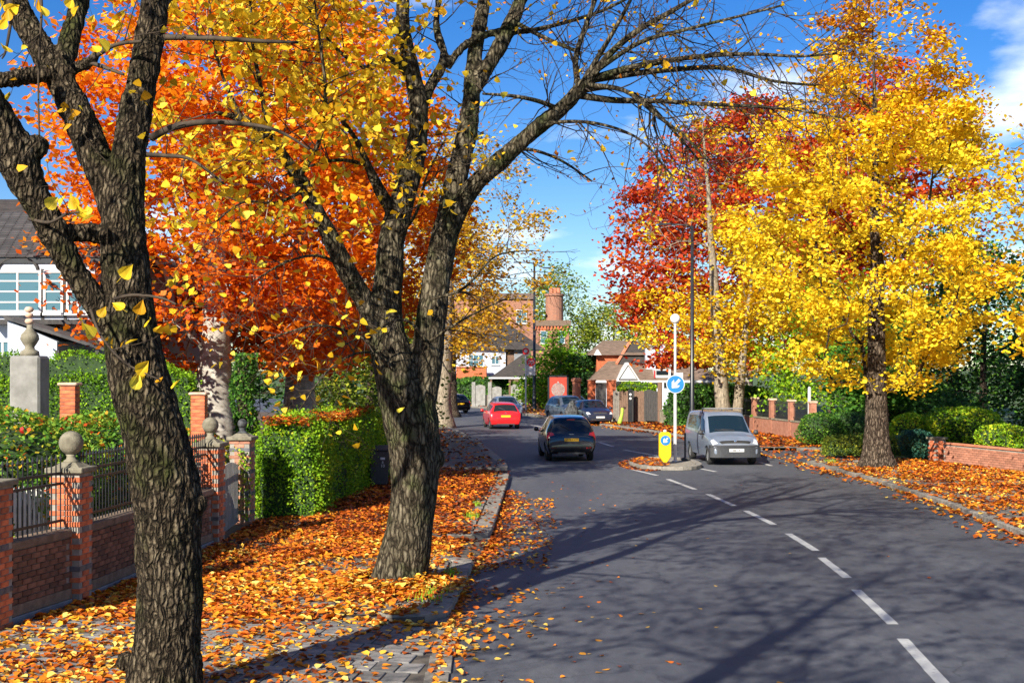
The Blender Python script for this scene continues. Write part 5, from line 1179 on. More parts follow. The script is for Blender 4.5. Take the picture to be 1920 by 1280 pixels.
# ------------------------------------------------------------------ vehicles
def catmull(P, t):
    P = np.asarray(P, float); k = len(P); j = int(min(max(math.floor(t), 0), k - 2)); s = t - j
    p0, p1, p2, p3 = P[max(j - 1, 0)], P[j], P[j + 1], P[min(j + 2, k - 1)]
    # damped tangents keep the panels taut
    m1, m2 = (p2 - p0) * 0.38, (p3 - p1) * 0.38
    return (2 * s**3 - 3 * s**2 + 1) * p1 + (s**3 - 2 * s**2 + s) * m1 + (-2 * s**3 + 3 * s**2) * p2 + (s**3 - s**2) * m2
class CarShape:
    def __init__(self, keys): self.k = np.asarray(keys, float); self.n = len(keys) - 1; self.cy = (self.k[0, 0] + self.k[-1, 0]) / 2
    def ring(self, u):
        y, zb, zt, wt, zs, ws, wb = catmull(self.k, u)
        return y - self.cy, [(0, zt + 0.025), (0.62 * wt, zt + 0.012), (wt, zt - 0.035), ((wt + ws) / 2 + 0.015, (zt + zs) / 2), (ws, zs), (ws + 0.012, zs * 0.5 + zb * 0.5), (wb, zb + 0.07), (wb - 0.08, zb), (0, zb)]
    def S(self, u, v):
        y, r = self.ring(u); s = -1 if v < 0 else 1; p = catmull(r, min(abs(v), 7.999)); return np.array([s * p[0], y, p[1]])
    def N(self, u, v):
        e = 0.03; u0, u1 = max(u - e, 0), min(u + e, self.n); a = self.S(u1, v) - self.S(u0, v); v0, v1 = v - e, v + e
        b = self.S(u, v1) - self.S(u, v0); n = np.cross(b, a); n /= np.linalg.norm(n) + 1e-9
        c = (self.S(u, v) - np.array([0, 0, 0.75])) * np.array([1, 0.55, 1]); return n if np.dot(n, c) > 0 else -n
    def body(self, su=6, sv=4):
        us = np.linspace(0, self.n, self.n * su + 1); vs = np.linspace(0, 8, 8 * sv + 1); nv = len(vs)
        full = list(vs[:-1]) + [8] + [-q for q in vs[-2:0:-1]]; w = len(full); V = []
        for u in us:
            y, r = self.ring(u)
            for v in full:
                s = -1 if v < 0 else 1; p = catmull(r, min(abs(v), 7.999)) if abs(v) < 8 else np.array(r[8]); x = s * p[0]
                if v in (0, 8): x = 0
                V.append((x, y, p[1]))
        F = [(i * w + j, i * w + (j + 1) % w, (i + 1) * w + (j + 1) % w, (i + 1) * w + j) for i in range(len(us) - 1) for j in range(w)]
        F += [tuple(range(w))[::-1], tuple((len(us) - 1) * w + j for j in range(w))]
        return V, F
    def patch(self, corners, off=0.006, n=8, th=0.012):
        """panel lying on the body; corners are four (u, v)"""
        c = np.asarray(corners, float); V = []; W = []
        for i in range(n + 1):
            for j in range(n + 1):
                a, b = i / n, j / n; q = (1 - a) * ((1 - b) * c[0] + b * c[1]) + a * ((1 - b) * c[3] + b * c[2])
                p = self.S(*q); nn = self.N(*q); V.append(p + nn * off); W.append(p - nn * th)
        m = n + 1; F = [(i * m + j, i * m + j + 1, (i + 1) * m + j + 1, (i + 1) * m + j) for i in range(n) for j in range(n)]
        edge = [i for i in range(m)] + [i * m + n for i in range(1, m)] + [n * m + i for i in range(n - 1, -1, -1)] + [i * m for i in range(n - 1, 0, -1)]
        b = len(V); V = V + [W[i] for i in edge]; k = len(edge)
        F += [(edge[i], b + i, b + (i + 1) % k, edge[(i + 1) % k]) for i in range(k)]
        return V, F

HATCH = [(0.00, .34, .60, .60, .54, .70, .64), (0.03, .28, .80, .68, .66, .79, .74), (0.12, .25, .97, .70, .82, .835, .78), (0.46, .23, 1.34, .57, .92, .85, .80), (0.8, .21, 1.42, .575, .93, .855, .81), (1.6, .20, 1.455, .59, .92, .86, .82),
         (2.35, .20, 1.41, .58, .91, .86, .82), (3.05, .21, 1.0, .66, .88, .855, .81), (3.5, .22, .91, .66, .82, .84, .79), (3.86, .24, .79, .62, .69, .79, .74), (4.02, .28, .65, .56, .57, .72, .66), (4.05, .33, .56, .5, .5, .64, .6)]
MPV = [(0.00, .36, .60, .64, .54, .73, .67), (0.03, .30, .86, .73, .70, .83, .77), (0.11, .27, 1.04, .755, .88, .865, .80), (0.36, .25, 1.47, .61, 1.0, .875, .82), (0.72, .23, 1.57, .61, 1.02, .88, .83), (1.6, .22, 1.61, .62, 1.0, .88, .83),
       (2.4, .22, 1.55, .60, .98, .88, .83), (3.15, .23, 1.10, .66, .95, .87, .82), (3.55, .24, 1.0, .66, .88, .85, .8), (3.9, .26, .86, .62, .74, .8, .75), (4.06, .30, .68, .56, .6, .72, .66), (4.09, .35, .6, .5, .54, .64, .6)]
VAN = [(0, .36, .7, .72, .6, .78, .72), (.02, .32, 1.2, .74, .9, .84, .78), (.06, .30, 1.64, .71, 1.05, .85, .8), (.28, .28, 1.77, .70, 1.08, .86, .81), (1.5, .27, 1.82, .70, 1.08, .86, .82), (2.35, .27, 1.78, .68, 1.06, .86, .82), (2.7, .27, 1.66, .66, 1.05, .86, .82),
       (3.35, .27, 1.10, .72, .98, .855, .82), (3.8, .27, .97, .70, .88, .84, .8), (4.12, .28, .82, .66, .73, .80, .76), (4.28, .30, .64, .58, .56, .74, .7), (4.3, .35, .56, .5, .5, .66, .62)]

_wheel = {}
def wheel_meshes(r, w):
    if (r, w) in _wheel: return _wheel[(r, w)]
    a = MB(); a.lathe([(r * .62, -w / 2), (r * .9, -w / 2), (r, -w / 2 + .03), (r, w / 2 - .03), (r * .9, w / 2), (r * .62, w / 2)], 28, axis='x', cap=False)
    t = a.make('tyre', M['tyre'], smooth=True); b = MB()
    b.lathe([(r * .66, -w * .45), (r * .66, w * .35), (r * .60, w * .42)], 28, axis='x', cap=False)
    b.lathe([(0.012, w * .30), (r * .18, w * .32), (r * .2, w * .25)], 14, axis='x')
    for k in range(7):
        q = k * 2 * math.pi / 7; c, s = math.cos(q), math.sin(q); h = 0.026
        P = []
        for rr, hw in ((r * .15, h), (r * .63, h * .75)):
            for side in (-1, 1):
                for xx in (w * .12, w * .32): P.append((xx, rr * c - side * hw * s, rr * s + side * hw * c))
        b.add(P, [(0, 1, 3, 2), (4, 6, 7, 5), (0, 4, 5, 1), (2, 3, 7, 6), (1, 5, 7, 3), (0, 2, 6, 4)])
    b.lathe([(0.01, -w * .1), (r * .66, -w * .1)], 20, axis='x', cap=False)
    m = b.make('rim', M['rim']); res = (t.data, m.data); bpy.data.objects.remove(t); bpy.data.objects.remove(m); _wheel[(r, w)] = res; return res

def text_mesh(body, size, name, mat, parent, loc, rot):
    cu = bpy.data.curves.new(name, 'FONT'); cu.body = body; cu.size = size; cu.align_x = 'CENTER'; cu.align_y = 'CENTER'; cu.extrude = 0.001; cu.resolution_u = 2
    o = bpy.data.objects.new(name, cu); COL.objects.link(o); dg = bpy.context.evaluated_depsgraph_get()
    me = bpy.data.meshes.new_from_object(o.evaluated_get(dg)); bpy.data.objects.remove(o); me.materials.clear(); me.materials.append(mat)
    return link(name, me, parent, loc=loc, rot=rot)

def car(name, label, cat, shape, pos, rz, paint_m, axles, wr=0.30, back=True, front=True, rear_plate='plate_yellow', plate_text=None, kind='hatch', group='cars on the road'):
    cs = CarShape(shape); t = thing(name, label, cat, (pos[0], pos[1], 0.0), rz, group)
    V, F = cs.body(); mb = MB(); mb.add(V, F); bo = mb.make('body', M[paint_m], t, smooth=True)
    cut = MB(); hw = max(k[5] for k in shape)
    for ay in axles:
        for s in (-1, 1): cut.lathe([(wr + .05, 0.56 if s > 0 else -1.2), (wr + .05, 1.2 if s > 0 else -0.56)], 24, center=(0, ay - cs.cy, wr), axis='x')
    co = cut.make('cutter', M['plastic']); md = bo.modifiers.new('arches', 'BOOLEAN'); md.operation = 'DIFFERENCE'; md.object = co; md.solver = 'EXACT'
    co.matrix_world = bo.matrix_world.copy(); bo.parent = None; co.location = (0, 0, 0)
    dg = bpy.context.evaluated_depsgraph_get(); dg.update(); me = bpy.data.meshes.new_from_object(bo.evaluated_get(dg)); bo.modifiers.clear(); bo.data = me; bo.parent = t; bpy.data.objects.remove(co)
    me.polygons.foreach_set('use_smooth', np.ones(len(me.polygons), dtype=bool))
    try: me.set_sharp_from_angle(angle=math.radians(35))
    except Exception: pass
    tm, rm = wheel_meshes(wr, 0.2)
    for ay in axles:
        for s in (-1, 1):
            w = bpy.data.objects.new('wheel', None); COL.objects.link(w); w.parent = t; w.location = (s * (hw - 0.125), ay - cs.cy, wr); w.rotation_euler = (0, 0, 0 if s > 0 else math.pi)
            link('tyre', tm, w); link('rim', rm, w)
    def panel(nm, corners, mat, off=0.006, both=False, parent=t, n=8):
        v, f = cs.patch(corners, off, n); o = MB().add(v, f).make(nm, M[mat], parent, smooth=True)
        try: o.data.set_sharp_from_angle(angle=math.radians(40))
        except Exception: pass
        if both:
            v2 = np.array(v) * np.array([-1, 1, 1]); o2 = MB().add(v2, f).make(nm, M[mat], parent, smooth=True)
            try: o2.data.set_sharp_from_angle(angle=math.radians(40))
            except Exception: pass
        return o
    n = cs.n
    gl = 'glass_dark'
    if kind == 'van':
        panel('windscreen', [(6.06, -1.80), (6.06, 1.80), (6.97, 1.92), (6.97, -1.92)], 'glass_blue')
        panel('side_window', [(5.2, 2.5), (6.1, 2.55), (6.85, 3.55), (5.2, 3.8)], gl, both=True)
        panel('rear_side_window', [(3.2, 2.45), (4.75, 2.45), (4.75, 3.75), (3.2, 3.75)], gl, both=True)
        panel('headlamp', [(8.35, 2.1), (8.5, 3.9), (9.35, 4.0), (9.25, 1.75)], 'lamp_white', both=True)
        panel('grille', [(8.95, -1.55), (8.95, 1.55), (9.45, 1.35), (9.45, -1.35)], 'ink')
        yf = shape[-1][0] - cs.cy
        arc = [(0.89 * q, yf + 0.05 - 0.17 * abs(q) ** 4.5) for q in np.linspace(-1, 1, 21)]
        for z0_, z1_, ins in ((0.27, 0.62, 0.0), (0.62, 0.70, 0.03)):
            MB().slab([(x * (1 - ins), y - ins * 0.8) for x, y in arc] + [(0.885, yf - 0.36), (-0.885, yf - 0.36)], z0_, z1_).make('bumper', M['plastic_grey'], t, bevel=0.012)
        yf += 0.046
        MB().box(-0.40, 0.40, yf - 0.02, yf + 0.006, 0.335, 0.40).make('air_intake', M['plastic'], t)
        MB().box(-0.26, 0.26, yf - 0.01, yf + 0.02, 0.47, 0.58).make('number_plate', M['plate_white'], t, bevel=0.004)
        MB().box(-0.12, -0.07, yf + .0202, yf + .022, 0.51, 0.54).make('plate_mark', M['ink'], t); MB().box(0.02, 0.13, yf + .0202, yf + .022, 0.505, 0.54).make('plate_mark', M['ink'], t)
        p = cs.S(9.2, 0); MB().lathe([(0.01, -0.01), (0.055, -0.01), (0.055, 0.03), (0.02, 0.035)], 14, center=(0, p[1], p[2] - 0.0), axis='y').make('badge', M['chrome'], t)
        # roof bars, aerial, wipers
        for yy in (2.3,):
            q = yy - cs.cy
            MB().tube([(-0.74, q, 1.90), (0.74, q, 1.90)], 0.022, 8).make('roof_bar', M['rim'], t)
            for s in (-1, 1): MB().tube([(s * 0.70, q, 1.90), (s * 0.73, q, 1.72)], 0.02, 6).make('roof_bar_foot', M['plastic'], t)
        MB().tube([(0, 2.25 - cs.cy, 1.79), (0.0, 2.1 - cs.cy, 1.95)], 0.008, 5).make('aerial', M['plastic'], t)
        for s in (-0.45, 0.15):
            a = cs.S(6.9, s); b = cs.S(6.86, s + 1.1); MB().tube([a + np.array([0, .03, .02]), b + np.array([0, .03, .03])], 0.012, 5).make('wiper', M['plastic'], t)
        MB().box(-.18, .18, 0, 0.02, 0, 0.0).make('sticker', M['plastic'], t) if False else None
    else:
        tall = 1.04
        panel('windscreen', [(6.12, -1.75), (6.12, 1.75), (6.95, 1.92), (6.95, -1.92)], 'glass_blue' if front else gl)
        panel('rear_window', [(2.05, -1.9), (2.05, 1.9), (2.93, 1.85), (2.93, -1.85)], gl)
        panel('side_window', [(4.75, 2.45), (6.05, 2.5), (6.75, 3.55), (4.75, 3.8)], gl, both=True)
        panel('rear_side_window', [(3.15, 2.5), (4.65, 2.45), (4.65, 3.78), (3.25, 3.7)], gl, both=True)
        if back:
            if kind == 'mpv': panel('tail_lamp', [(1.55, 1.45), (2.02, 1.6), (2.55, 4.0), (1.45, 4.2)], 'lamp_red', both=True, off=0.01)
            else: panel('tail_lamp', [(1.35, 2.0), (2.05, 2.05), (2.1, 3.9), (1.2, 3.9)], 'lamp_red', both=True, off=0.008)
            panel('bumper_trim', [(0.03, -6.0), (0.03, 6.0), (0.55, 6.6), (0.55, -6.6)], 'plastic', off=0.006, n=14) if kind == 'mpv' else None
            zc = 0.78 if kind == 'mpv' else 0.72; yb = -cs.cy - 0.005
            yb = min(cs.S(u, 0)[1] for u in np.linspace(0, 2, 21) if abs(cs.S(u, 0)[2] - zc) < 0.09) - 0.012
            MB().box(-0.26, 0.26, yb - 0.006, yb + 0.03, zc - 0.055, zc + 0.055).make('number_plate', M[rear_plate], t, bevel=0.003)
            if plate_text: text_mesh(plate_text, 0.10, 'plate_characters', M['ink'], t, (0, yb - 0.0075, zc), (math.radians(90), 0, 0))
            yy = -cs.cy
            MB().box(-0.5, 0.5, yy + 0.01, yy + 0.06, 0.26, 0.36).make('lower_bumper', M['plastic'], t, bevel=0.01)
            if kind == 'mpv':
                for s in (-1, 1): MB().box(s * 0.62 - 0.09, s * 0.62 + 0.09, yy + 0.0, yy + 0.03, 0.47, 0.515).make('reflector', M['lamp_red'], t)
                MB().box(-0.4, 0.4, yy + 0.0, yy + 0.05, 0.66, 0.69).make('boot_trim', M['chrome'], t) if False else None
                p = cs.S(1.75, 0); MB().box(-0.09, 0.09, p[1] - 0.02, p[1] + 0.02, p[2] - 0.06, p[2] - 0.03).make('badge', M['chrome'], t)
                p = cs.S(2.92, 0); MB().box(-0.14, 0.14, p[1] - 0.03, p[1] + 0.03, p[2] - 0.0, p[2] + 0.03).make('brake_lamp', M['lamp_red'], t)
            else:
                p = cs.S(1.5, 0); MB().lathe([(0.01, -.02), (0.04, -.02), (0.04, .03)], 12, center=(0, p[1], p[2]), axis='y').make('badge', M['chrome'], t)
            a = cs.S(2.15, -0.1); b = cs.S(2.5, -0.9); MB().tube([a + np.array([0, -.02, .015]), b + np.array([0, -.02, .015])], 0.012, 5).make('rear_wiper', M['plastic'], t)
        if front:
            panel('headlamp', [(8.75, 2.2), (8.6, 3.85), (9.55, 4.1), (9.7, 1.9)], 'lamp_white', both=True, off=0.008)
            panel('grille', [(9.35, -1.2), (9.35, 1.2), (9.8, 1.1), (9.8, -1.1)], 'plastic')
            yf = shape[-1][0] - cs.cy
            MB().box(-0.26, 0.26, yf - 0.01, yf + 0.025, 0.43, 0.54).make('number_plate', M['plate_white'], t, bevel=0.003)
            MB().box(-0.55, 0.55, yf - 0.07, yf + 0.0, 0.30, 0.40).make('air_intake', M['plastic'], t, bevel=0.01)
            p = cs.S(9.5, 0); MB().lathe([(0.01, -.02), (0.05, -.02), (0.05, .03)], 12, center=(0, p[1], p[2]), axis='y').make('badge', M['chrome'], t)
    # door seams, mirrors
    ys = 6.62 if kind != 'van' else 6.7
    for s in (-1, 1):
        p = cs.S(ys, s * 3.9); m_ = MB(); m_.lathe([(0.02, -.09), (0.075, -.07), (0.09, 0), (0.07, .07), (0.02, .085)], 12, center=(p[0] + s * 0.13, p[1], p[2] + 0.07), axis='x'); m_.tube([p, (p[0] + s * .1, p[1], p[2] + .03)], 0.022, 6)
        m_.make('wing_mirror', M[paint_m] if kind != 'van' else M['plastic'], t, smooth=True)
    for u0 in ((4.7,) if kind != 'van' else (4.98,)):
        panel('door_seam', [(u0, 2.5), (u0 + 0.03, 2.5), (u0 + 0.03, 6.4), (u0, 6.4)], 'plastic', both=True, off=0.003, n=6)
    for u0 in ((4.95,) if kind != 'van' else (5.2, )):
        panel('door_handle', [(u0, 4.15), (u0 + 0.22, 4.15), (u0 + 0.22, 4.3), (u0, 4.3)], paint_m, both=True, off=0.022, n=2)
    return t
car('car', 'black compact people carrier driving away, seen from behind, yellow plate', 'car', MPV, (1.98, 49.7), 0.075, 'paint_black', (0.78, 3.3), 0.32, front=True, kind='mpv', plate_text='SG10 CKO')
car('car', 'bright red hatchback driving away towards the bend', 'car', HATCH, (-0.62, 75.2), 0.14, 'paint_red', (0.75, 3.25), 0.30, kind='hatch')
car('van', 'silver grey van facing the viewer beside the traffic island', 'van', VAN, (7.5, 47.8), math.pi + 0.085, 'paint_silver', (0.75, 3.55), 0.31, kind='van', group='cars on the road')
car('car', 'pale blue car coming round the bend behind the red hatchback', 'car', HATCH, (-0.45, 90.5), math.pi + 0.2, 'paint_pale', (0.75, 3.25), 0.30, back=False)
car('car', 'steel grey car parked facing the viewer in front of the red banner', 'car', MPV, (3.55, 85.0), math.pi + 0.30, 'paint_steel', (0.78, 3.3), 0.31, back=False, group='cars parked at the kerb')
car('car', 'dark navy car parked at the kerb facing the viewer, nearest of the parked cars', 'car', HATCH, (4.75, 80.2), math.pi + 0.22, 'paint_navy', (0.75, 3.25), 0.31, back=False, group='cars parked at the kerb')
car('car', 'blue car parked behind the navy and steel grey cars', 'car', HATCH, (4.3, 94.0), math.pi + 0.3, 'paint_blue', (0.75, 3.25), 0.31, back=False, group='cars parked at the kerb')
car('car', 'black car driving away at the far bend beside the pale tree trunk', 'car', HATCH, (-4.75, 101.0), 0.5, 'paint_black', (0.75, 3.25), 0.30, front=False)
# mottled grey lump between the parked cars
lump = MB(); V = []
nu, nv = 14, 10
for i in range(nv):
    for j in range(nu):
        th = math.pi * i / (nv - 1); ph = 2 * math.pi * j / nu; d = Vector((math.sin(th) * math.cos(ph), math.sin(th) * math.sin(ph), math.cos(th)))
        k = 1 + 0.25 * mnoise.noise(d * 2.3 + Vector((4, 1, 2))); V.append((d.x * 0.36 * k * (1.15 - 0.35 * d.z), d.y * 0.36 * k, 0.72 + d.z * 0.72 * k))
lump.add(V, [(i * nu + j, i * nu + (j + 1) % nu, (i + 1) * nu + (j + 1) % nu, (i + 1) * nu + j) for i in range(nv - 1) for j in range(nu)])
lo = lump.make('rubble_sack', M['lump'], None); lo.location = (3.45, 77.0, 0.02); tag(lo, 'mottled grey lumpy sack standing in front of the parked cars', 'sack')

# ------------------------------------------------------------------ traffic island and signs
ic = np.array([5.25, 45.9]); isl = thing('traffic_island', 'small kerbed concrete traffic island in the middle of the road', 'traffic island', (ic[0], ic[1], 0))
def oval(rx, ry, n=28): return [(rx * math.copysign(abs(math.cos(a)) ** 0.8, math.cos(a)), ry * math.copysign(abs(math.sin(a)) ** 0.8, math.sin(a))) for a in np.linspace(0, 2 * math.pi, n, endpoint=False)]
MB().slab(oval(0.98, 2.25), 0.002, 0.115).make('platform', M['concrete'], isl)
oo, ii = oval(1.2, 2.5), oval(1.0, 2.28)
for k in range(0, 28, 2):
    a, b, c2 = k, k + 1, (k + 2) % 28; poly = [oo[a], oo[b], oo[c2], ii[c2], ii[b], ii[a]]; cen = np.mean(np.array(poly), 0)
    poly = [tuple(cen + (np.array(q) - cen) * 0.985) for q in poly]; MB().slab(poly, 0.002, 0.13).make('kerbstone', M['kerb'], isl, bevel=0.012)
ri = np.random.default_rng(9); n_ = 520; a_ = ri.uniform(0, 6.28, n_); r_ = np.sqrt(ri.uniform(0, 1, n_))
il = np.stack([ic[0] - 0.75 + np.cos(a_) * r_ * 0.85, ic[1] - 0.2 + np.sin(a_) * r_ * 2.6, np.full(n_, 0.14)], 1); m_ = ((il[:, 0] - ic[0]) / 1.2) ** 2 + ((il[:, 1] - ic[1]) / 2.5) ** 2 > 1; il[m_, 2] = 0.012
lf = foliage('fallen_leaves', il, 0.13, ri.uniform(0.1, 0.75, n_), M['leaf_litter'], None, shape='oval', flat=True, curl=0.5); lf['label'] = 'small drift of orange leaves on one end of the traffic island'; lf['category'] = 'leaves'
# yellow bollard: hollow shell on a black foot
bl = thing('bollard', 'yellow keep-left bollard with pointed foot on the traffic island', 'bollard', (5.15, 44.9, 0.13), 0.05)
sh = [(-0.06, 0.03), (0.06, 0.03), (0.205, 0.24), (0.205, 0.98), (0.13, 1.06), (-0.13, 1.06), (-0.205, 0.98), (-0.205, 0.24)]
MB().prism(sh, -0.10, 0.10).make('shell', M['sign_yellow'], bl, bevel=0.02)
MB().box(-0.07, 0.07, -0.07, 0.07, 0.0, 0.06).make('foot', M['plastic'], bl)
def disc(r, y0, y1, z, n=28): return MB().lathe([(0.005, y1), (r, y1), (r, y0)], n, center=(0, 0, z), axis='y')
disc(0.165, -0.103, -0.112, 0.78).make('sign_disc', M['sign_blue'], bl)
def arrow(s, ang, y0, y1, cz):
    pts_ = [(-0.13, 0.62), (0.13, 0.62), (0.13, -0.02), (0.42, 0.22), (0.42, -0.1), (0, -0.55), (-0.42, -0.1), (-0.42, 0.22), (-0.13, -0.02)]
    c, s_ = math.cos(ang), math.sin(ang); mb = MB(); P = [((x * c - z * s_) * s, (x * s_ + z * c) * s + cz) for x, z in pts_]
    n = len(P); V = [(p[0], y0, p[1]) for p in P] + [(p[0], y1, p[1]) for p in P]
    F = [(0, 1, 2, 8), (2, 3, 4, 5), (8, 2, 5), (8, 5, 6, 7)]
    return mb.add(V, F + [(i, (i + 1) % n, (i + 1) % n + n, i + n) for i in range(n)])
arrow(0.19, -0.75, -0.116, -0.110, 0.78).make('arrow', M['sign_white'], bl)
MB().lathe([(0.012, 1.06), (0.05, 1.07), (0.055, 1.11), (0.02, 1.14)], 10, center=(0.0, 0, 0)).make('reflector_knob', M['globe'], bl)
# beacon post with round blue sign
bp = thing('beacon_post', 'white post with globe lamp and round blue keep-left sign', 'sign post', (5.6, 45.75, 0.13), 0.0)
MB().lathe([(0.12, 0), (0.12, 0.03), (0.055, 0.06), (0.055, 2.3), (0.045, 2.35), (0.045, 4.68), (0.06, 4.70), (0.06, 4.76)], 12).make('pole', M['white_paint'], bp)
MB().lathe(ball_prof(0.17, 4.90, 14), 20).make('globe_lamp', M['globe'], bp, smooth=True)
disc(0.315, -0.062, -0.075, 2.66, 36).make('sign_rim', M['sign_white'], bp); disc(0.29, -0.076, -0.080, 2.66, 36).make('sign_face', M['sign_blue'], bp)
arrow(0.34, -0.75, -0.086, -0.081, 2.66).make('arrow', M['sign_white'], bp)
MB().box(-0.03, 0.26, -0.059, -0.05, 2.86, 3.05).make('backing_plate', M['sign_white'], bp)
MB().box(0.0, 0.22, -0.0595, -0.0592, 2.80, 2.86).make('lower_plate', M['sign_deep'], bp)
bs = thing('bollard', 'slim grey post with black foot at the van end of the island', 'bollard', (6.05, 46.6, 0.13)); MB().lathe([(0.035, 0.05), (0.035, 0.92), (0.02, 0.95)], 10).make('post', M['plastic_grey'], bs); MB().box(-0.15, 0.15, -0.12, 0.12, 0, 0.09).make('foot', M['plastic'], bs, bevel=0.02)

# ------------------------------------------------------------------ lamp posts, bus stop, posts
def lamp_post(x, y, h, label, arms, z0=0.12, r=0.11):
    t = thing('lamp_post', label, 'lamp post', (x, y, z0), 0, 'street lamps')
    MB().lathe([(r * 1.6, 0), (r * 1.6, 0.05), (r * 1.25, 0.08), (r * 1.25, 1.2), (r, 1.3), (r * 0.62, h)], 14).make('column', M['black_metal'], t, smooth=True)
    for (ax, az) in arms:
        s = 1 if ax > 0 else -1
        P = [(0, 0, h - 0.25), (s * 0.08, 0, h - 0.05), (s * 0.35, 0, h + az * 0.5), (ax, 0, h + az)]
        MB().tube(P, [0.05, 0.045, 0.04, 0.035], 8).make('arm', M['black_metal'], t, smooth=True)
        MB().add([(ax - .05 * s, -.10, h + az - .03), (ax + .55 * s, -.12, h + az - .05), (ax + .55 * s, .12, h + az - .05), (ax - .05 * s, .10, h + az - .03), (ax - .05 * s, -.07, h + az + .07), (ax + .5 * s, -.07, h + az + .05), (ax + .5 * s, .07, h + az + .05), (ax - .05 * s, .07, h + az + .07)],
                 [(0, 1, 2, 3), (4, 7, 6, 5), (0, 4, 5, 1), (1, 5, 6, 2), (2, 6, 7, 3), (3, 7, 4, 0)]).make('lantern', M['black_metal'], t)
    return t
lamp_post(8.65, 64.0, 10.05, 'tall black lamp post with one arm in front of the red beech', [(-1.1, 0.08)])
lamp_post(1.75, 104.5, 11.5, 'black lamp post with two arms beside the bus stop', [(-1.1, 0.05), (0.75, -0.4)], r=0.12)
lamp_post(-5.15, 132.0, 4.6, 'small dark lamp post by the white wall at the bend', [(-0.35, 0.05), (0.3, -0.1)], r=0.10)
bsx = thing('bus_stop', 'bus stop post with red and white flag beside the lamp post', 'bus stop', (1.05, 102.0, 0.12))
MB().lathe([(0.06, 0), (0.055, 4.3)], 10).make('pole', M['white_paint'], bsx)
disc(0.27, -0.03, 0.03, 4.55, 24).make('red_disc', M['sign_red'], bsx); disc(0.13, -0.034, -0.038, 4.57, 20).make('disc_centre', M['sign_white'], bsx)
MB().box(0.06, 0.72, -0.03, 0.03, 2.72, 4.0).make('flag', M['sign_white'], bsx)
disc(0.33, -0.034, -0.042, 3.72, 24).make('flag_emblem', M['sign_red'], bsx).location = (0.4, 0, 0)
for q in (0.29, 0.53):
    MB().lathe([(0.06, -.05), (0.11, -.05), (0.11, -.044), (0.06, -.044)], 14, center=(q, 0, 3.75), axis='y', cap=False).make('emblem_letter', M['sign_white'], bsx); MB().box(q - 0.1, q - 0.055, -.05, -.044, 3.50, 3.78).make('emblem_letter', M['sign_white'], bsx)
MB().box(0.06, 0.6, -0.03, 0.03, 4.02, 4.16).make('green_plate', M['post_green'], bsx)
gp_ = MB(); gp_.tube([(-0.10, 0, 0), (-0.02, 0, 0.25), (0.06, 0, 0.55), (0.1, 0, 0.95)], [0.14, 0.12, 0.085, 0.08], 10)
go = gp_.make('marker_post', M['post_green'], None, smooth=True); go.location = (6.25, 76.6, 0.12); tag(go, 'short leaning green marker post among the fallen leaves', 'post')
for (x, y_, h, lab) in [(13.25, 59.4, 2.35, 'slim white post in front of the wall with railings'), (14.9, 56.8, 0.75, 'short white post between the clipped ball shrubs')]:
    o = thing('white_post', lab, 'post', (x, y_, 0.12)); MB().lathe([(0.075, 0), (0.07, h), (0.03, h + 0.05)], 10).make('shaft', M['white_paint'], o); MB().lathe([(0.1, 0), (0.1, 0.05)], 10).make('foot', M['white_paint'], o)

# wheelie bin
wb = thing('wheelie_bin', 'black wheelie bin at the end of the green hedge', 'bin', (-3.62, 36.2, 0.13), 0.15)
MB().add([(-.22, -.26, .06), (.22, -.26, .06), (.22, .22, .06), (-.22, .22, .06), (-.29, -.36, .98), (.29, -.36, .98), (.29, .34, .98), (-.29, .34, .98)], [(0, 3, 2, 1), (4, 5, 6, 7), (0, 1, 5, 4), (1, 2, 6, 5), (2, 3, 7, 6), (3, 0, 4, 7)]).make('body', M['plastic'], wb, bevel=0.02)
MB().add([(-.31, -.40, .985), (.31, -.40, .985), (.31, .38, .985), (-.31, .38, .985), (-.30, -.38, 1.03), (.30, -.38, 1.03), (.27, .34, 1.10), (-.27, .34, 1.10)], [(0, 3, 2, 1), (4, 5, 6, 7), (0, 1, 5, 4), (1, 2, 6, 5), (2, 3, 7, 6), (3, 0, 4, 7)]).make('lid', M['plastic'], wb, bevel=0.015)
MB().tube([(-.25, .42, 1.0), (.25, .42, 1.0)], 0.018, 8).make('handle', M['plastic'], wb)
for s in (-1, 1): MB().lathe([(0.03, -.03), (0.1, -.03), (0.1, .03), (0.03, .03)], 16, center=(s * .24, .26, .10), axis='x').make('wheel', M['tyre'], wb)
MB().box(0.03, 0.15, -0.345, -0.330, 0.74, 0.80).make('label_sticker', M['sign_white'], wb).rotation_euler = (0.0, 0, 0)
text_mesh('8', 0.10, 'number', M['sign_white'], wb, (0.09, -0.335, 0.665), (math.radians(84), 0, 0)); text_mesh('10', 0.12, 'number', M['sign_white'], wb, (0.09, -0.327, 0.57), (math.radians(84), 0, 0))

# ------------------------------------------------------------------ left garden: stone finial, posts, picket fence
pd = thing('stone_pedestal', 'tall pale stone pedestal with bulbous finial and balanced pebbles', 'pedestal', (-8.68, 24.0, 0.1))
MB().box(-0.27, 0.27, -0.27, 0.27, 0, 3.44).make('block', M['stone_white'], pd, bevel=0.04)
MB().lathe([(0.17, 3.44), (0.16, 3.52), (0.09, 3.56), (0.08, 3.60), (0.12, 3.66), (0.165, 3.74), (0.15, 3.82), (0.08, 3.90), (0.05, 3.95), (0.055, 4.0)], 18).make('finial', M['stone'], pd, smooth=True)
for z, r in ((4.06, 0.085), (4.17, 0.075), (4.27, 0.085)): MB().lathe([(0.005, -r * .62), (r * .7, -r * .5), (r, 0), (r * .75, r * .5), (0.005, r * .65)], 12, center=(random.uniform(-.01, .01), 0, z)).make('pebble', M['terracotta'], pd, smooth=True)
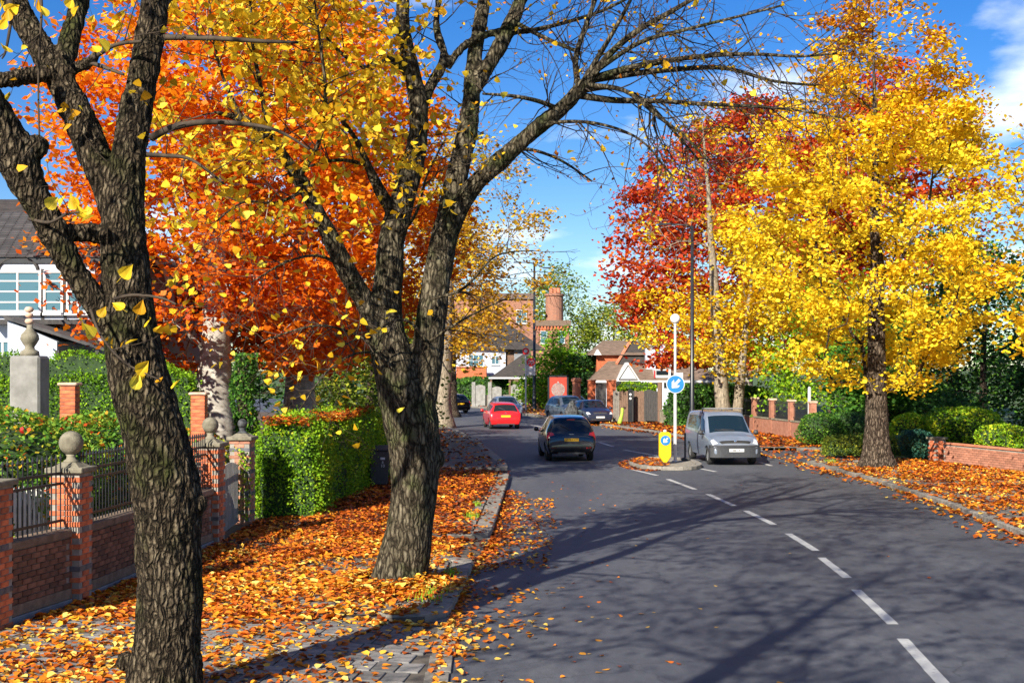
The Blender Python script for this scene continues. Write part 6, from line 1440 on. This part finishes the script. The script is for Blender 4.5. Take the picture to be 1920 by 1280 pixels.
for (x, y_, h, lab) in [(-8.62, 26.0, 2.98, 'small red brick post against the tall hedge'), (-6.66, 28.4, 2.75, 'small red brick post right beside the pale beech trunk')]:
    o = thing('brick_post', lab, 'post', (x, y_, 0.1)); MB().box(-.135, .135, -.135, .135, 0, h - .1).make('mortar_core', M['mortar'], o)
    for c in range(int((h - 0.1) / 0.0755)):
        for s in range(4):
            a = s * math.pi / 2 + 0.0; link('brick', BR['brick_red'], o, loc=(math.cos(a) * 0.045 * (1 if c % 2 else -1) + math.sin(a) * 0.10, math.sin(a) * 0.045 * (1 if c % 2 else -1) - math.cos(a) * 0.10, 0.04 + c * 0.0755), rot=(0, 0, a))
    MB().box(-.19, .19, -.19, .19, h - .1, h - .04).make('cap_stone', M['terracotta'], o, bevel=0.02)
pf = thing('picket_fence', 'white picket fence half hidden behind the iron railing', 'fence', (-7.25, 18.6, 0.1), math.atan2(5.4, 0.55))
for i in range(36): MB().add([(i * .15, -.01, .1), (i * .15 + .095, -.01, .1), (i * .15 + .095, .012, .1), (i * .15, .012, .1), (i * .15, -.01, 1.4), (i * .15 + .095, -.01, 1.4), (i * .15 + .095, .012, 1.4), (i * .15, .012, 1.4), (i * .15 + .047, 0, 1.5)], [(0, 1, 5, 4), (1, 2, 6, 5), (2, 3, 7, 6), (3, 0, 4, 7), (4, 5, 8), (5, 6, 8), (6, 7, 8), (7, 4, 8)]).make('picket', M['white_paint'], pf)
for z in (0.5, 1.2): MB().box(0, 5.4, 0.013, 0.05, z, z + .08).make('rail', M['white_paint'], pf)

# ------------------------------------------------------------------ houses
def window(parent, x, z, w, h, yface, frame='white_paint', cols=2, rows=3, depth=0.06, glassm='glass_house'):
    """casement set in the wall: frame, bars and panes of its own; faces the viewer (-y)"""
    f = MB(); fw = 0.06 if w < 1.4 else 0.08
    f.box(x, x + w, yface - depth, yface + .02, z, z + fw); f.box(x, x + w, yface - depth, yface + .02, z + h - fw, z + h)
    f.box(x, x + fw, yface - depth + .002, yface + .02, z + fw, z + h - fw); f.box(x + w - fw, x + w, yface - depth + .002, yface + .02, z + fw, z + h - fw)
    o = f.make('window', M[frame], parent)
    for i in range(1, cols): MB().box(x + w * i / cols - .025, x + w * i / cols + .025, yface - depth + .012, yface + .0, z + fw, z + h - fw).make('mullion', M[frame], o)
    for j in range(1, rows): MB().box(x + fw, x + w - fw, yface - depth + .018, yface + .0, z + h * j / rows - .018, z + h * j / rows + .018).make('glazing_bar', M[frame], o)
    for i in range(cols):
        for j in range(rows):
            a = MB(); a.box(x + max(fw, w * i / cols), x + min(w - fw, w * (i + 1) / cols), yface - depth + .03, yface - .005, z + max(fw, h * j / rows), z + min(h - fw, h * (j + 1) / rows))
            p = a.make('pane', M[glassm], o)
    MB().box(x - .05, x + w + .05, yface - depth - .06, yface + .01, z - .07, z - .003).make('sill', M[frame], o)
    return o
# white house on the left
hw = thing('white_house', 'white rendered house with dark tiled roof and bay windows behind the hedge', 'house', (-14.0, 34.0, 0.1))
wz = 6.12
MB().box(-8, 4.05, 0, 9, 0, wz).make('wall', M['render_white'], hw)
# roof: hipped, its tiles laid in rows
ridge = [(-8, 4.5, 9.6), (0.2, 4.5, 9.6)]
MB().add([(-8.4, -.45, wz - .1), (4.5, -.45, wz - .1), (0.2, 4.5, 8.1), (-8.4, 4.5, 8.1), (4.5, 9.4, wz - .1), (-8.4, 9.4, wz - .1)], [(0, 1, 2, 3), (1, 4, 2), (4, 5, 3, 2), (0, 3, 5), (0, 5, 4, 1)]).make('roof', M['roof_dark'], hw)
rf = [c for c in hw.children if c.name.startswith('roof')][0]
tile = box_mesh('roof_tile', 0.255, 0.30, 0.02, M['roof_tile'], 0.003)
sl = math.atan2(8.1 - wz + .1, 4.95)
for r in range(19):
    s = 0.06 + r * 0.21; yy = -.45 + s * math.cos(sl); zz = wz - .1 + s * math.sin(sl)
    xmax = 4.5 - 4.3 * (s / 5.39)
    for k in range(16):
        x = xmax - 0.13 - k * 0.265 - (0.13 if r % 2 else 0)
        if x < -0.9: break
        link('roof_tile', tile, rf, loc=(x, yy - .012, zz + 0.022), rot=(sl - 0.05 + random.uniform(-.02, .02), 0, random.uniform(-.02, .02)))
MB().box(-8.4, 4.5, -.50, -.44, wz - .26, wz - .08).make('gutter', M['black_metal'], hw)
MB().tube([(4.5, -.45, wz - .05), (0.2, 4.5, 8.0)], 0.07, 6).make('hip_ridge', M['roof_tile'], hw)
# bay: projecting box with three lights and a curved hood
MB().box(0.9, 3.5, -0.45, 0.0, 4.45, 5.9).make('bay', M['render_white'], hw)
for (x, w, c) in ((0.97, 1.2, 2), (2.22, 0.5, 1)): window(hw, x, 4.62, w, 1.06, -0.45, cols=c, rows=4)
window(hw, 2.8, 4.62, 0.58, 1.06, -0.45, cols=2, rows=4)
MB().box(0.8, 3.6, -0.52, 0.0, 4.33, 4.45).make('bay_band', M['timber_dark'], hw)
for (xc, r) in ((1.57, 0.5), (3.09, 0.33)):
    arc = [(xc + r * math.cos(a), 5.70 + r * 0.62 * math.sin(a)) for a in np.linspace(0, math.pi, 13)]
    m_ = MB()
    m_.tube([(p[0], -0.47, p[1]) for p in arc], 0.045, 6); m_.make('arched_hood', M['timber_dark'], hw)
window(hw, 0.75, 3.0, 0.55, 0.95, 0.0, frame='white_paint', cols=2, rows=2)
for x in (0.92, 2.19, 2.76): MB().box(x - .035, x + .035, -0.475, -0.44, 4.45, 5.72).make('timber_strip', M['timber_dark'], hw)
# lean-to with slate roof and porch
lt = MB(); lt.box(1.9, 4.0, -1.6, -0.0, 0, 2.9); lt.make('porch_wall', M['render_white'], hw)
MB().add([(1.7, -1.75, 4.42), (1.7, 0.0, 4.42), (4.2, 0.0, 3.62), (4.2, -1.75, 3.62), (1.7, -1.75, 4.50), (1.7, 0, 4.50), (4.2, 0, 3.70), (4.2, -1.75, 3.70)], [(0, 1, 2, 3), (4, 7, 6, 5), (0, 3, 7, 4), (1, 5, 6, 2), (0, 4, 5, 1), (3, 2, 6, 7)]).make('porch_roof', M['roof_tile'], hw)
MB().add([(1.75, -1.62, 2.9), (2.95, -1.62, 2.9), (2.95, -1.62, 3.87), (1.75, -1.62, 4.39), (1.75, -.02, 2.9), (2.95, -.02, 2.9), (2.95, -.02, 3.87), (1.75, -.02, 4.39)], [(0, 1, 2, 3), (4, 7, 6, 5), (1, 5, 6, 2), (0, 3, 7, 4), (3, 2, 6, 7), (0, 4, 5, 1)]).make('porch_gable', M['render_white'], hw)
MB().box(2.95, 4.0, -1.6, -1.55, 2.9, 3.3).make('porch_lintel', M['render_white'], hw)
for x in (2.98, 3.95): MB().box(x - .05, x + .05, -1.7, -1.6, 2.6, 3.66).make('porch_post', M['timber_dark'], hw)
window(hw, 3.1, 2.6, 0.8, 0.85, -1.62, cols=2, rows=2, glassm='glass_dark')
MB().tube([(4.04, -.06, 0), (4.04, -.06, wz)], 0.05, 8).make('downpipe', M['black_metal'], hw)

# brick house with chimney at the bend
def gable_roof(mb, x0, x1, y0, y1, z0, z1, ov=0.3, axis='x'):
    if axis == 'x':
        ym = (y0 + y1) / 2; V = [(x0 - ov, y0 - ov, z0), (x1 + ov, y0 - ov, z0), (x1 + ov, y1 + ov, z0), (x0 - ov, y1 + ov, z0), (x0 - ov, ym, z1), (x1 + ov, ym, z1)]
        return mb.add(V, [(0, 1, 5, 4), (2, 3, 4, 5), (0, 4, 3), (1, 2, 5), (0, 3, 2, 1)])
    xm = (x0 + x1) / 2; V = [(x0 - ov, y0 - ov, z0), (x1 + ov, y0 - ov, z0), (x1 + ov, y1 + ov, z0), (x0 - ov, y1 + ov, z0), (xm, y0 - ov, z1), (xm, y1 + ov, z1)]
    return mb.add(V, [(0, 4, 5, 3), (1, 2, 5, 4), (0, 1, 4), (3, 5, 2), (0, 3, 2, 1)])
hb = thing('brick_house', 'large brown brick house with round chimney at the road bend', 'house', (0, 140, 0.1))
MB().box(-6.5, 2.2, 0, 8, 0, 10.6).make('wall', M['brick_house'], hb)
gable_roof(MB(), -6.5, 2.2, 0, 8, 10.55, 11.4, 0.25).make('roof', M['roof_brown'], hb)
MB().box(2.2, 6.0, 0.6, 8, 0, 7.75).make('side_wall', M['brick_house'], hb)
MB().box(2.2, 6.2, 0.4, 8, 7.75, 8.35).make('side_roof', M['roof_brown'], hb)
for k in range(11): MB().box(2.4 + k * 0.34, 2.55 + k * 0.34, 0.42, 0.6, 7.4, 7.72).make('corbel', M['brick_red'], hb)
window(hb, 0.42, 8.0, 1.15, 1.45, 0.0, cols=2, rows=2, depth=0.1)
for x in (3.0, 4.85):
    window(hb, x, 5.9, 0.72, 1.35, 0.6, cols=1, rows=2, depth=0.1)
    MB().prism([(x - .12 + .96 * q, 7.22 + 0.34 * math.sin(math.pi * q)) for q in np.linspace(0, 1, 9)], 0.52, 0.598).make('window_arch', M['brick_red'], hb)
MB().lathe([(0.95, 8.3), (0.95, 11.0), (1.08, 11.05), (1.08, 11.25), (0.9, 11.3)], 18, center=(4.55, 3, 0)).make('chimney', M['brick_house'], hb)
for q in (-.35, .1, .45): MB().lathe([(0.2, 11.28), (0.22, 11.85), (0.17, 11.9)], 10, center=(4.55 + q, 3, 0)).make('chimney_pot', M['ridge'], hb)
# white house with sweeping dark roof in front of it
hwf = thing('white_house', 'white rendered house with sweeping dark roof at the bend', 'house', (0, 126, 0.1))
MB().box(-7.5, -0.6, 0, 7, 0, 5.2).make('wall', M['render_white'], hwf)
MB().box(-0.6, 1.6, 0.3, 7, 0, 5.0).make('side_wall', M['timber_brown'], hwf)
MB().add([(-2.0, -.5, 5.15), (3.2, -.5, 5.0), (3.2, 7, 5.0), (-8, 7, 5.2), (-8, -.5, 5.2), (-1.2, 3.5, 8.2), (-7, 3.5, 8.4)], [(4, 0, 5, 6), (0, 1, 5), (1, 2, 5), (2, 3, 6, 5), (3, 4, 6), (0, 4, 3, 2, 1)]).make('roof', M['roof_dark'], hwf)
window(hwf, -4.15, 3.45, 1.5, 1.15, 0.0, cols=3, rows=2, depth=0.08); window(hwf, -1.95, 3.65, 0.75, 0.8, 0.0, cols=2, rows=1, depth=0.08)
MB().box(0.2, 1.3, 0.1, 0.3, 3.6, 5.4).make('grey_panel', M['plinth'], hwf)
sd = thing('garage', 'brick red lean-to block in front of the white house', 'garage', (0, 122, 0.1)); MB().box(-5.1, -2.35, 0, 3, 0, 3.35).make('wall', M['brick_red'], sd); MB().box(-5.2, -2.25, -.1, 3.1, 3.35, 3.45).make('roof_edge', M['ridge'], sd)
cpn = thing('carport', 'open carport with dark hipped roof behind the pale blue car', 'carport', (0, 117, 0.1))
MB().add([(-2.0, 0, 2.42), (2.2, 0, 2.45), (2.2, 4, 2.45), (-2.0, 4, 2.42), (1.6, 2, 5.0)], [(0, 1, 4), (1, 2, 4), (2, 3, 4), (3, 0, 4), (0, 3, 2, 1)]).make('roof', M['roof_dark'], cpn)
MB().box(-2.05, 2.2, -.06, -.005, 2.36, 2.50).make('fascia', M['white_paint'], cpn)
for x in (-1.85, -0.2, 1.4): MB().box(x - .09, x + .09, .1, .28, 0, 2.43).make('post', M['timber_brown'], cpn)
ww = thing('white_wall', 'white painted garden wall with wavy top by the bend', 'wall', (0, 114.5, 0.1))
for xa, xb, zt in ((-3.2, -2.3, 1.75), (-1.7, -0.9, 1.6), (-0.1, 0.55, 1.8)): MB().prism([(xa, 0), (xb, 0)] + [(xb - (xb - xa) * q, zt + 0.12 * math.sin(math.pi * q)) for q in np.linspace(0, 1, 9)], 0, 0.22).make('wall_face', M['stone_white'], ww)
MB().box(-3.2, 0.6, 0.24, 0.4, 0, 1.0).make('base_wall', M['timber_grey'], ww)
for x in (-3.3, -1.9, 0.7): MB().box(x - .16, x + .16, -.06, .28, 0, 2.1).make('pier', M['stone_white'], ww, bevel=0.03)
bw = thing('brick_wall', 'orange brick wall behind the bus stop', 'wall', (0, 108.5, 0.1)); MB().box(1.35, 3.1, 0, 0.3, 0, 2.4).make('wall_face', M['brick_pink'], bw); MB().box(1.3, 3.15, -.05, .35, 2.4, 2.5).make('coping_stone', M['ridge'], bw); MB().box(2.75, 3.25, -.1, .4, 0, 2.75).make('pier', M['brick_pink'], bw)
hedge('garden_hedge', 'green hedge above the white wall at the bend', -2.6, 119.0, 5.5, 1.4, 0.1, 2.5, 0, 3500, 0.22, M['leaf_green'], 121, rough=0.1)
# red banner with pale round emblem
rb = thing('banner', 'red banner with pale round emblem in a black frame', 'banner', (3.3, 95.5, 0.12)); MB().box(-.62, .62, 0, .06, .1, 2.62).make('panel', M['banner_red'], rb)
for x in (-.68, .68): MB().box(x - .06, x + .06, -.02, .1, 0, 2.75).make('frame_post', M['black_metal'], rb)
MB().box(-.74, .74, -.02, .1, 2.62, 2.74).make('frame_top', M['black_metal'], rb)
disc(.48, -.004, -.012, 1.72, 30).make('emblem', M['stone_white'], rb)
for k in range(46):
    r = 0.44 * math.sqrt((k + .5) / 46); a = k * 2.39996
    MB().lathe([(0.004, -.018), (0.034, -.018), (0.034, -.012)], 6, center=(r * math.cos(a), 0, 1.72 + r * math.sin(a)), axis='y').make('emblem_dot', M['banner_red'], rb)
MB().prism([(-.05, 2.16), (.05, 2.16), (0, 2.34)], -.012, -.004).make('emblem_tip', M['sign_white'], rb)
# house with brown roofs on the right
hr = thing('brown_roofed_house', 'low house with brown tiled roofs, white gable and red ridge', 'house', (0, 100, 0.1))
MB().box(6.2, 15.5, 0.6, 8, 0, 2.5).make('wall', M['render_white'], hr)
MB().box(6.6, 10.6, 4, 10, 2.4, 4.35).make('upper_wall', M['brick_red'], hr)
MB().add([(5.9, 3.6, 4.3), (11.0, 3.6, 4.3), (11.0, 10.4, 4.3), (5.9, 10.4, 4.3), (7.3, 7, 5.5), (9.6, 7, 5.5)], [(0, 1, 5, 4), (1, 2, 5), (2, 3, 4, 5), (3, 0, 4), (0, 3, 2, 1)]).make('upper_roof', M['roof_brown'], hr)
MB().add([(5.9, 0, 2.35), (15.8, 0, 2.35), (15.8, 8, 2.35), (5.9, 8, 2.35), (7.5, 4, 3.85), (14.2, 4, 3.85)], [(0, 1, 5, 4), (1, 2, 5), (2, 3, 4, 5), (3, 0, 4), (0, 3, 2, 1)]).make('lower_roof', M['roof_brown'], hr)
MB().add([(8.2, 3.2, 3.6), (12.6, 3.2, 3.6), (12.6, 9, 3.6), (8.2, 9, 3.6), (9.4, 5.2, 5.45), (10.0, 7.0, 5.45)], [(0, 1, 4), (1, 2, 5, 4), (2, 3, 5), (3, 0, 4, 5), (0, 3, 2, 1)]).make('cross_roof', M['roof_dark'], hr)
MB().tube([(8.1, 3.15, 3.62), (9.4, 5.15, 5.5)], 0.13, 6).make('hip_ridge', M['ridge'], hr)
MB().prism([(7.75, 2.3), (9.6, 2.3), (8.68, 3.72)], -.35, 2.5).make('gable', M['white_paint'], hr)
MB().prism([(8.1, 2.5), (9.25, 2.5), (8.68, 3.35)], -.39, -.352).make('gable_panel', M['render_white'], hr); 
for a_, b_ in (((7.98, 2.42), (8.68, 3.5)), ((9.38, 2.42), (8.68, 3.5))): MB().tube([(a_[0], -.38, a_[1]), (b_[0], -.38, b_[1])], 0.025, 5).make('gable_trim', M['timber_dark'], hr)
MB().box(8.0, 9.36, -.40, -.352, 2.40, 2.46).make('gable_trim', M['timber_dark'], hr)
MB().prism([(6.35, 4.3), (6.95, 4.3), (6.65, 4.75)], 3.3, 5).make('small_gable', M['white_paint'], hr)
MB().box(10.25, 11.0, 2.2, 2.9, 3.2, 4.85).make('chimney', M['render_white'], hr); MB().box(10.2, 11.05, 2.15, 2.95, 4.85, 4.97).make('chimney_cap', M['timber_dark'], hr)
MB().prism([(11.4, 3.0), (12.9, 3.0), (12.9, 4.6), (12.15, 5.4), (11.4, 4.6)], 3.0, 6.0).make('white_gable', M['render_white'], hr)
dm = MB(); dm.box(10.75, 11.95, 0.35, 2.0, 2.55, 3.2); dmo = dm.make('dormer', M['white_paint'], hr); MB().box(10.85, 11.75, .30, .36, 2.78, 3.1).make('dormer_pane', M['glass_dark'], dmo); MB().box(10.70, 10.78, .3, .5, 2.55, 3.1).make('dormer_trim', M['sign_red'], dmo)
MB().box(5.9, 15.8, -.06, -.005, 2.2, 2.37).make('fascia', M['white_paint'], hr)
window(hr, 9.0, 1.2, 0.9, 0.8, 0.6, cols=2, rows=1, depth=0.08)
MB().box(9.95, 10.6, .45, .6, 0, 2.1).make('door', M['timber_brown'], hr)
# entrance gates and pillars in front of it
def gate_pier(x, y_, w, h, mat, lab): 
    o = thing('gate_pier', lab, 'pillar', (x, y_, 0.12)); MB().box(-w / 2, w / 2, -w / 2, w / 2, 0, h).make('shaft', M[mat], o); MB().box(-w / 2 - .05, w / 2 + .05, -w / 2 - .05, w / 2 + .05, h, h + .08).make('cap_stone', M['ridge'], o, bevel=0.02)
gate_pier(5.28, 88.5, 0.52, 2.4, 'brick_red', 'brick pier on the near side of the black entrance gate'); gate_pier(6.55, 88.0, 0.58, 2.4, 'brick_red', 'brick pier between the black gate and the fence boards')
rp = thing('gate_pier', 'round-topped terracotta pier beside the red banner', 'pillar', (4.35, 90, 0.12)); MB().lathe([(0.28, 0), (0.28, 2.3), (0.36, 2.38), (0.36, 2.55), (0.2, 2.6)], 16).make('shaft', M['ridge'], rp)
bg = thing('entrance_gate', 'solid black gate between the two brick piers', 'gate', (5.56, 88.3, 0.15)); 
for i in range(5): MB().box(i * .135, i * .135 + .128, -.02, .02, .05, 2.25).make('board', M['timber_dark'], bg)
MB().box(0, .68, .021, .06, .9, 1.0).make('cross_rail', M['timber_dark'], bg)
hedge('garden_hedge', 'bright green clipped hedge above the brown fence boards', 7.75, 83.5, 2.4, 0.9, 0.1, 2.42, -0.3, 2600, 0.14, M['leaf_lime'], 122, rough=0.05)
fc = thing('board_fence', 'brown and grey upright board fence behind the leaf drift', 'fence', (6.2, 81.8, 0.12), -0.33)
ft = ['timber_grey'] * 3 + ['timber_brown'] * 6 + ['timber_dark'] * 1 + ['timber_brown'] * 6
for i, m_ in enumerate(ft): MB().box(i * .135, i * .135 + .128, -.015 + (i % 2) * .012, .02 + (i % 2) * .012, 0, 1.85 + 0.04 * math.sin(i * 2.1)).make('board', M[m_], fc)
fd = thing('side_gate', 'pair of near-black weathered gates beside the brown fence', 'gate', (8.02, 80.9, 0.12), -0.33)
for i in range(6): MB().box(i * .14, i * .14 + .133, -.02, .02, .05, 1.9 + 0.06 * math.sin(i)).make('board', M['timber_dark'], fd)
MB().box(.85, 1.1, -.08, .1, 0, 2.4).make('gate_post', M['timber_brown'], fd); MB().box(1.13, 1.23, -.06, .04, 0, 2.4).make('white_post', M['white_paint'], fd)
ip = thing('intercom_post', 'slim dark post with two white discs in front of the fence', 'post', (7.15, 80.6, 0.12)); MB().box(-.13, .13, -.08, .08, 0, 1.95).make('shaft', M['black_metal'], ip, bevel=0.01)
for z in (1.66, 1.42): disc(.075, -.082, -.095, z, 14).make('disc', M['sign_white'], ip)
lw = thing('retaining_wall', 'low pale retaining wall below the green hedge by the lamp post', 'wall', (8.9, 79.4, 0.1), math.atan2(-8.8, 3.4)); MB().box(0, 9.4, -.12, .12, 0, 0.75).make('wall_face', M['stone'], lw); MB().box(0, 9.4, -.15, .15, .75, .82).make('coping_stone', M['stone'], lw)
